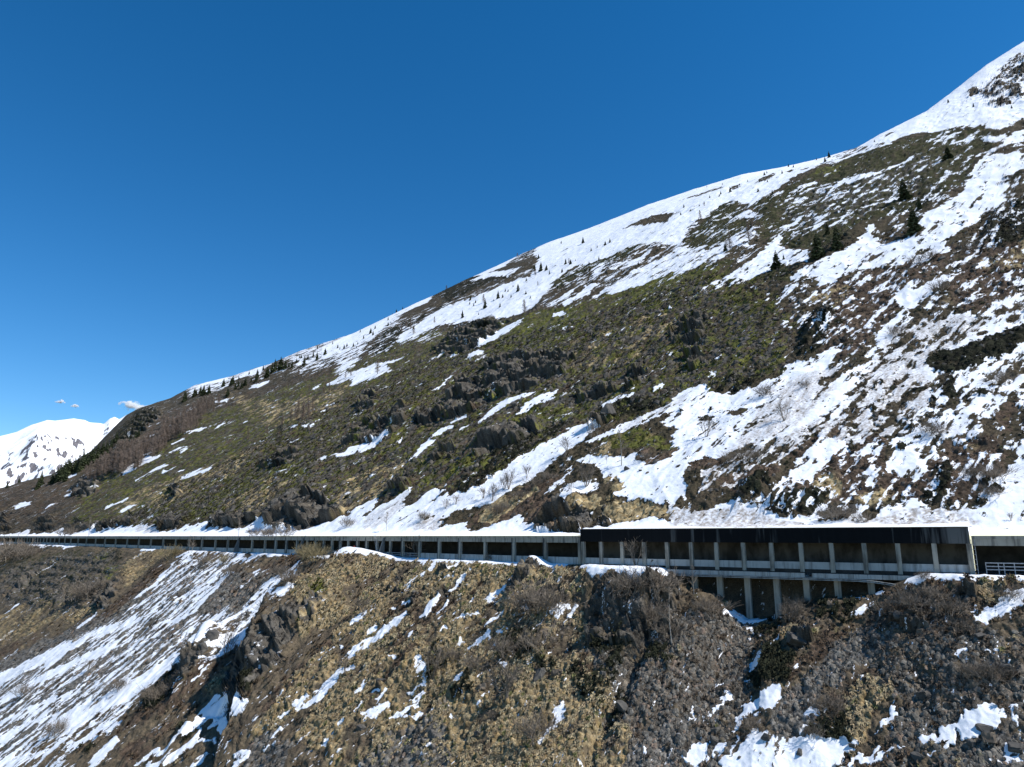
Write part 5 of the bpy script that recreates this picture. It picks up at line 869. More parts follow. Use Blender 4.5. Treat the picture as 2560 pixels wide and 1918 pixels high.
LARCHES = [(-504.7, 843.1, 14.5), (-484.4, 818.5, 14.5), (-495.8, 837.1, 18.8), (-472.5, 805.7, 15.7), (-483.9, 826.5, 20.7), (-476.8, 820.0, 19.3), (-479.8, 828.3, 22.9), (-450.5, 786.1, 24.7), (-472.5, 824.7, 26.0), (-453.8, 797.9, 24.8), (-460.3, 812.5, 28.7), (-444.2, 791.3, 28.3), (-454.9, 810.5, 30.7), (-449.9, 809.2, 32.7), (-435.8, 788.2, 25.9), (-427.9, 774.3, 28.4), (-442.4, 803.5, 32.4), (-419.5, 769.0, 25.3), (-434.9, 797.7, 32.1), (-422.7, 780.7, 24.1), (-430.1, 796.6, 29.9), (-423.1, 791.5, 30.6), (-401.7, 756.8, 29.0), (-420.6, 793.0, 27.6), (-396.5, 753.1, 22.1), (-418.1, 794.6, 23.5), (-438.4, 834.6, 15.7), (-397.4, 760.5, 18.7), (-431.6, 823.3, 19.3), (-404.8, 776.5, 14.0), (-415.2, 797.8, 17.5), (-430.2, 826.2, 22.3), (-426.3, 821.9, 20.7), (-417.4, 806.2, 19.2), (-413.2, 800.5, 19.3), (-425.8, 826.2, 24.3), (-405.8, 796.1, 20.5), (-421.4, 826.2, 26.4), (-394.7, 779.4, 24.5), (-411.6, 810.8, 18.2), (-417.0, 826.0, 24.2), (-400.7, 798.8, 17.6), (-398.0, 796.2, 21.6), (-412.4, 825.6, 24.2), (-408.6, 823.3, 24.6), (-434.3, 874.4, 19.1), (-420.6, 846.9, 22.8), (-401.0, 809.3, 16.2), (-428.9, 864.6, 27.5), (-413.1, 833.8, 21.4), (-468.8, 945.5, 19.2), (-439.2, 890.2, 18.1), (-400.6, 814.2, 14.9), (-427.6, 868.1, 17.0), (-399.2, 813.2, 16.9), (-415.4, 846.0, 23.0), (-428.7, 875.1, 27.7), (-415.4, 849.5, 15.5), (-408.3, 843.6, 21.2), (-419.8, 868.3, 25.2), (-434.2, 897.2, 23.4), (-404.6, 846.3, 20.0), (-412.8, 863.5, 23.5), (-412.2, 864.3, 25.1), (-446.6, 937.8, 18.9), (-405.8, 862.4, 27.1), (-395.1, 844.7, 20.4), (-450.2, 959.4, 16.9), (-403.9, 869.9, 25.1), (-388.2, 837.5, 24.2), (-419.3, 908.9, 21.9), (-402.0, 877.7, 23.1), (-387.4, 847.8, 20.3), (-416.4, 909.4, 16.4), (-423.4, 929.2, 22.5), (-392.8, 865.5, 17.7), (-405.2, 895.4, 17.9), (-400.3, 886.1, 19.9), (-387.1, 861.2, 15.2), (-430.6, 957.9, 23.4), (-394.5, 888.3, 18.8), (-430.5, 968.3, 20.5), (-417.6, 943.4, 15.3), (-413.0, 935.6, 18.0), (-401.8, 913.8, 18.6), (-427.4, 970.6, 20.5), (-415.6, 953.5, 16.9), (-422.6, 971.7, 20.5), (-415.5, 967.5, 15.6), (-393.2, 921.4, 12.3), (-411.3, 977.2, 14.5), (-398.6, 949.5, 13.7), (-233.7, 625.2, 11.4), (-216.2, 621.2, 9.0), (-206.4, 631.8, 10.6), (-199.1, 630.6, 11.3), (-194.2, 628.0, 12.7), (-185.7, 604.8, 10.5), (-196.1, 642.6, 14.5), (-280.4, 908.2, 11.9), (-174.9, 584.3, 15.0), (-179.8, 603.1, 16.5), (-178.1, 610.5, 15.2), (-166.3, 573.3, 11.5), (-171.9, 602.9, 15.0), (-111.5, 410.1, 7.3), (-185.8, 685.7, 9.7), (-180.1, 686.7, 9.7), (-174.4, 726.0, 6.8), (-167.0, 718.4, 7.6), (-126.6, 652.6, 15.1), (-138.9, 856.7, 10.9), (-134.4, 865.2, 12.0), (-127.3, 856.8, 10.8), (-114.3, 795.5, 11.0), (-92.1, 806.4, 8.3), (-117.6, 1212.8, 11.7), (-75.8, 870.4, 11.9), (-43.5, 848.1, 12.6), (-32.9, 784.9, 10.7), (-25.8, 845.3, 4.2), (9.8, 1221.5, 9.5), (11.1, 609.6, 13.2), (27.6, 794.1, 9.0), (26.9, 704.9, 5.1), (63.8, 747.6, 6.8), (171.9, 607.8, 5.8), (177.8, 622.5, 9.6), (195.5, 667.7, 5.7), (148.2, 460.9, 8.8), (149.5, 456.5, 13.1), (163.0, 457.1, 13.8), (177.2, 488.1, 5.9)]
BARE = [('L', -426.0, 615.9, 20.4, 2), ('L', -403.8, 594.7, 22.8, 2), ('L', -390.8, 584.6, 14.4, 2), ('L', -184.6, 288.1, 6.2, 2), ('L', -376.6, 572.3, 10.9, 2), ('L', -146.7, 246.3, 5.9, 2), ('L', -219.9, 374.9, 10.8, 2), ('L', -157.0, 279.4, 4.4, 1), ('L', -212.4, 372.4, 10.7, 2), ('L', -207.6, 373.1, 8.7, 2), ('L', -131.0, 252.7, 5.2, 2), ('L', -109.1, 231.5, 5.8, 2), ('L', -106.2, 232.9, 5.2, 2), ('L', -167.3, 359.5, 8.5, 2), ('L', -155.9, 351.8, 8.7, 0), ('L', -153.6, 349.8, 7.8, 0), ('L', -135.9, 323.9, 6.4, 2), ('L', -125.4, 316.5, 5.4, 2), ('L', -88.8, 232.9, 9.6, 1), ('L', -114.1, 298.6, 5.8, 2), ('L', -79.2, 237.7, 5.1, 2), ('L', -86.3, 271.5, 5.8, 2), ('L', -71.1, 230.3, 6.6, 1), ('L', -69.3, 230.9, 4.9, 2), ('L', -77.2, 274.8, 7.1, 2), ('L', -75.3, 274.0, 7.7, 2), ('L', -69.8, 266.8, 6.9, 2), ('L', -41.3, 186.9, 4.8, 1), ('L', -42.3, 209.8, 6.3, 1), ('L', -30.6, 235.0, 7.3, 1), ('L', -18.0, 170.3, 8.6, 1), ('L', -13.5, 171.7, 3.5, 2), ('L', -8.1, 164.3, 4.1, 2), ('L', -6.1, 208.2, 2.6, 2), ('L', -3.6, 151.3, 2.0, 2), ('L', -1.4, 152.1, 9.0, 1), ('L', -0.2, 163.5, 5.6, 2), ('L', 3.1, 175.5, 6.8, 2), ('L', 5.2, 160.5, 5.5, 2), ('L', 6.3, 172.5, 8.3, 2), ('L', 5.8, 140.1, 6.0, 2), ('L', 10.1, 168.6, 6.5, 2), ('L', 24.2, 161.8, 6.0, 2), ('L', 29.5, 174.5, 7.7, 1), ('L', 27.4, 160.3, 7.4, 2), ('L', 29.3, 157.6, 5.5, 2), ('L', 31.5, 160.6, 6.3, 2), ('L', 32.6, 153.1, 5.3, 2), ('L', 32.0, 149.8, 11.5, 0), ('L', 39.6, 160.6, 6.4, 0), ('L', 40.1, 155.6, 3.7, 2), ('L', 41.8, 155.7, 4.8, 2), ('L', 39.5, 126.7, 3.3, 2), ('L', 56.2, 149.5, 4.4, 2), ('L', 57.6, 150.5, 4.0, 2), ('L', 47.5, 121.1, 2.6, 2), ('L', 51.4, 123.7, 3.6, 2), ('L', 52.3, 123.9, 3.4, 2), ('L', 69.1, 135.0, 3.5, 2), ('L', 72.2, 135.0, 3.8, 2), ('L', 71.0, 130.8, 3.4, 2), ('L', 76.7, 136.5, 2.1, 2), ('L', 74.5, 131.5, 3.8, 2), ('L', 74.9, 127.0, 3.7, 2), ('L', 74.9, 123.8, 3.3, 2), ('L', 71.6, 116.1, 3.4, 2), ('L', 73.2, 114.8, 3.7, 2), ('L', 83.8, 124.6, 3.1, 2), ('U', -351.3, 569.5, 9.9, 2), ('U', -298.5, 512.5, 14.1, 0), ('U', -122.7, 326.1, 8.7, 0), ('U', -112.0, 315.7, 4.6, 2), ('U', -105.9, 309.8, 4.1, 2), ('U', -100.1, 304.3, 5.1, 2), ('U', -92.5, 296.7, 4.9, 2), ('U', -66.1, 291.9, 4.8, 2), ('U', -46.6, 269.0, 7.1, 0), ('U', -31.7, 262.3, 4.2, 2), ('U', -24.4, 264.3, 4.2, 1), ('U', -20.5, 263.6, 4.2, 1), ('U', -10.3, 256.9, 4.7, 1), ('U', -6.9, 250.9, 6.6, 1), ('U', -5.0, 239.9, 3.8, 2), ('U', -3.9, 237.4, 5.9, 2), ('U', -2.9, 255.3, 5.8, 1), ('U', -1.2, 253.8, 7.5, 1), ('U', 2.8, 240.1, 4.4, 2), ('U', 5.3, 257.2, 5.3, 1), ('U', 7.7, 243.3, 5.0, 2), ('U', 12.6, 245.4, 5.0, 2), ('U', 20.4, 260.5, 6.8, 1), ('U', 17.8, 214.7, 5.4, 0), ('U', 23.2, 223.5, 8.4, 1), ('U', 29.8, 266.0, 6.4, 1), ('U', 32.0, 264.5, 4.9, 0), ('U', 31.1, 233.2, 3.2, 0), ('U', 34.9, 226.8, 12.3, 0), ('U', 42.4, 224.8, 3.6, 2), ('U', 61.7, 223.4, 7.9, 1), ('U', 61.2, 199.5, 3.8, 2), ('U', 65.4, 197.2, 5.2, 2), ('U', 87.5, 238.2, 5.2, 2), ('U', 82.3, 212.1, 6.7, 1), ('U', 97.7, 231.4, 2.9, 2), ('U', 71.2, 161.7, 4.4, 2), ('U', 73.6, 160.7, 4.0, 2), ('U', 76.5, 158.1, 2.4, 2), ('U', 140.5, 249.9, 4.6, 2), ('U', 185.2, 307.1, 4.9, 2), ('U', 107.0, 180.0, 5.2, 2), ('U', 191.3, 304.9, 4.9, 2), ('U', 171.3, 269.8, 5.8, 2), ('U', 204.2, 297.1, 4.9, 2), ('U', 101.8, 158.7, 3.9, 2), ('U', 101.3, 152.0, 3.3, 2), ('U', 105.0, 155.8, 4.7, 2), ('U', 137.8, 195.2, 4.9, 2), ('U', 99.4, 144.0, 1.8, 1)]
BOULDERS = [('L', -176.9, 286.5, 2.8), ('L', -98.1, 235.2, 2.36), ('L', -97.4, 235.7, 2.95), ('L', -97.5, 236.8, 4.15), ('L', -95.6, 235.2, 2.58), ('L', -96.6, 241.3, 5.41), ('L', -32.7, 165.5, 1.94), ('L', -30.0, 174.9, 2.47), ('L', -22.9, 160.3, 2.24), ('L', -26.7, 203.9, 2.39), ('L', -18.6, 152.3, 1.41), ('L', -18.8, 198.7, 2.78), ('L', -19.7, 211.1, 3.44), ('L', -12.5, 149.5, 1.38), ('L', -6.5, 149.2, 1.72), ('L', -6.5, 159.1, 2.03), ('L', -6.4, 159.1, 2.2), ('L', 0.1, 155.6, 2.17), ('L', 0.1, 155.9, 2.15), ('L', 5.6, 155.8, 3.98), ('L', 9.1, 154.0, 2.51), ('L', 17.8, 148.1, 2.06), ('L', 20.4, 140.2, 2.93), ('L', 32.9, 135.5, 1.62), ('L', 32.8, 135.2, 1.28), ('L', 33.8, 128.5, 1.83), ('L', 34.7, 130.6, 2.18), ('L', 36.3, 123.5, 0.71), ('L', 45.4, 149.7, 1.82), ('L', 41.0, 123.7, 1.8), ('L', 53.0, 138.9, 3.79), ('L', 44.7, 119.9, 1.47), ('L', 62.8, 145.9, 1.84), ('L', 51.9, 117.5, 1.18), ('L', 61.6, 128.3, 1.65), ('L', 64.3, 132.1, 1.71), ('L', 60.9, 124.3, 1.61), ('L', 68.7, 131.9, 2.42), ('L', 70.3, 130.7, 2.07), ('L', 58.7, 111.9, 2.32), ('L', 70.0, 127.5, 1.69), ('L', 64.6, 119.4, 2.5), ('L', 64.9, 119.2, 2.2), ('L', 65.2, 109.0, 1.75), ('L', 70.4, 115.1, 1.88), ('L', 70.2, 114.9, 1.55), ('L', 76.2, 121.3, 1.99), ('L', 67.6, 110.0, 2.38), ('L', 67.2, 108.3, 2.05), ('L', 75.7, 115.1, 1.92), ('L', 69.5, 106.3, 2.63), ('U', 1.5, 347.3, 4.84), ('U', 32.6, 279.1, 4.57), ('U', 37.8, 277.6, 7.15), ('U', 36.0, 222.5, 2.09), ('U', 39.2, 217.5, 1.33), ('U', 40.7, 214.2, 1.21)]
# ------------------------------------------------------------------ ground cover
def poly_field(x, y, cls, surf):
    F = np.zeros(x.shape, np.float32)
    for d, w, pts in COVER[surf].get(cls, ()):
        P = np.array(pts, np.float64).reshape(-1, 2)
        lo = P.min(0) - w; hi = P.max(0) + w
        m = np.nonzero((x > lo[0]) & (x < hi[0]) & (y > lo[1]) & (y < hi[1]))[0]
        if not len(m): continue
        xx = x[m]; yy = y[m]
        ins = np.zeros(len(m), bool); best = np.full(len(m), 1e12)
        for i in range(len(P)):
            ax, ay = P[i - 1]; bx, by = P[i]
            dx, dy = bx - ax, by - ay; l2 = dx * dx + dy * dy
            if l2 < 1e-9: continue
            t = np.clip(((xx - ax) * dx + (yy - ay) * dy) / l2, 0, 1)
            best = np.minimum(best, (xx - ax - t * dx) ** 2 + (yy - ay - t * dy) ** 2)
            if dy != 0:
                ins ^= ((ay > yy) != (by > yy)) & (xx < dx * (yy - ay) / dy + ax)
        sd = np.sqrt(best); sd = np.where(ins, sd, -sd)
        F[m] = np.maximum(F[m], d * sstep(-0.5, 0.5, sd / w))
    return F

LEVELS = (0.3, 0.6, 1.2, 2.4, 4.8)
def lev(scale, fn):
    """noise whose grain grows with distance in fixed steps: fn(step, mask) on the points that use the step"""
    l = np.log2(np.clip(scale, LEVELS[0], LEVELS[-1])); out = np.zeros(scale.shape, np.float32)
    for L in LEVELS:
        w = 1 - np.abs(l - math.log2(L)); m = np.nonzero(w > 0)[0]
        if len(m): out[m] += (np.sin(w[m] * math.pi / 2) * fn(L, m)).astype(np.float32)
    return out

def uni(n, k=2.6):
    return 0.5 + 0.5 * np.tanh(k * n)

PAL = dict(dark=(.019, .020, .012), green=(.082, .086, .024), olive=(.044, .044, .019), rock=(.088, .080, .068), rockbrown=(.16, .115, .075),
           rockred=(.21, .125, .075), brown=(.090, .064, .045), tan=(.340, .275, .160), grey=(.135, .124, .108), greybrown=(.108, .092, .073),
           twig=(.115, .096, .076), larch=(.085, .063, .047))
ORDER_U = ['brown', 'olive', 'green', 'tan', 'larch', 'rock', 'rockstrata', 'rockbrown', 'dark']
ORDER_L = ['brown', 'greybrown', 'tan', 'olive', 'grey', 'twig', 'green', 'rock', 'rockred', 'dark']

def cover(x, y, surf, u, s):
    """weights of snow and ground classes at map points"""
    r = np.hypot(x, y)
    wa = np.clip(r * 0.0055, 0.7, 4.0)
    # ragged edges at several scales
    wn = lambda k, f: lev(wa / 1.0, lambda L, m: noise(x[m] / (L * f), y[m] / (L * f), k))
    xw = x + wa * (1.6 * wn(101, 3) + .9 * wn(103, 1.1) + 1.6 * wn(105, 9)); yw = y + wa * (1.6 * wn(102, 3) + .9 * wn(104, 1.1) - 1.6 * wn(106, 9))
    W = {}
    names = ORDER_U if surf == 'U' else ORDER_L
    for i, c in enumerate(names):
        F = poly_field(xw, yw, c, surf)
        L = (2.6 if surf == 'L' else 5.0)
        nz = 0.75 * noise(u / L, s / (L * 1.8), 200 + i) + 0.55 * noise(x / (L * .37), y / (L * .37), 230 + i) + 0.35 * noise(x / (L * .14), y / (L * .14), 260 + i)
        if c == 'tan': nz = .55 * nz + .75 * noise(u / 8, s / 14, 280) + .35 * noise(x / 3.5, y / 3.5, 281)
        W[c] = np.clip((F - uni(nz)) * 5 + 0.5, 0, 1)
        if c in ('rock', 'rockbrown', 'rockstrata', 'rockred'): W['rockP'] = np.maximum(W.get('rockP', 0), F)
    sn = poly_field(xw, yw, 'snow', surf)
    off = poly_field(xw, yw, 'snowoff', surf)
    dirty = poly_field(xw, yw, 'dirty', surf)
    sc = np.clip(r / 260.0, 0.55, 2.2)
    if surf == 'U':
        ur = u * .93 - s * .37; sr = s * .93 + u * .37; jx = noise(x / 7, y / 7, 307) * 1.5
        nz = lev(sc, lambda q, m: 0.62 * noise((ur[m] + jx[m]) / (2.2 * q), (sr[m] + 3 * jx[m]) / (11 * q), 300) + 0.45 * sstep(230, 330, s[m]) * noise(u[m] / (8 * q), (s[m] + jx[m]) / (2.8 * q), 301) + .35 * noise(x[m] / (2.6 * q), y[m] / (2.6 * q), 306) + .32 * noise(x[m] / (6 * q), y[m] / (6 * q), 304))
    else:
        sc = sc * .8; jx = noise(x / 3, y / 3, 307) * .7
        nz = lev(sc, lambda q, m: 0.75 * noise((u[m] + jx[m]) / (2.0 * q), (s[m] + 3 * jx[m]) / (14 * q), 300) + 0.45 * noise((u[m] + jx[m]) / (1.0 * q), s[m] / (5 * q), 302) + .35 * noise(x[m] / (4 * q), y[m] / (4 * q), 304) + .2 * noise(x[m] / (1.1 * q), y[m] / (1.1 * q), 303))
    # scattered remnants around the larger patches
    sn = np.maximum(sn, .06 + 0.30 * np.clip(noise(u / 30, s / 40, 305) + .05, 0, 1) if surf == 'U' else .05 + .2 * np.clip(noise(u / 14, s / 25, 305) + .05, 0, 1))
    if surf == 'U':
        right = sstep(.02, .35, np.arctan2(x, y)) * sstep(12, 40, s) * (1 - .6 * sstep(330, 420, s))
        gt = .6 * noise((ur + 2 * jx) / 7, (sr + 5 * jx) / 55, 320) + .5 * noise(ur / 2.6, sr / 24, 321)
        sn = sn * (1 - right * np.clip(.02 + 1.0 * gt, 0, .40)) * (1 - .16 * np.clip(noise(x / 9, y / 9, 322) * 2, 0, 1))
    else:
        gt = .6 * noise(u / 3.5, s / 30, 320) + .5 * noise(u / 1.4, s / 12, 321)
        sn = sn * (1 - np.clip(.05 + 1.0 * gt, 0, .5))
    P = sn * (1 - off) * (1 - .45 * sstep(.5, .9, W.get('rockP', 0)))
    M = P - uni(nz, 2.1)
    if surf == 'U':
        edge = 1 - sstep(6, 9.5 + 2 * noise(u / 3.0, 0 * u, 41), s)
        M = np.maximum(M, edge - .4)
    else:
        wv = shoulder(u)
        on = np.zeros(u.shape)
        for a, b in SHOULDER_SNOW: on = np.maximum(on, sstep(a - 1.5, a + 1.5, u) * (1 - sstep(b - 1.5, b + 1.5, u)))
        reach = wv + 1.9 + 1.6 * noise(u / 5, 0 * u, 42) + .8 * noise(u / 1.7, 0 * u, 43)
        M = np.maximum(M, on * np.clip((reach + s) * .8, -1, .5) * (s < .4) - (1 - on))
    W['margin'] = M                      # > 0 where snow lies
    snow = np.clip(M * 6 + 0.5, 0, 1)
    dn = 0.5 * noise(u / 1.6, s / 5, 310) + 0.6 * noise(x / .8, y / .8, 311) + 0.5 * noise(x / .4, y / .4, 312)
    W['snow'] = snow
    W['dirty'] = np.clip(dirty * (0.55 + 1.5 * dn), 0, 1)
    return W

def relief(x, y, surf, u, s, W):
    """height of the small relief, measured along the slope normal"""
    sn = W['snow']
    r = np.hypot(x, y)
    if surf == 'U':
        g = sstep(2.0, 14, s) * np.clip(1 - 0.7 * sstep(-0.02, 0.02, (base_upper(x, y, (u, s)) / r - np.interp(np.arctan2(x, y), RGA, RGE)) + 0.012), 0.25, 1)
        rk = sstep(.25, .75, W['rockP'])
        h = 1.5 * fbm(u / 26, s / 36, 2, 61) + 0.8 * ridged(u / 13 + .3 * noise(x / 9, y / 9, 9), s / 17, 2, 63) - 0.5
        h = h * (1 - 0.45 * sn)
        # heath humps with gaps between, finer nearer
        hb = np.abs(noise(x / 3.4, y / 3.4, 64)) * 2 - .4 + .6 * np.abs(noise(x / 1.6, y / 1.6, 66)) + .5 * noise(x / 6.5, y / 6.5, 65)
        h = h + (.75 * hb + .25 * noise(x / .8, y / .8, 68)) * (1 - 0.9 * sn)
        h = h + 0.22 * sn * noise(u / 5, s / 9, 75) + .10 * sn * noise(x / 1.3, y / 1.3, 76)
        h = h + W['dark'] * (1 - sn) * (0.5 + 0.8 * noise(x / 1.6, y / 1.6, 69))
        # crags: ledges and faces, broken into blocks
        wu = u + 1.5 * noise(x / 6, y / 6, 71); ws = s + 1.5 * noise(x / 6, y / 6, 72)
        t = s * 0.8 + 5.0 * noise(u / 20, s / 20, 71) + 3.2 * facets(wu / 9, ws / 9, 74, .8)
        H = 11.0
        q = t / H; f = q - np.floor(q)
        st = (np.floor(q) + sstep(0.30, 0.48, f)) * H - t
        fa = 2.2 * facets(wu / 8.5, ws / 14, 73, .8) + .9 * facets(wu / 3.2 + .3 * noise(x / 2, y / 2, 70), ws / 5.5, 75, .8) + .22 * facets(x / 1.3, y / 1.3, 78, .7)
        h = h + rk * (1 - .8 * sn) * (0.72 * st + 1.0 * fa)
        return g * h + sn * 0.18 * sstep(2, 6, s) + (0.16 + 0.3 * noise(u / 3.1, s / 3, 77) + .12 * noise(u / .9, s / .9, 78)) * sstep(0.0, 1.4, s) * (1 - sstep(5, 14, s)) * sn
    d = np.maximum(-s, 0)
    g = np.where(s > 0, 0.3, 0.12 + 0.88 * sstep(1.0, 7, d))
    rk = sstep(.3, .8, W['rockP'])
    h = 0.9 * fbm(u / 11, s / 17, 2, 81) + 0.5 * (ridged(u / 5.5, s / 7, 2, 83) - .8)
    h = h * (1 - 0.4 * sn) + (0.45 * (np.abs(noise(x / 2.0, y / 2.0, 85)) * 2 - .4) + 0.26 * noise(x / .9, y / .9, 87) + .14 * noise(x / .42, y / .42, 88)) * (1 - 0.85 * sn)
    h = h + sn * (.12 * noise(u / 2.5, s / 5, 98) + .05 * noise(x / .7, y / .7, 99))
    wu = u + .8 * noise(x / 3, y / 3, 71); ws = s + .8 * noise(x / 3, y / 3, 72)
    t = s * 0.85 + 2.2 * noise(u / 7, s / 7, 91) + 1.2 * facets(wu / 4, ws / 4, 92)
    H = 4.8
    q = t / H; f = q - np.floor(q)
    st = (np.floor(q) + sstep(0.25, 0.50, f)) * H - t
    fa = 1.1 * facets(wu / 3.4, ws / 5, 93) + .6 * facets(wu / 1.5, ws / 2.2, 94) + .28 * facets(x / .7, y / .7, 90)
    h = h + rk * (1 - .7 * sn) * (0.7 * st + 1.0 * fa)
    wd, wr = worley(x / 1.15, y / 1.15, 95)
    h = h + W['tan'] * (1 - rk) * (1 - .8 * sn) * 0.8 * np.clip(1 - wd * wd * 2.6, 0, 1) * (0.3 + 0.7 * wr)
    wd2, wr2 = worley(x / .8, y / .8, 96)
    h = h + np.maximum(W['grey'], W['greybrown']) * (1 - W['tan']) * (1 - .75 * sn) * 0.55 * np.clip(1 - wd2 * 1.5, 0, 1) * wr2 * wr2 * .6
    W['stone'] = wr2
    h = h + W['dark'] * (1 - sn) * (0.45 + 0.6 * noise(x / 1.0, y / 1.0, 97))
    return g * h + sn * 0.12 * g

def surf_all(x, y, surf, xyz=False):
    u, s = us(x, y)
    W = cover(x, y, surf, u, s)
    zb = (base_upper if surf == 'U' else base_lower)(x, y, (u, s)); h = relief(x, y, surf, u, s, W)
    if not xyz: return zb + 1.22 * h, W, u, s
    # move along the slope normal (straight up close to the gallery)
    k = (sstep(3, 14, s) if surf == 'U' else sstep(2, 9, -s)) * 0.55
    nx = np.interp(u, RU, RN[:, 0]); ny = np.interp(u, RU, RN[:, 1])
    z = zb + np.sqrt(1 - k * k) * h
    if surf == 'U':
        roof = 0.12 + 1.62 * ((u > U_BLACK0) & (u < U_BLACK1))
        z = np.where(s < 9.6, np.maximum(z, roof + .05), z)
    return np.stack([x - nx * k * h, y - ny * k * h, z], 1), W, u, s

def colours(x, y, surf, u, s, W):
    n = lambda L, k: noise(x / L, y / L, k)
    if surf == 'U':
        a = uni(0.7 * noise(u / 9, s / 14, 121) + .5 * n(2.6, 122) + .4 * n(1.1, 123))[:, None]
        C = (1 - a) * np.array([.042, .037, .023]) + a * np.array([.090, .070, .046])
        names = ORDER_U
    else:
        a = uni(0.7 * noise(u / 5, s / 9, 121) + .5 * n(1.6, 122) + .4 * n(.6, 123))[:, None]
        C = (1 - a) * np.array([.078, .062, .045]) + a * np.array([.150, .116, .074])
        names = ORDER_L
    k = 1.0 if surf == 'L' else 2.0
    for i, c in enumerate(names):
        base = np.array(PAL['rock' if c == 'rockstrata' else c])
        v = 1 + 0.75 * n(1.9 * k, 140 + i) + 0.65 * n(.75 * k, 160 + i) + .5 * n(.35 * k, 180 + i)
        v = np.clip(v, .35, 1.9)
        col = base[None, :] * v[:, None]
        if c == 'rock':
            sr = 1 + .5 * noise(u / (1.2 * k), s / (6 * k), 190)
            col = col * sr[:, None]
            li = np.clip(n(4.0 * k, 191) * 2.5 - .1, 0, 1)[:, None]
            col = col * (1 - .45 * li) + li * .45 * np.array([.125, .10, .07]) * v[:, None]
        if c == 'tan':
            col = col * np.array([.74, .73, .74]) if surf == 'L' else col
            o = np.clip(.5 + 1.4 * n(1.15, 192), 0, 1)[:, None]
            col = col * (1 - o * np.array([.05, .16, .30]))
        if c in ('grey', 'greybrown') and 'stone' in W:
            col = col * (0.55 + 0.9 * W['stone'])[:, None]
        if c == 'green':
            yl = np.clip(.3 + 1.3 * n(3.4 * k, 193), 0, 1)[:, None]
            col = col * (1 + yl * np.array([.45, .35, .1]))
        C = C * (1 - W[c][:, None]) + col * W[c][:, None]
    return np.clip(C, .008, .8)

# ------------------------------------------------------------------ materials
def mat(name, build=None, rough=0.9):
    m = bpy.data.materials.new(name); m.use_nodes = True
    nt = m.node_tree; b = nt.nodes['Principled BSDF']; b.inputs['Roughness'].default_value = rough
    b.inputs['Specular IOR Level'].default_value = 0.2
    if build: build(nt, b)
    return m
def N(nt, t, **kw):
    n = nt.nodes.new(t)
    for k, v in kw.items():
        if k in n.inputs: n.inputs[k].default_value = v
        else: setattr(n, k, v)
    return n
def LK(nt, a, b): nt.links.new(a, b)

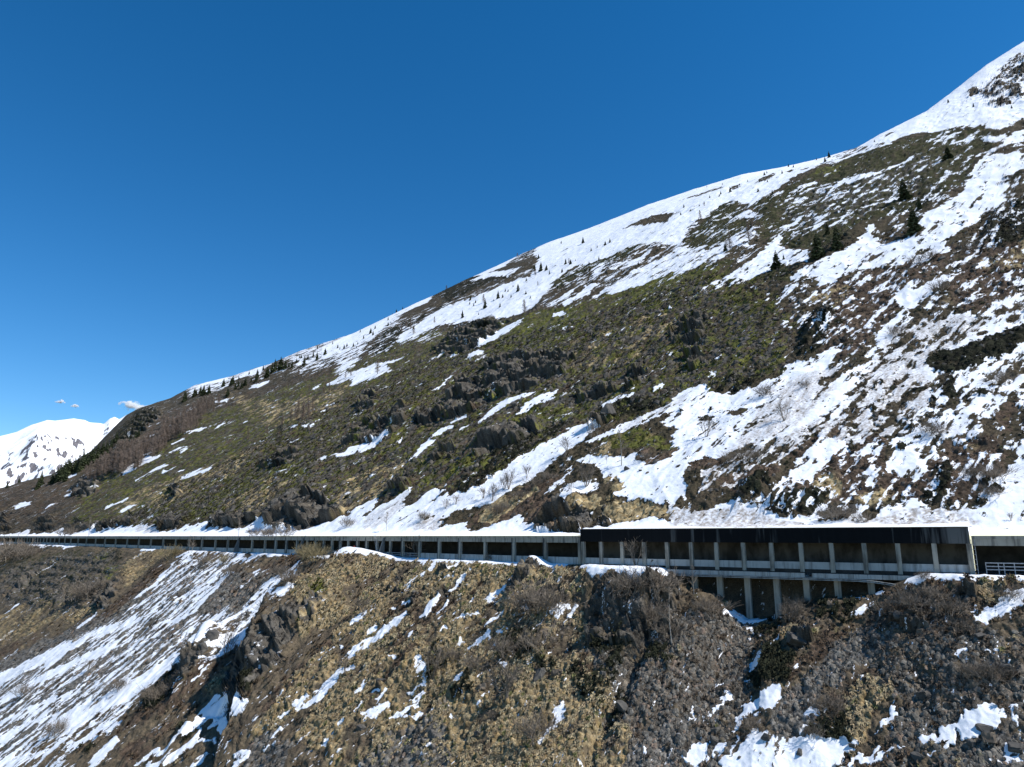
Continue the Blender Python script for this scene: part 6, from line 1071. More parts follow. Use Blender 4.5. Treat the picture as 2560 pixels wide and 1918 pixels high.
def ground_mat(name, fine):
    def build(nt, b):
        ac = N(nt, 'ShaderNodeAttribute', attribute_name='ground_colour'); sn = N(nt, 'ShaderNodeAttribute', attribute_name='snow_cover'); dt = N(nt, 'ShaderNodeAttribute', attribute_name='snow_dirt')
        tc = N(nt, 'ShaderNodeTexCoord')
        n1 = N(nt, 'ShaderNodeTexNoise', Scale=1.0 / fine, Detail=5.0, Roughness=0.65)
        LK(nt, tc.outputs['Object'], n1.inputs['Vector'])
        # break the snow edge below the mesh resolution, drawn out down the fall line
        D1 = Vector((.69, .47, .55)).normalized(); D2 = D1.cross(Vector((0, 0, 1))).normalized(); D3 = D1.cross(D2)
        cb = N(nt, 'ShaderNodeCombineXYZ')
        for k, (d, L) in enumerate(((D1, 4.5), (D2, 1.0), (D3, 1.0))):
            dp = N(nt, 'ShaderNodeVectorMath', operation='DOT_PRODUCT'); LK(nt, tc.outputs['Object'], dp.inputs[0]); dp.inputs[1].default_value = d / (L * fine * 1.7); LK(nt, dp.outputs['Value'], cb.inputs[k])
        n3 = N(nt, 'ShaderNodeTexNoise', Scale=1.0, Detail=4.0, Roughness=0.6); LK(nt, cb.outputs[0], n3.inputs['Vector'])
        a = N(nt, 'ShaderNodeMath', operation='MULTIPLY_ADD'); LK(nt, n3.outputs['Fac'], a.inputs[0]); a.inputs[1].default_value = 1.15; a.inputs[2].default_value = -0.575
        a2 = N(nt, 'ShaderNodeMath', operation='MULTIPLY_ADD'); LK(nt, n1.outputs['Fac'], a2.inputs[0]); a2.inputs[1].default_value = .55; a2.inputs[2].default_value = -0.275
        a3 = N(nt, 'ShaderNodeMath', operation='ADD'); LK(nt, a.outputs[0], a3.inputs[0]); LK(nt, a2.outputs[0], a3.inputs[1])
        ad = N(nt, 'ShaderNodeMath', operation='ADD'); LK(nt, sn.outputs['Fac'], ad.inputs[0]); LK(nt, a3.outputs[0], ad.inputs[1])
        mr = N(nt, 'ShaderNodeMapRange'); mr.inputs['From Min'].default_value = -.035; mr.inputs['From Max'].default_value = .035; LK(nt, ad.outputs[0], mr.inputs['Value'])
        v = N(nt, 'ShaderNodeMapRange'); v.inputs['From Min'].default_value = .25; v.inputs['From Max'].default_value = .75; v.inputs['To Min'].default_value = .45; v.inputs['To Max'].default_value = 1.65; LK(nt, n1.outputs['Fac'], v.inputs['Value'])
        mul = N(nt, 'ShaderNodeVectorMath', operation='SCALE'); LK(nt, ac.outputs['Color'], mul.inputs[0]); LK(nt, v.outputs[0], mul.inputs['Scale'])
        ds = N(nt, 'ShaderNodeMath', operation='MULTIPLY'); LK(nt, dt.outputs['Fac'], ds.inputs[0]); LK(nt, v.outputs[0], ds.inputs[1]); ds.use_clamp = True
        sc = N(nt, 'ShaderNodeMix', data_type='RGBA'); sc.inputs[6].default_value = (.86, .875, .90, 1); sc.inputs[7].default_value = (.33, .29, .25, 1); LK(nt, ds.outputs[0], sc.inputs[0])
        mx = N(nt, 'ShaderNodeMix', data_type='RGBA'); LK(nt, mr.outputs[0], mx.inputs[0]); LK(nt, mul.outputs[0], mx.inputs[6]); LK(nt, sc.outputs[2], mx.inputs[7])
        LK(nt, mx.outputs[2], b.inputs['Base Color'])
        inv = N(nt, 'ShaderNodeMapRange'); inv.inputs['To Min'].default_value = 1.0; inv.inputs['To Max'].default_value = .22; LK(nt, mr.outputs[0], inv.inputs['Value'])
        n2 = N(nt, 'ShaderNodeTexNoise', Scale=1.0 / (fine * 1.6), Detail=6.0, Roughness=0.7); LK(nt, tc.outputs['Object'], n2.inputs['Vector'])
        bp = N(nt, 'ShaderNodeBump', Distance=fine * 0.9); LK(nt, inv.outputs[0], bp.inputs['Strength']); LK(nt, n2.outputs['Fac'], bp.inputs['Height']); LK(nt, bp.outputs[0], b.inputs['Normal'])
        b.inputs['Specular IOR Level'].default_value = 0.08
    return mat(name, build, 0.95)

def grid_mesh(name, V, na, nr, material, attrs=None, parent=None):
    me = bpy.data.meshes.new(name)
    i = np.arange(na - 1)[:, None] * nr + np.arange(nr - 1)[None, :]
    F = np.stack([i, i + nr, i + nr + 1, i + 1], -1).reshape(-1, 4)
    me.vertices.add(len(V)); me.vertices.foreach_set('co', np.ascontiguousarray(V, np.float32).ravel())
    me.loops.add(F.size); me.loops.foreach_set('vertex_index', F.astype(np.int32).ravel())
    me.polygons.add(len(F)); me.polygons.foreach_set('loop_start', np.arange(0, F.size, 4, dtype=np.int32)); me.polygons.foreach_set('loop_total', np.full(len(F), 4, np.int32))
    me.polygons.foreach_set('use_smooth', np.ones(len(F), bool))
    me.update(calc_edges=True)
    for k, a in (attrs or {}).items():
        if a.ndim == 2:
            at = me.attributes.new(k, 'FLOAT_COLOR', 'POINT'); at.data.foreach_set('color', np.concatenate([a, np.ones((len(a), 1))], 1).astype(np.float32).ravel())
        else:
            at = me.attributes.new(k, 'FLOAT', 'POINT'); at.data.foreach_set('value', a.astype(np.float32))
    me.materials.append(material)
    o = bpy.data.objects.new(name, me); SC.collection.objects.link(o)
    if parent: o.parent = parent
    return o

def tag(o, label=None, cat=None, group=None, kind=None):
    if label: o['label'] = label
    if cat: o['category'] = cat
    if group: o['group'] = group
    if kind: o['kind'] = kind
    return o

# ------------------------------------------------------------------ terrain
Q = 1.2
AZ = np.radians(np.linspace(-46, 46, int(1320 * Q)))
def columns(surf, rows):
    rs = np.concatenate([np.arange(62, 300, 1.0), np.arange(300, 1900, 4.0)])
    A, R = np.meshgrid(AZ[::4], rs, indexing='ij')
    X = R * np.sin(A); Y = R * np.cos(A); u, s = us(X, Y)
    if surf == 'U':
        E = base_upper(X, Y, (u, s)) / R
    else:
        E = base_lower(X, Y, (u, s)) / R
    n = len(A); r0 = np.zeros(n); r1 = np.zeros(n)
    for i in range(n):
        if surf == 'U':
            r0[i] = np.interp(-0.04, s[i], rs)
            Ei = np.where(s[i] > 0.2, E[i], -9); r1[i] = rs[np.argmax(Ei)]
        else:
            r1[i] = np.interp(9.4, s[i], rs)
            k = np.argmax(E[i] > -0.37); r0[i] = rs[k]
    if surf == 'U':
        w = np.hanning(15); w /= w.sum(); r1 = np.convolve(np.pad(r1, 7, 'edge'), w, 'valid') * 1.10 + 12
    else:
        w = np.hanning(9); w /= w.sum(); r0 = np.convolve(np.pad(r0, 4, 'edge'), w, 'valid')
    out = np.zeros((n, rows))
    for i in range(n):
        q = np.linspace(0, 1, 900); r = r0[i] * (r1[i] / r0[i]) ** q
        e = np.interp(r, rs, E[i]); de = np.abs(np.gradient(e)); dr = np.gradient(r) / r
        w = de + 0.11 * dr
        w = np.convolve(np.pad(w, 10, 'edge'), np.ones(21) / 21, 'valid')
        c = np.cumsum(w); c -= c[0]; c /= c[-1]
        out[i] = np.interp(np.linspace(0, 1, rows), c, r)
    k = np.linspace(0, n - 1, len(AZ)); i0 = np.clip(k.astype(int), 0, n - 2); t = (k - i0)[:, None]
    RR = out[i0] * (1 - t) + out[i0 + 1] * t
    # the first (or last) row follows the gallery exactly
    return RR
def terrain(name, surf, rows, fine):
    RR = columns(surf, rows)
    A = np.repeat(AZ[:, None], rows, 1)
    x = (RR * np.sin(A)).ravel(); y = (RR * np.cos(A)).ravel()
    V, W, u, s = surf_all(x, y, surf, True)
    C = colours(x, y, surf, u, s, W)
    o = grid_mesh(name, V, len(AZ), rows, ground_mat(name, fine), {'ground_colour': C, 'snow_cover': W['margin'], 'snow_dirt': W['dirty']})
    tag(o, kind='structure')
    return o
upper = terrain('mountain_slope', 'U', int(640 * Q), 0.55); upper['label'] = 'steep mountainside above the gallery, patchy with snow and olive heath'
lower = terrain('valley_slope', 'L', int(430 * Q), 0.28); lower['label'] = 'steep slope of tan grass, scree and snow below the road'

# ------------------------------------------------------------------ mesh helpers
class MB:
    """collects vertices and faces, then links them as one mesh object"""
    def __init__(self): self.v = []; self.f = []; self.c = []
    def add(self, vs, fs, col=None):
        n = len(self.v); self.v += [tuple(p) for p in vs]; self.f += [tuple(i + n for i in q) for q in fs]
        if col is not None: self.c += [col] * len(vs)
    def box(self, o, ax, ay, az):
        o, ax, ay, az = map(np.array, (o, ax, ay, az))
        vs = [o + i * ax + j * ay + k * az for k in (0, 1) for j in (0, 1) for i in (0, 1)]
        self.add(vs, [(0, 2, 3, 1), (4, 5, 7, 6), (0, 1, 5, 4), (2, 6, 7, 3), (0, 4, 6, 2), (1, 3, 7, 5)])
    def tube(self, pts, rad, n=5, caps=True):
        P = [np.array(p, float) for p in pts]
        if not hasattr(rad, '__len__'): rad = [rad] * len(P)
        vs = []
        for i, p in enumerate(P):
            d = P[min(i + 1, len(P) - 1)] - P[max(i - 1, 0)]; d = d / (np.linalg.norm(d) + 1e-9)
            a = np.cross(d, (0, 0, 1) if abs(d[2]) < .9 else (1, 0, 0)); a /= np.linalg.norm(a); b = np.cross(d, a)
            for k in range(n):
                t = 2 * math.pi * k / n; vs.append(p + rad[i] * (math.cos(t) * a + math.sin(t) * b))
        fs = [(i * n + k, i * n + (k + 1) % n, (i + 1) * n + (k + 1) % n, (i + 1) * n + k) for i in range(len(P) - 1) for k in range(n)]
        if caps: fs += [tuple(range(n))[::-1], tuple((len(P) - 1) * n + k for k in range(n))]
        self.add(vs, fs)
    def mesh(self, name, material):
        me = bpy.data.meshes.new(name); me.from_pydata([tuple(map(float, p)) for p in self.v], [], self.f); me.materials.append(material)
        return me
    def build(self, name, material, parent=None, smooth=False):
        me = self.mesh(name, material)
        if smooth: me.polygons.foreach_set('use_smooth', np.ones(len(me.polygons), bool))
        return put(name, me, parent)
def put(name, me, parent=None):
    o = bpy.data.objects.new(name, me); SC.collection.objects.link(o)
    if parent: o.parent = parent
    return o
def empty(name, loc=(0, 0, 0), rz=0):
    o = bpy.data.objects.new(name, None); SC.collection.objects.link(o); o.location = loc; o.rotation_euler = (0, 0, rz); o.empty_display_size = .5
    return o
def copy_tree(root):
    r = root.copy(); SC.collection.objects.link(r)
    for ch in root.children:
        c = ch.copy(); SC.collection.objects.link(c); c.parent = r
    return r
def np_mesh(name, V, F, material, col=None, smooth=False):
    me = bpy.data.meshes.new(name)
    me.vertices.add(len(V)); me.vertices.foreach_set('co', np.ascontiguousarray(V, np.float32).ravel())
    k = F.shape[1]
    me.loops.add(F.size); me.loops.foreach_set('vertex_index', np.ascontiguousarray(F, np.int32).ravel())
    me.polygons.add(len(F)); me.polygons.foreach_set('loop_start', np.arange(0, F.size, k, dtype=np.int32)); me.polygons.foreach_set('loop_total', np.full(len(F), k, np.int32))
    me.polygons.foreach_set('use_smooth', np.full(len(F), smooth, bool))
    me.update(calc_edges=True)
    if col is not None:
        at = me.attributes.new('own_colour', 'FLOAT_COLOR', 'POINT'); at.data.foreach_set('color', np.concatenate([col, np.ones((len(col), 1))], 1).astype(np.float32).ravel())
    me.materials.append(material)
    return me

def noisy(name, c0, c1, scale, rough=.9, stretch=(1, 1, 1), bump=0, lo=.35, hi=.65, detail=5, spec=.2):
    def build(nt, b):
        tc = N(nt, 'ShaderNodeTexCoord'); mp = N(nt, 'ShaderNodeMapping'); mp.inputs['Scale'].default_value = stretch
        LK(nt, tc.outputs['Object'], mp.inputs[0])
        n = N(nt, 'ShaderNodeTexNoise', Scale=scale, Detail=float(detail), Roughness=.6); LK(nt, mp.outputs[0], n.inputs['Vector'])
        r = N(nt, 'ShaderNodeMapRange'); r.inputs['From Min'].default_value = lo; r.inputs['From Max'].default_value = hi; LK(nt, n.outputs['Fac'], r.inputs[0])
        m = N(nt, 'ShaderNodeMix', data_type='RGBA'); m.inputs[6].default_value = (*c0, 1); m.inputs[7].default_value = (*c1, 1); LK(nt, r.outputs[0], m.inputs[0]); LK(nt, m.outputs[2], b.inputs['Base Color'])
        if bump:
            bp = N(nt, 'ShaderNodeBump', Distance=bump, Strength=.8); LK(nt, n.outputs['Fac'], bp.inputs['Height']); LK(nt, bp.outputs[0], b.inputs['Normal'])
        b.inputs['Specular IOR Level'].default_value = spec
    return mat(name, build, rough)
def own_colour(name, scale, lo=.6, hi=1.4):
    def build(nt, b):
        a = N(nt, 'ShaderNodeAttribute', attribute_name='own_colour'); tc = N(nt, 'ShaderNodeTexCoord')
        n = N(nt, 'ShaderNodeTexNoise', Scale=scale, Detail=4.0); LK(nt, tc.outputs['Object'], n.inputs['Vector'])
        r = N(nt, 'ShaderNodeMapRange'); r.inputs['From Min'].default_value = .3; r.inputs['From Max'].default_value = .7; r.inputs['To Min'].default_value = lo; r.inputs['To Max'].default_value = hi; LK(nt, n.outputs['Fac'], r.inputs[0])
        m = N(nt, 'ShaderNodeVectorMath', operation='SCALE'); LK(nt, a.outputs['Color'], m.inputs[0]); LK(nt, r.outputs[0], m.inputs['Scale']); LK(nt, m.outputs[0], b.inputs['Base Color'])
        b.inputs['Specular IOR Level'].default_value = .1
    return mat(name, build, .95)

# ------------------------------------------------------------------ the avalanche galleries
def stained(name, c0, c1, dark, amt):
    """concrete with shutter marks and water runs"""
    def build(nt, b):
        tc = N(nt, 'ShaderNodeTexCoord')
        def tex(sc, st, det):
            mp = N(nt, 'ShaderNodeMapping'); mp.inputs['Scale'].default_value = st; LK(nt, tc.outputs['Object'], mp.inputs[0]); n = N(nt, 'ShaderNodeTexNoise', Scale=sc, Detail=det, Roughness=.6); LK(nt, mp.outputs[0], n.inputs['Vector']); return n
        a = tex(.9, (1, 1, .5), 5.0); runs = tex(1.3, (1, 1, .07), 4.0); bl = tex(.25, (1, 1, 1), 3.0)
        m = N(nt, 'ShaderNodeMix', data_type='RGBA'); m.inputs[6].default_value = (*c0, 1); m.inputs[7].default_value = (*c1, 1); LK(nt, a.outputs['Fac'], m.inputs[0])
        s = N(nt, 'ShaderNodeMath', operation='ADD'); LK(nt, runs.outputs['Fac'], s.inputs[0]); h = N(nt, 'ShaderNodeMath', operation='MULTIPLY'); LK(nt, bl.outputs['Fac'], h.inputs[0]); h.inputs[1].default_value = .5; LK(nt, h.outputs[0], s.inputs[1])
        r = N(nt, 'ShaderNodeMapRange'); r.inputs['From Min'].default_value = .74; r.inputs['From Max'].default_value = .92; r.inputs['To Max'].default_value = amt; LK(nt, s.outputs[0], r.inputs[0])
        o = N(nt, 'ShaderNodeMix', data_type='RGBA'); LK(nt, m.outputs[2], o.inputs[6]); o.inputs[7].default_value = (*dark, 1); LK(nt, r.outputs[0], o.inputs[0]); LK(nt, o.outputs[2], b.inputs['Base Color'])
    return mat(name, build, .9)
concrete = stained('weathered_concrete', (.27, .245, .20), (.50, .46, .38), (.09, .085, .075), .8)
pale_concrete = stained('pale_concrete', (.34, .34, .32), (.56, .56, .53), (.17, .165, .15), .7)
dark_concrete = noisy('dark_concrete', (.13, .125, .115), (.25, .24, .22), .8, stretch=(1, 1, .4), lo=.3, hi=.7)
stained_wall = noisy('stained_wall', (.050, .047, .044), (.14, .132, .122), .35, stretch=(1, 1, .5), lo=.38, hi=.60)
shade_wall = noisy('shade_dark_wall', (.025, .024, .022), (.05, .048, .044), .5)  # gallery depth and deck edge: their shade is put into this dark colour
asphalt = noisy('asphalt', (.04, .04, .042), (.07, .07, .07), 3.0)
steel = noisy('galvanised_steel', (.30, .31, .32), (.42, .43, .44), 3.0, rough=.5)
dark_steel = noisy('dark_steel', (.05, .055, .06), (.09, .095, .10), 3.0, rough=.6)
def _bitumen(nt, b):
    tc = N(nt, 'ShaderNodeTexCoord'); mp = N(nt, 'ShaderNodeMapping'); mp.inputs['Scale'].default_value = (1, 1, .06); LK(nt, tc.outputs['Object'], mp.inputs[0])
    n = N(nt, 'ShaderNodeTexNoise', Scale=.55, Detail=4.0, Roughness=.6); LK(nt, mp.outputs[0], n.inputs['Vector'])
    big = N(nt, 'ShaderNodeTexNoise', Scale=.06, Detail=2.0); LK(nt, tc.outputs['Object'], big.inputs['Vector'])
    a = N(nt, 'ShaderNodeMath', operation='MULTIPLY_ADD'); LK(nt, big.outputs['Fac'], a.inputs[0]); a.inputs[1].default_value = .35; LK(nt, n.outputs['Fac'], a.inputs[2])
    # the right hand end of the coat has worn off: fade along the wall (x grows to that end)
    sx = N(nt, 'ShaderNodeSeparateXYZ'); LK(nt, tc.outputs['Object'], sx.inputs[0])
    e = N(nt, 'ShaderNodeMapRange'); e.inputs['From Min'].default_value = 74; e.inputs['From Max'].default_value = 84; e.inputs['To Max'].default_value = .16; LK(nt, sx.outputs['X'], e.inputs[0])
    s = N(nt, 'ShaderNodeMath', operation='ADD'); LK(nt, a.outputs[0], s.inputs[0]); LK(nt, e.outputs[0], s.inputs[1])
    r = N(nt, 'ShaderNodeMapRange'); r.inputs['From Min'].default_value = .76; r.inputs['From Max'].default_value = .90; LK(nt, s.outputs[0], r.inputs[0])
    f = N(nt, 'ShaderNodeTexNoise', Scale=1.6, Detail=4.0); LK(nt, mp.outputs[0], f.inputs['Vector'])
    f2 = N(nt, 'ShaderNodeMix', data_type='RGBA'); f2.inputs[6].default_value = (.003, .0035, .0045, 1); f2.inputs[7].default_value = (.009, .010, .012, 1); LK(nt, f.outputs['Fac'], f2.inputs[0])
    m = N(nt, 'ShaderNodeMix', data_type='RGBA'); LK(nt, f2.outputs[2], m.inputs[6]); m.inputs[7].default_value = (.13, .13, .125, 1); LK(nt, r.outputs[0], m.inputs[0]); LK(nt, m.outputs[2], b.inputs['Base Color'])
bitumen = mat('bitumen_coat', _bitumen, .9)
rusty = noisy('rusty_edge', (.10, .06, .045), (.20, .15, .12), 1.0)

def U(px): return u_of_px(px)
def P3(u, s, z):
    x, y = road_xy(u, s); return (float(x), float(y), z)
def sweep(name, u0, u1, sec, material, parent=None, step=3.0, mb=None):
    """a section [(s, z), ...] carried along the road line from u0 to u1"""
    n = max(2, int(abs(u1 - u0) / step) + 1); us_ = np.linspace(u0, u1, n); k = len(sec); vs = []
    for u in us_:
        for s, z in sec: vs.append(P3(u, s, z))
    fs = [(i * k + j, i * k + (j + 1) % k, (i + 1) * k + (j + 1) % k, (i + 1) * k + j) for i in range(n - 1) for j in range(k)]
    fs += [tuple(range(k))[::-1], tuple((n - 1) * k + j for j in range(k))]
    m = mb or MB(); m.add(vs, fs)
    if mb is None:
        o = m.build(name, material, parent)
        bm = bmesh.new(); bm.from_mesh(o.data); bmesh.ops.recalc_face_normals(bm, faces=bm.faces); bm.to_mesh(o.data); bm.free()
        return o
def rect(s0, s1, z0, z1): return [(s0, z0), (s1, z0), (s1, z1), (s0, z1)]
GROUND = -7.3
def make_gallery(label, px0, px1, posts, roof, lip, fascia_z, fascia_mat, wall, gaps=(), drains=(), fin=None):
    u0, u1 = U(px0), U(px1)
    g = empty('avalanche_gallery'); tag(g, label, 'gallery', None)
    if lip: sweep('roof_edge', u0, u1, rect(0.0, .7, -.52, roof), concrete, g)
    sweep('roof_slab', u0, u1, rect(.703, 9.4, roof - .55, roof - .02), dark_concrete, g)
    sweep('fascia', u0, u1, rect(.12 if lip else 0, .70, fascia_z, (-.523 if lip else roof)), fascia_mat, g)
    if not lip: sweep('rim', u0, u1 + .6, rect(-.08, .7, roof + .003, roof + .14), rusty, g)
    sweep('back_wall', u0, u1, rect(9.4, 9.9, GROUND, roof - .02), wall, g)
    # parapet, left out where a guard rail stands instead
    cuts = [u0] + [v for a, b in gaps for v in (U(a), U(b))] + [u1]
    for a, b in zip(cuts[::2], cuts[1::2]):
        if b - a > .5: sweep('parapet', a, b, rect(.42, .66, (-6.70 if not lip else GROUND), -5.25), pale_concrete, g)
    w = .42
    for p in posts:
        u = U(p)
        if u - w < u0 - .3 or u + w > u1 + .3: continue
        sweep('post', u - w, u + w, rect(.04, .80, GROUND, fascia_z - .003), concrete, g)
    for p in drains:
        u = U(p) - .56
        m = MB(); m.tube([P3(u, -.03, GROUND), P3(u, -.03, -.8), P3(u + .02, -.10, -.56)], .10, 6); m.build('drain_pipe', dark_steel, g)
    if fin:
        for p in fin:
            u = U(p)
            sweep('buttress', u - .3, u + .3, [(.03, -.53), (-.25, -.53), (-2.7, GROUND), (.03, GROUND)], dark_concrete, g)  # the fin's shading is put into its colour as darker concrete
    return g
FAR = [40, 47, 54, 61, 68, 75, 82, 88, 94, 101, 109, 117, 126, 136.5, 148, 162, 177, 195, 216, 239, 262.6, 289, 318, 347, 377, 408, 439, 472, 505, 538, 569]
MID = [662, 689, 716, 742, 767.5, 788, 808.5, 829.5, 850, 870, 893, 916, 942]
NEAR = [1006, 1048, 1097, 1149, 1211, 1283, 1362, 1447]
make_gallery('long grey concrete gallery with snow on its roof, far end beyond the last buttress', -90, 599, FAR + [630], .05, True, -1.65, concrete, shade_wall, drains=[262.6, 347, 408, 505], fin=[599])
make_gallery('short grey concrete gallery between the two dark sloping buttresses, bushes in front', 601, 961, [630] + MID, .05, True, -1.65, concrete, shade_wall, gaps=[(860, 955)], drains=[689, 716, 788, 829.5, 850, 893, 916], fin=[759, 961])
make_gallery('grey concrete gallery with wide dark bays, left of the black fronted one', 963, 1449, [975] + NEAR, .05, True, -1.65, concrete, shade_wall, gaps=[(978, 1050)], drains=[1006, 1097, 1149, 1283, 1362])
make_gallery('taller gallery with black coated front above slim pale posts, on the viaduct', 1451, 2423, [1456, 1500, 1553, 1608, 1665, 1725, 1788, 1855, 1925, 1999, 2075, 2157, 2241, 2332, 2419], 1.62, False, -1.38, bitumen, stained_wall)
make_gallery('grey gallery at the right edge with one wide dark opening and guard rail', 2428, 2800, [2610, 2760], .05, True, -1.75, concrete, shade_wall, gaps=[(2430, 2700)])
# road surface inside
rd = sweep('road', U(-90), U(2800), rect(.67, 9.38, -6.68, -6.62), asphalt); tag(rd, kind='structure')

# viaduct under the black gallery
v = empty('road_viaduct'); tag(v, 'concrete viaduct on tall piers carrying the black fronted gallery over the ravine', 'viaduct')
va, vb = U(1672), U(2300)
sweep('deck', va, vb, rect(.30, 9.3, -7.9, -6.703), shade_wall, v)  # edge painted near black for its shade and wet
sweep('walkway', va, vb, rect(-1.5, .297, -8.35, -8.15), dark_concrete, v)
for a, b in ((1672, 2009), (2026, 2272)):
    ua, ub = U(a), U(b); k = int((ub - ua) / 2.35); m = MB()
    for i in range(k): sweep('', ua + (ub - ua) * i / k + .03, ua + (ub - ua) * (i + 1) / k - .03, rect(-1.75, -1.503, -8.28, -7.42), None, mb=m)
    m.build('block_railing', pale_concrete, v)
m = MB()
for i in range(4): sweep('', U(2010 + 4.6 * i), U(2010 + 4.6 * i) + .07, rect(-1.7, -1.6, -8.14, -7.42), None, mb=m)
m.build('railing_gap_bars', dark_steel, v)
for zz, nm in ((-8.42, 'guide_pipe'), (-8.70, 'guide_pipe')):
    m = MB(); pts = []
    for u in np.linspace(U(1668), U(2275), 60):
        q = sstep(U(2100), U(2275), u); pts.append(P3(u, -2.0 - .9 * q, zz - .85 * q * q))
    m.tube(pts, .085, 6); m.build(nm, pale_concrete, v)
for p in (1728, 1790, 1858, 1930, 2003, 2080, 2163, 2246):
    u = U(p) + .15; zb = float(np.interp(u, RVU, RVZ)) - 3.0
    sweep('pier', u - .62, u + .62, rect(.05, .95, zb, -7.903), concrete, v)

# guard rails
def guard_rail(label, px, top, tilt=False):
    g = empty('guard_rail'); tag(g, label, 'guard rail', None)
    ua = [U(p) for p in px]
    for z in (top, top - .62, top - 1.2):
        sec = rect(.30, .36, z - .17, z)
        sweep('rail', ua[0], ua[-1], sec, steel, g)
    for u in ua: sweep('post', u - .07, u + .07, rect(.363, .47, -7.2, top + .03), steel, g)
    return g
guard_rail('galvanised three bar guard rail in the opening at the right edge', [2455, 2486, 2500, 2526, 2553, 2582, 2612, 2645, 2680], -4.75)
guard_rail('galvanised guard rail left of the larger sloping buttress', [863, 885, 905, 930, 952], -5.35)
guard_rail('galvanised guard rail right of the larger sloping buttress', [980, 1000, 1024, 1047], -5.35)
# ladder beside the end of the black front
def ladder(label, pa, pb, wid):
    l = empty('ladder'); tag(l, label, 'ladder'); A, B = np.array(pa), np.array(pb); w = np.array(wid)
    for k in (-.5, .5):
        m = MB(); m.tube([A + w * k, B + w * k], .06, 4); m.build('stringer', steel, l)
    n = int(np.linalg.norm(B - A) / .8)
    for i in range(1, n):
        c = A + (B - A) * i / n; m = MB(); m.tube([c - w * .5, c + w * .5], .04, 4); m.build('rung', steel, l)
tx, ty = RT[np.argmin(abs(RU - U(2430)))]
ladder('thin steel ladder up the gap at the end of the black front', P3(U(2430), -.25, -6.9), P3(U(2430), -.25, -.6), (tx * .55, ty * .55, 0))
tx, ty = RT[np.argmin(abs(RU - U(945)))]
ladder('leaning steel ladder left of the larger sloping buttress', P3(U(953), -1.2, -6.7), P3(U(938), -.2, .6), (tx * .9, ty * .9, 0))
# signs and snow poles by the road edge
redwhite = noisy('red_paint', (.45, .07, .05), (.55, .10, .07), 2.0, rough=.5); white_paint = noisy('white_paint', (.72, .72, .70), (.80, .80, .78), 2.0, rough=.5)
def snow_pole(px, h, label, plate):
    t = empty('road_sign' if plate else 'snow_pole', P3(U(px), -.55, -7.0)); tag(t, label, 'road sign' if plate else 'snow pole')
    for i in range(6):
        m = MB(); m.tube([(0, 0, h * i / 6), (0, 0, h * (i + 1) / 6 - .004)], .09, 6); m.build('band', (redwhite, white_paint)[i % 2 if not plate else 1], t)
    if plate:
        tv = RT[np.argmin(abs(RU - U(px)))]; nv = RN[np.argmin(abs(RU - U(px)))]; m = MB()
        m.box((-tv[0] * .55 - nv[0] * .16, -tv[1] * .55 - nv[1] * .16, h - .75), (tv[0] * 1.1, tv[1] * 1.1, 0), (nv[0] * .05, nv[1] * .05, 0), (0, 0, .75)); m.build('plate', redwhite, t)
snow_pole(891, 3.6, 'small red plate on a pale pole at the gallery edge', True); snow_pole(908, 2.1, 'short red and white snow pole beside the red plate', False)

# ------------------------------------------------------------------ far mountains
def far_range():
    pts = np.array([(-250, 1120), (-100, 1098), (0, 1090), (40, 1080), (78, 1062), (118, 1050), (137, 1052), (184, 1046), (212, 1050), (224, 1056), (251, 1058), (259, 1060), (275, 1046), (286, 1042), (298, 1048), (314, 1038), (330, 1030), (360, 1015), (420, 1000), (560, 990), (700, 985)], float)
    X, Y, Z = ray(pts[:, 0], pts[:, 1]); ca = np.arctan2(X, Y); ce = Z / np.hypot(X, Y)
    a = np.radians(np.linspace(-47, -18, 460)); q = np.linspace(0, 1.25, 230)
    A, Qm = np.meshgrid(a, q, indexing='ij'); R = 4200 + 2600 * Qm
    x = R * np.sin(A); y = R * np.cos(A)
    e = np.interp(A, ca, ce)
    prof = np.where(Qm < 1, Qm ** 1.25, 1 - 1.6 * (Qm - 1))
    z = R * (-.035 + (e + .035) * prof)
    n = ridged(x / 900, y / 900, 5, 501, .52) - .8 + .4 * fbm(x / 300, y / 300, 4, 502)
    z = z + 135 * n * np.clip(Qm * 2.2, 0, 1) * np.clip((1.0 - Qm) * 5, 0, 1)
    z = z + 14 * fbm(x / 120, y / 120, 3, 504) * np.clip(1.15 - Qm, 0, 1)
    dzx = np.gradient(z, axis=0) / (np.gradient(A, axis=0) * R); dzr = np.gradient(z, axis=1) / np.gradient(R, axis=1)
    st = np.hypot(dzx, dzr)
    rock = np.clip((st - 1.42 + .9 * fbm(x / 55, y / 34, 4, 505, .6)) * 3, 0, 1) * (1 - .4 * (Qm < .25))
    C = np.repeat(np.array([[.15, .14, .15]]), x.size, 0)
    o = grid_mesh('snowy_mountains', np.stack([x.ravel(), y.ravel(), z.ravel()], 1), len(a), len(q), ground_mat('far_snow', 14.0), {'ground_colour': C, 'snow_cover': .5 - rock.ravel(), 'snow_dirt': 0 * x.ravel()})
    tag(o, kind='structure')
far_range()

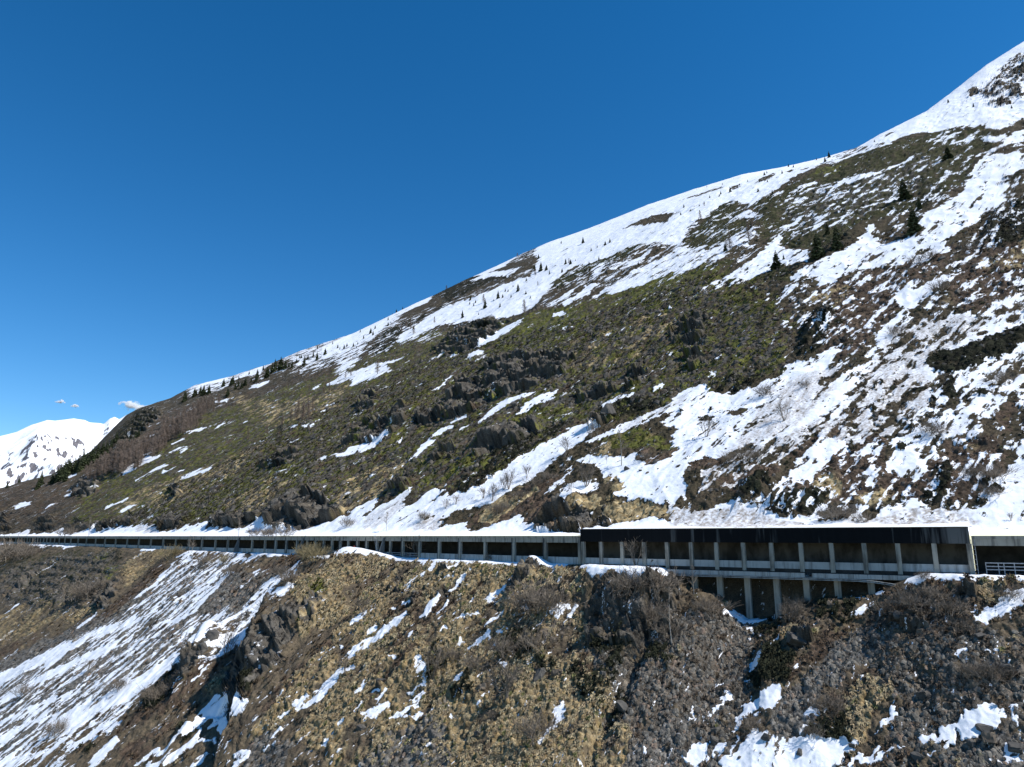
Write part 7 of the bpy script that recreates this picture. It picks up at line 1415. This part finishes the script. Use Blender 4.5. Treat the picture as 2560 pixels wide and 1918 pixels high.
def cloud(px, py, w, seed, label):
    X, Y, Z = (float(q) for q in ray(px, py)); k = 9000 / math.hypot(X, Y); bm = bmesh.new(); bmesh.ops.create_icosphere(bm, subdivisions=3, radius=1)
    me = bpy.data.meshes.new('cloud'); bm.to_mesh(me); bm.free()
    m = bpy.data.materials.new('cloud_vapour'); m.use_nodes = True; nt = m.node_tree; nt.nodes.clear(); ou = nt.nodes.new('ShaderNodeOutputMaterial'); v = nt.nodes.new('ShaderNodeVolumePrincipled'); v.inputs['Color'].default_value = (1, 1, 1, 1)
    tc = N(nt, 'ShaderNodeTexCoord'); ln = N(nt, 'ShaderNodeVectorMath', operation='LENGTH'); LK(nt, tc.outputs['Object'], ln.inputs[0])
    mp = N(nt, 'ShaderNodeMapping'); mp.inputs['Scale'].default_value = (2.2, 1, 1.0); mp.inputs['Location'].default_value = (seed * 3.1, 0, 0); LK(nt, tc.outputs['Object'], mp.inputs[0]); n = N(nt, 'ShaderNodeTexNoise', Scale=1.3, Detail=5.0); LK(nt, mp.outputs[0], n.inputs['Vector'])
    a = N(nt, 'ShaderNodeMath', operation='MULTIPLY_ADD'); LK(nt, n.outputs['Fac'], a.inputs[0]); a.inputs[1].default_value = 2.2; a.inputs[2].default_value = -.45
    s = N(nt, 'ShaderNodeMath', operation='SUBTRACT'); LK(nt, a.outputs[0], s.inputs[0]); LK(nt, ln.outputs['Value'], s.inputs[1])
    d = N(nt, 'ShaderNodeMapRange'); d.inputs['From Min'].default_value = 0; d.inputs['From Max'].default_value = .5; d.inputs['To Max'].default_value = 22.0 / w; LK(nt, s.outputs[0], d.inputs['Value']); LK(nt, d.outputs[0], v.inputs['Density']); nt.links.new(v.outputs[0], ou.inputs['Volume'])
    me.materials.append(m); c = put('cloud', me); c.location = (X * k, Y * k, Z * k); c.scale = (w * .5, w * .3, w * .22); c.rotation_euler = (0, 0, -math.atan2(X, Y)); tag(c, label, 'cloud', 'small white clouds', 'stuff')
cloud(334, 1014, 330, 1, 'small white cloud above the shoulder of the left ridge')
cloud(152, 1004, 120, 2, 'tiny faint cloud high above the snowy peak'); cloud(188, 1015, 110, 3, 'tiny faint cloud right of its neighbour above the snowy peak')

# ------------------------------------------------------------------ ground cover as loose stuff: tussocks, stones, dwarf shrubs
rng = np.random.RandomState(11)
def dome_template(n=7):
    t = np.arange(n) * 2 * np.pi / n
    r1 = np.stack([np.cos(t), np.sin(t), 0 * t - .15], 1); r2 = np.stack([.82 * np.cos(t + .4), .82 * np.sin(t + .4), 0 * t + .55], 1); top = np.array([[0, 0, .95]])
    V = np.concatenate([r1, r2, top]); F = []
    for i in range(n):
        j = (i + 1) % n
        F += [(i, j, n + i), (j, n + j, n + i), (n + i, n + j, 2 * n)]
    return V, np.array(F)
def tuft_template(n=18, droop=.25, seed=5, wid=.20):
    """a tuft of bent blades"""
    r = np.random.RandomState(seed); V = []; F = []
    for i in range(n):
        a = i * 2.39996 + r.uniform(-.3, .3); k = math.sqrt((i + .5) / n); ca, sa = math.cos(a), math.sin(a); z1 = (1.0 - .35 * k) * r.uniform(.8, 1.1); R = k * r.uniform(.85, 1.2); w = wid * r.uniform(.7, 1.3)
        b = (ca * R * .25, sa * R * .25, -.12); m = np.array((ca * R * .62, sa * R * .62, z1)); e = (ca * R * 1.08, sa * R * 1.08, z1 * (1 - k) * .9 + droop * k)
        p = np.array((-sa, ca, 0)) * w; o = len(V)
        V += [b, m - p, m + p, e]; F += [(o, o + 1, o + 2), (o + 1, o + 3, o + 2)]
    return np.array(V), np.array(F)
def rock_template(seed):
    r = np.random.RandomState(seed); bm = bmesh.new(); bmesh.ops.create_icosphere(bm, subdivisions=1, radius=1.0)
    V = np.array([v.co[:] for v in bm.verts]); F = np.array([[v.index for v in f.verts] for f in bm.faces]); bm.free()
    V = V * (0.75 + .5 * r.rand(len(V), 1)) * np.array([1, .8, .62]); return V, F
def scatter(name, tmpl, x, y, z, rad, hgt, col, material, label, smooth, jit=.18, tilt=None):
    n = len(x); Vt, Ft = tmpl; k = len(Vt)
    a = rng.rand(n) * 2 * np.pi; ca, sa = np.cos(a)[:, None], np.sin(a)[:, None]
    V = Vt[None] * (1 + jit * rng.randn(n, k, 1))
    vx = (V[..., 0] * ca - V[..., 1] * sa) * rad[:, None]; vy = (V[..., 0] * sa + V[..., 1] * ca) * rad[:, None]; vz = V[..., 2] * hgt[:, None]
    # sit square on the slope
    gx, gy = slope(x, y); vz = vz + gx[:, None] * vx + gy[:, None] * vy
    W = np.stack([vx + x[:, None], vy + y[:, None], vz + z[:, None]], -1).reshape(-1, 3)
    F = (Ft[None] + (np.arange(n) * k)[:, None, None]).reshape(-1, 3)
    C = np.repeat(col, k, 0) * (1 + .22 * rng.randn(n * k, 1))
    me = np_mesh(name, W, F, material, np.clip(C, .01, .8), smooth)
    o = put(name, me); tag(o, label, None, None, 'stuff'); return o
def slope(x, y):
    u, s = us(x, y); nx = np.interp(u, RU, RN[:, 0]); ny = np.interp(u, RU, RN[:, 1]); return .68 * nx, .68 * ny
def candidates(surf, n):
    az = np.radians(rng.uniform(-44, 44, n))
    k = np.argsort(RAZ); rr = np.interp(az, RAZ[k], np.hypot(RP[:, 0], RP[:, 1])[k])
    if surf == 'L': r = 62 + (rr - 62) * np.sqrt(rng.rand(n)) ; r = np.minimum(r, rr - 1)
    else: r = rr + 3 + (np.minimum(rr * 2.6, 620) - rr) * rng.rand(n) ** 1.1
    x = r * np.sin(az); y = r * np.cos(az)
    return x, y, r
tuss_mat = own_colour('dry_grass', 9.0, .55, 1.35); stone_mat = own_colour('scree_stone', 5.0, .6, 1.35); heath_mat = own_colour('dwarf_shrub', 4.0, .45, 1.5)
x, y, r = candidates('L', 190000)
u, s = us(x, y)
zb = base_lower(x, y, (u, s)); ok = (zb / r > -.335) & (r < 430) & (s < -2.5)
x, y, r = x[ok], y[ok], r[ok]
z, W, u, s = surf_all(x, y, 'L'); pick = rng.rand(len(x)); free = W['snow'] < .35
gate = np.clip(.62 + 1.5 * noise(x / 7, y / 7, 601) + .8 * noise(x / 2.5, y / 2.5, 602), .05, 1)
q = free & (pick < W['tan'] * .8 * gate * np.clip(230 / r, .3, 1)) & (W['rockP'] < .6)
n = q.sum(); rad = (.18 + .55 * rng.rand(n) ** 2.4) * np.clip(r[q] / 170, .9, 1.6)
t = rng.rand(n, 1); col = np.array([.44, .37, .225]) * (1 - t) + np.array([.32, .24, .145]) * t
col = col * (0.7 + .5 * rng.rand(n, 1)); gr = (rng.rand(n, 1) < .10); col = np.where(gr, np.array([.17, .165, .07]), col)
scatter('grass_tussocks', tuft_template(18), x[q], y[q], z[q] - .05, rad, rad * (.75 + .5 * rng.rand(n)), col, tuss_mat, 'dry tan grass tussocks covering the slope below the road', True)
print('tussocks', n)
q = (W['snow'] < .6) & (pick < np.maximum(W['grey'], W['greybrown'] * .8) * (1 - W['tan']) * 1.3 * np.clip(230 / r, .3, 1))
n = q.sum(); rad = (.075 + .60 * rng.rand(n) ** 6) * np.clip(r[q] / 150, .9, 1.8)
col = np.array([.135, .124, .105]) * (0.55 + .9 * rng.rand(n, 1)); col = np.where(rng.rand(n, 1) < .12, np.array([.21, .155, .115]), col)
scatter('scree_stones', rock_template(3), x[q], y[q], z[q] + .02, rad, rad * (.6 + .5 * rng.rand(n)), col, stone_mat, 'loose grey scree stones strewn over the lower slope', False, .2)
print('stones', n)
q = free & ((pick > 1 - .22 * np.clip(W['brown'] + .5 * W['twig'] + .3, 0, 1) * (1 - W['tan']) * np.clip(200 / r, .3, 1)) | ((pick > .45) & (W['dark'] > .5)) | ((pick > .6) & (W['green'] > .5)))
n = q.sum(); rad = (.25 + .45 * rng.rand(n) ** 2) * np.clip(r[q] / 160, .9, 1.6); dk = (W['dark'][q] > .5)[:, None]; gn = (W['green'][q] > .5)[:, None]
t = rng.rand(n, 1); col = np.where(dk, np.array([.020, .021, .012]) * (1 + t), np.where(gn, np.array([.08, .085, .025]) * (.6 + .8 * t), np.array([.07, .05, .034]) * (1 - t) + np.array([.14, .105, .07]) * t))
G = colours(x[q], y[q], 'L', u[q], s[q], {k: v[q] for k, v in W.items() if np.ndim(v)}); col = np.where(dk, col, .35 * col + .65 * G * (.45 + .9 * t))
scatter('low_heath', tuft_template(16, .55, 6), x[q], y[q], z[q] - .05, rad, rad * (.6 + .6 * rng.rand(n)), col, heath_mat, 'low brown heath and dark juniper cushions below the road', True, .3)
print('heath', n)
x, y, r = candidates('U', 130000)
z, W, u, s = surf_all(x, y, 'U'); pick = rng.rand(len(x)); snowy = W['snow'] > .5
crest = np.interp(np.arctan2(x, y), RGA, RGE); ok = (s > 5) & (z / r < crest - .012)
q = ok & np.where(snowy, (pick < .022 + .05 * W['dirty']) & (s > 16), pick < (.22 + .4 * W['dark'] + .15 * W['green'])) & (W['rockP'] < .8)
n = q.sum(); rad = (.30 + .8 * rng.rand(n) ** 2.2) * np.clip(r[q] / 300, .7, 1.5) * np.where(snowy[q], .7, 1)
t = rng.rand(n, 1); m = rng.rand(n, 1)
G = colours(x[q], y[q], 'U', u[q], s[q], {k: v[q] for k, v in W.items() if np.ndim(v)})
col = np.where(m < .15, np.array([.030, .032, .017]) * (.8 + t), G * (.55 + .9 * t))
scatter('mountain_heath', tuft_template(13, .35, 7, .26), x[q], y[q], z[q] - .08, rad, rad * (.4 + .6 * rng.rand(n)), col, heath_mat, 'low dark heath cushions dotted over the mountainside', True, .3)
print('heath up', n)

q = ok & (W['snow'] < .4) & (pick > 1 - .035 * (1 - W['tan']) - .14 * (W['rockP'] > .25)) & (s > 12)
n = q.sum(); rad = (.35 + 1.3 * rng.rand(n) ** 3) * np.clip(r[q] / 320, .7, 1.4)
col = np.array([.095, .086, .074]) * (0.5 + .9 * rng.rand(n, 1))
scatter('mountain_stones', rock_template(5), x[q], y[q], z[q] + .05, rad, rad * (.6 + .6 * rng.rand(n)), col, stone_mat, 'grey stones and small outcrops in the mountain heath', False, .2)
print('stones up', n)

# ------------------------------------------------------------------ boulders
rock_mat = noisy('boulder_rock', (.050, .047, .042), (.14, .13, .115), 1.1, bump=.12, lo=.3, hi=.7, detail=8)
rock_mat2 = noisy('boulder_rock_brown', (.10, .08, .06), (.20, .16, .12), 1.1, bump=.12, lo=.3, hi=.7, detail=8)
def boulder_mesh(seed, material):
    r = np.random.RandomState(seed); bm = bmesh.new(); bmesh.ops.create_cube(bm, size=1.0)
    for v in bm.verts: v.co = Vector([c * (1 + .35 * r.uniform(-1, 1)) for c in v.co])
    bmesh.ops.bevel(bm, geom=bm.edges[:], offset=.10, segments=1, affect='EDGES')
    for k in range(5):
        d = Vector(r.randn(3)); d.normalize()
        bmesh.ops.bisect_plane(bm, geom=bm.verts[:] + bm.edges[:] + bm.faces[:], plane_co=d * (.34 + .1 * r.rand()), plane_no=d, clear_outer=True)
        es = [e for e in bm.edges if e.is_boundary]
        if es: bmesh.ops.contextual_create(bm, geom=es)
    bmesh.ops.triangulate(bm, faces=bm.faces[:]); bmesh.ops.subdivide_edges(bm, edges=bm.edges[:], cuts=2, use_grid_fill=True)
    for v in bm.verts: v.co += Vector(r.randn(3)) * .018
    me = bpy.data.meshes.new('boulder'); bm.to_mesh(me); bm.free(); me.materials.append(material); return me
bmeshes = [boulder_mesh(k, rock_mat if k % 4 else rock_mat2) for k in range(8)]
ORD = ['first', 'second', 'third', 'fourth', 'fifth', 'sixth', 'seventh', 'eighth', 'ninth', 'tenth', 'eleventh', 'twelfth', 'thirteenth', 'fourteenth', 'fifteenth', 'sixteenth', 'seventeenth', 'eighteenth', 'nineteenth', 'twentieth']
def nth(i):
    if i < 20: return ORD[i]
    tens = {2: 'twenty', 3: 'thirty', 4: 'forty', 5: 'fifty', 6: 'sixty', 7: 'seventy', 8: 'eighty', 9: 'ninety'}
    k = i + 1
    if k >= 100: return 'hundred and ' + nth(k - 101) if k > 100 else 'hundredth'
    t, o = divmod(k, 10)
    return (tens[t][:-1] + 'ieth') if o == 0 else tens[t] + '-' + ORD[o - 1]
def ground_z(x, y, sf):
    z, W, u, s = surf_all(np.array([x]), np.array([y]), sf); return float(z[0])
cnt = {}
for i, (sf, x, y, w) in enumerate(BOULDERS):
    k = cnt.get(sf, 0); cnt[sf] = k + 1
    o = put('boulder', bmeshes[i % 8]); o.location = (x, y, ground_z(x, y, sf) + .02 * w); w = w * .62; sc = w / .85; o.scale = (sc, sc * rng.uniform(.8, 1.1), sc * rng.uniform(.7, 1.0)); o.rotation_euler = (rng.uniform(-.4, .4), rng.uniform(-.4, .4), rng.uniform(0, 6.28))
    tag(o, ('brownish' if i % 8 in (0, 4) else 'grey') + ' angular boulder, ' + nth(k) + ' from the left of those ' + ('below' if sf == 'L' else 'above') + ' the road', 'boulder', 'boulders ' + ('below' if sf == 'L' else 'above') + ' the road')

# ------------------------------------------------------------------ trees
bark = noisy('conifer_bark', (.05, .04, .03), (.10, .08, .06), 4.0)
needles = noisy('conifer_needles', (.020, .028, .014), (.075, .09, .038), 2.2, lo=.3, hi=.7)
larch_mat = noisy('larch_twigs', (.16, .122, .098), (.28, .22, .18), 2.5)
twig_mat = noisy('bare_twigs', (.13, .105, .08), (.27, .23, .185), 2.0); pale_bark = noisy('pale_bark', (.22, .20, .17), (.40, .37, .33), 3.0)
willow_mat = noisy('yellowish_twigs', (.19, .155, .085), (.32, .265, .15), 2.0)
def conifer(seed):
    """unit height: trunk mesh and crown mesh"""
    r = np.random.RandomState(seed); t = MB(); t.tube([(0, 0, -.05), (0, 0, .45), (.005, 0, 1)], [.022, .014, .002], 6)
    c = MB(); nl = 15; W = r.uniform(.23, .33)
    for i in range(nl):
        h = .06 + .92 * (i / (nl - 1)) ** .95; R = W * (1 - h) ** .75 * r.uniform(.8, 1.15) + .012
        nb = 9 if i < nl - 4 else 6; a0 = r.rand() * 6.28
        for k in range(nb):
            if r.rand() < .12: continue
            a = a0 + 6.283 * k / nb + r.uniform(-.2, .2); L = R * r.uniform(.65, 1.2); dz = -L * r.uniform(.25, .6); ca, sa = math.cos(a), math.sin(a); wv = L * .30
            b0 = (0, 0, h + .02)
            m1 = (ca * L * .55 - sa * wv, sa * L * .55 + ca * wv, h + dz * .35); m2 = (ca * L * .55 + sa * wv, sa * L * .55 - ca * wv, h + dz * .35); e = (ca * L, sa * L, h + dz + .01); dn = (ca * L * .6, sa * L * .6, h + dz * .9 - .03)
            c.add([b0, m1, e, m2, dn], [(0, 1, 2), (0, 2, 3), (1, 4, 2), (4, 3, 2), (0, 4, 1), (0, 3, 4)])
    return t.mesh('trunk', bark), c.mesh('crown', needles)
def branches(mb, p, d, L, R, depth, r, spread, nseg=3, kids=5, minr=.004):
    pts = [np.array(p, float)]; d = np.array(d, float)
    for i in range(nseg):
        d = d + r.randn(3) * .14 + np.array([0, 0, .05]); d /= np.linalg.norm(d); pts.append(pts[-1] + d * L / nseg)
    mb.tube(pts, [max(R * (1 - .75 * i / nseg), minr) for i in range(nseg + 1)], 4 if depth > 1 else 3, False)
    if depth == 0: return
    for k in range(kids):
        t = r.uniform(.30, 1.0); i = min(int(t * nseg), nseg - 1); q = pts[i] + (pts[i + 1] - pts[i]) * (t * nseg - i)
        nd = d + r.randn(3) * spread; nd /= np.linalg.norm(nd)
        branches(mb, q, nd, L * r.uniform(.38, .62), R * .5, depth - 1, r, spread, 2, kids, minr)
def larch(seed):
    r = np.random.RandomState(seed); t = MB(); t.tube([(0, 0, -.05), (.01, 0, .5), (0, .01, 1)], [.016, .011, .003], 5)
    c = MB(); n = 150
    for i in range(n):
        h = .12 + .86 * (i / n); R = .23 * (1 - h) ** .7 * r.uniform(.6, 1.15) + .02; a = r.rand() * 6.28; ca, sa = math.cos(a), math.sin(a)
        e = np.array((ca * R, sa * R, h + R * r.uniform(-.1, .35))); b = np.array((0, 0, h))
        c.tube([b, (b + e) / 2 + r.randn(3) * .008, e], [.0045, .004, .002], 3, False)
        for k in range(4):
            q = b + (e - b) * r.uniform(.3, 1); c.tube([q, q + r.randn(3) * .03 + np.array((0, 0, -.01))], [.003, .0015], 3, False)
    return t.mesh('trunk', bark), c.mesh('crown', larch_mat)
def bare(seed, kind, material):
    r = np.random.RandomState(seed); t = MB(); c = MB()
    if kind == 0:
        t.tube([(0, 0, -.04), (.02 * r.randn(), .02 * r.randn(), .45), (.03 * r.randn(), .03 * r.randn(), 1)], [.013, .009, .003], 5)
        for k in range(26):
            h = r.uniform(.3, .97); a = r.rand() * 6.28; branches(c, (0, 0, h), (math.cos(a), math.sin(a), .9), .30 * (1.15 - h), .006, 1, r, .5, 2, 5, .0026)
    elif kind == 1:
        for k in range(6):
            a = r.rand() * 6.28; sp = r.uniform(.1, .55); d = np.array((math.cos(a) * sp, math.sin(a) * sp, 1)); d /= np.linalg.norm(d)
            L = r.uniform(.45, .7); e = d * L; t.tube([(0, 0, -.04), tuple(e * .5 + r.randn(3) * .02), tuple(e)], [.014, .010, .006], 4, False)
            for j in range(6):
                q = e * r.uniform(.5, 1); nd = d + r.randn(3) * .45; nd /= np.linalg.norm(nd); branches(c, q, nd, r.uniform(.25, .42), .007, 1, r, .5, 3, 6, .0032)
    else:
        for k in range(20):
            a = r.rand() * 6.28; sp = r.uniform(.1, 1.1); d = np.array((math.cos(a) * sp, math.sin(a) * sp, 1)); d /= np.linalg.norm(d); b = np.array((r.uniform(-.3, .3), r.uniform(-.3, .3), -.05))
            L = r.uniform(.4, .8); t.tube([b, b + d * L * .5], [.010, .007], 3, False)
            for j in range(5): 
                nd = d + r.randn(3) * .4; nd /= np.linalg.norm(nd); branches(c, b + d * L * r.uniform(.3, .5), nd, r.uniform(.3, .55), .006, 1, r, .45, 2, 4, .0034)
    return t.mesh('trunk' if kind < 2 else 'stem_cluster', pale_bark if kind == 0 else material), c.mesh('crown', material)
def proto(name, meshes):
    e = empty(name); put(meshes[0].name, meshes[0], e); put(meshes[1].name, meshes[1], e); return e
used = set()
def plant(p, x, y, h, sf, sink=.03, wide=1.0):
    o = p if p.name not in used else copy_tree(p); used.add(p.name)
    o.location = (x, y, ground_z(x, y, sf) - sink * h); o.scale = (h * wide, h * wide, h); o.rotation_euler = (rng.uniform(-.04, .04), rng.uniform(-.04, .04), rng.uniform(0, 6.28)); return o
con = [proto('conifer_tree', conifer(k)) for k in range(6)]
lar = [proto('larch_tree', larch(40 + k)) for k in range(4)]
bar = {k: [proto(('bare_tree', 'bare_tree', 'bare_shrub')[k], bare(70 + 10 * k + i, k, twig_mat)) for i in range(4)] for k in (0, 1, 2)}
wil = [proto('bare_shrub', bare(120 + i, 2, willow_mat)) for i in range(2)]
def zone(x, y):
    a = math.degrees(math.atan2(x, y))
    return 0 if a < -27.5 else 1 if a < -15 else 2 if a < 5 else 3
CZ = ['in the dark stand on the left shoulder', 'along the left part of the ridge', 'on the middle of the snowy ridge', 'on the upper right mountainside']
LZ = ['in the brown larch stand on the left shoulder', 'on the heath under the left ridge', 'on the middle of the ridge', 'on the upper right mountainside']
cnt = {}
for i, (x, y, h) in enumerate(CONIFERS):
    o = plant(con[i % 6], x, y, h * .92, 'U', .03, rng.uniform(.8, 1.1)); k = zone(x, y); j = cnt.get(k, 0); cnt[k] = j + 1
    tag(o, nth(j) + (' conifer, tall,' if h > 14 else ' conifer, very small,' if h < 4.5 else ' conifer') + ' from the left ' + CZ[k], 'conifer', 'dark conifers ' + CZ[k])
cnt = {}
for i, (x, y, h) in enumerate(LARCHES):
    o = plant(lar[i % 4], x, y, h, 'U', .03, rng.uniform(.9, 1.2)); k = zone(x, y); j = cnt.get(k, 0); cnt[k] = j + 1
    tag(o, nth(j) + ' leafless larch from the left ' + LZ[k], 'larch', 'bare larches ' + LZ[k])
cnt = {}
for i, (sf, x, y, h, k) in enumerate(BARE):
    near_road = sf == 'L' and k == 2 and us(np.array([x]), np.array([y]))[1][0] > -9 and x < -20
    src = wil[i % 2] if near_road else bar[k][i % 4]
    o = plant(src, x, y, h, sf, .04, (1.0, 1.0, 1.35)[k])
    key = (sf, k == 2); j = cnt.get(key, 0); cnt[key] = j + 1
    kind = (' slender leafless tree', ' many-stemmed leafless tree', ' bare twiggy shrub')[k] if not near_road else ' bare yellowish shrub'
    tag(o, nth(j) + kind + ' from the left among those' + (' below' if sf == 'L' else ' above') + ' the road', 'shrub' if k == 2 else 'tree', ('bare shrubs' if k == 2 else 'bare trees') + (' below' if sf == 'L' else ' above') + ' the road')
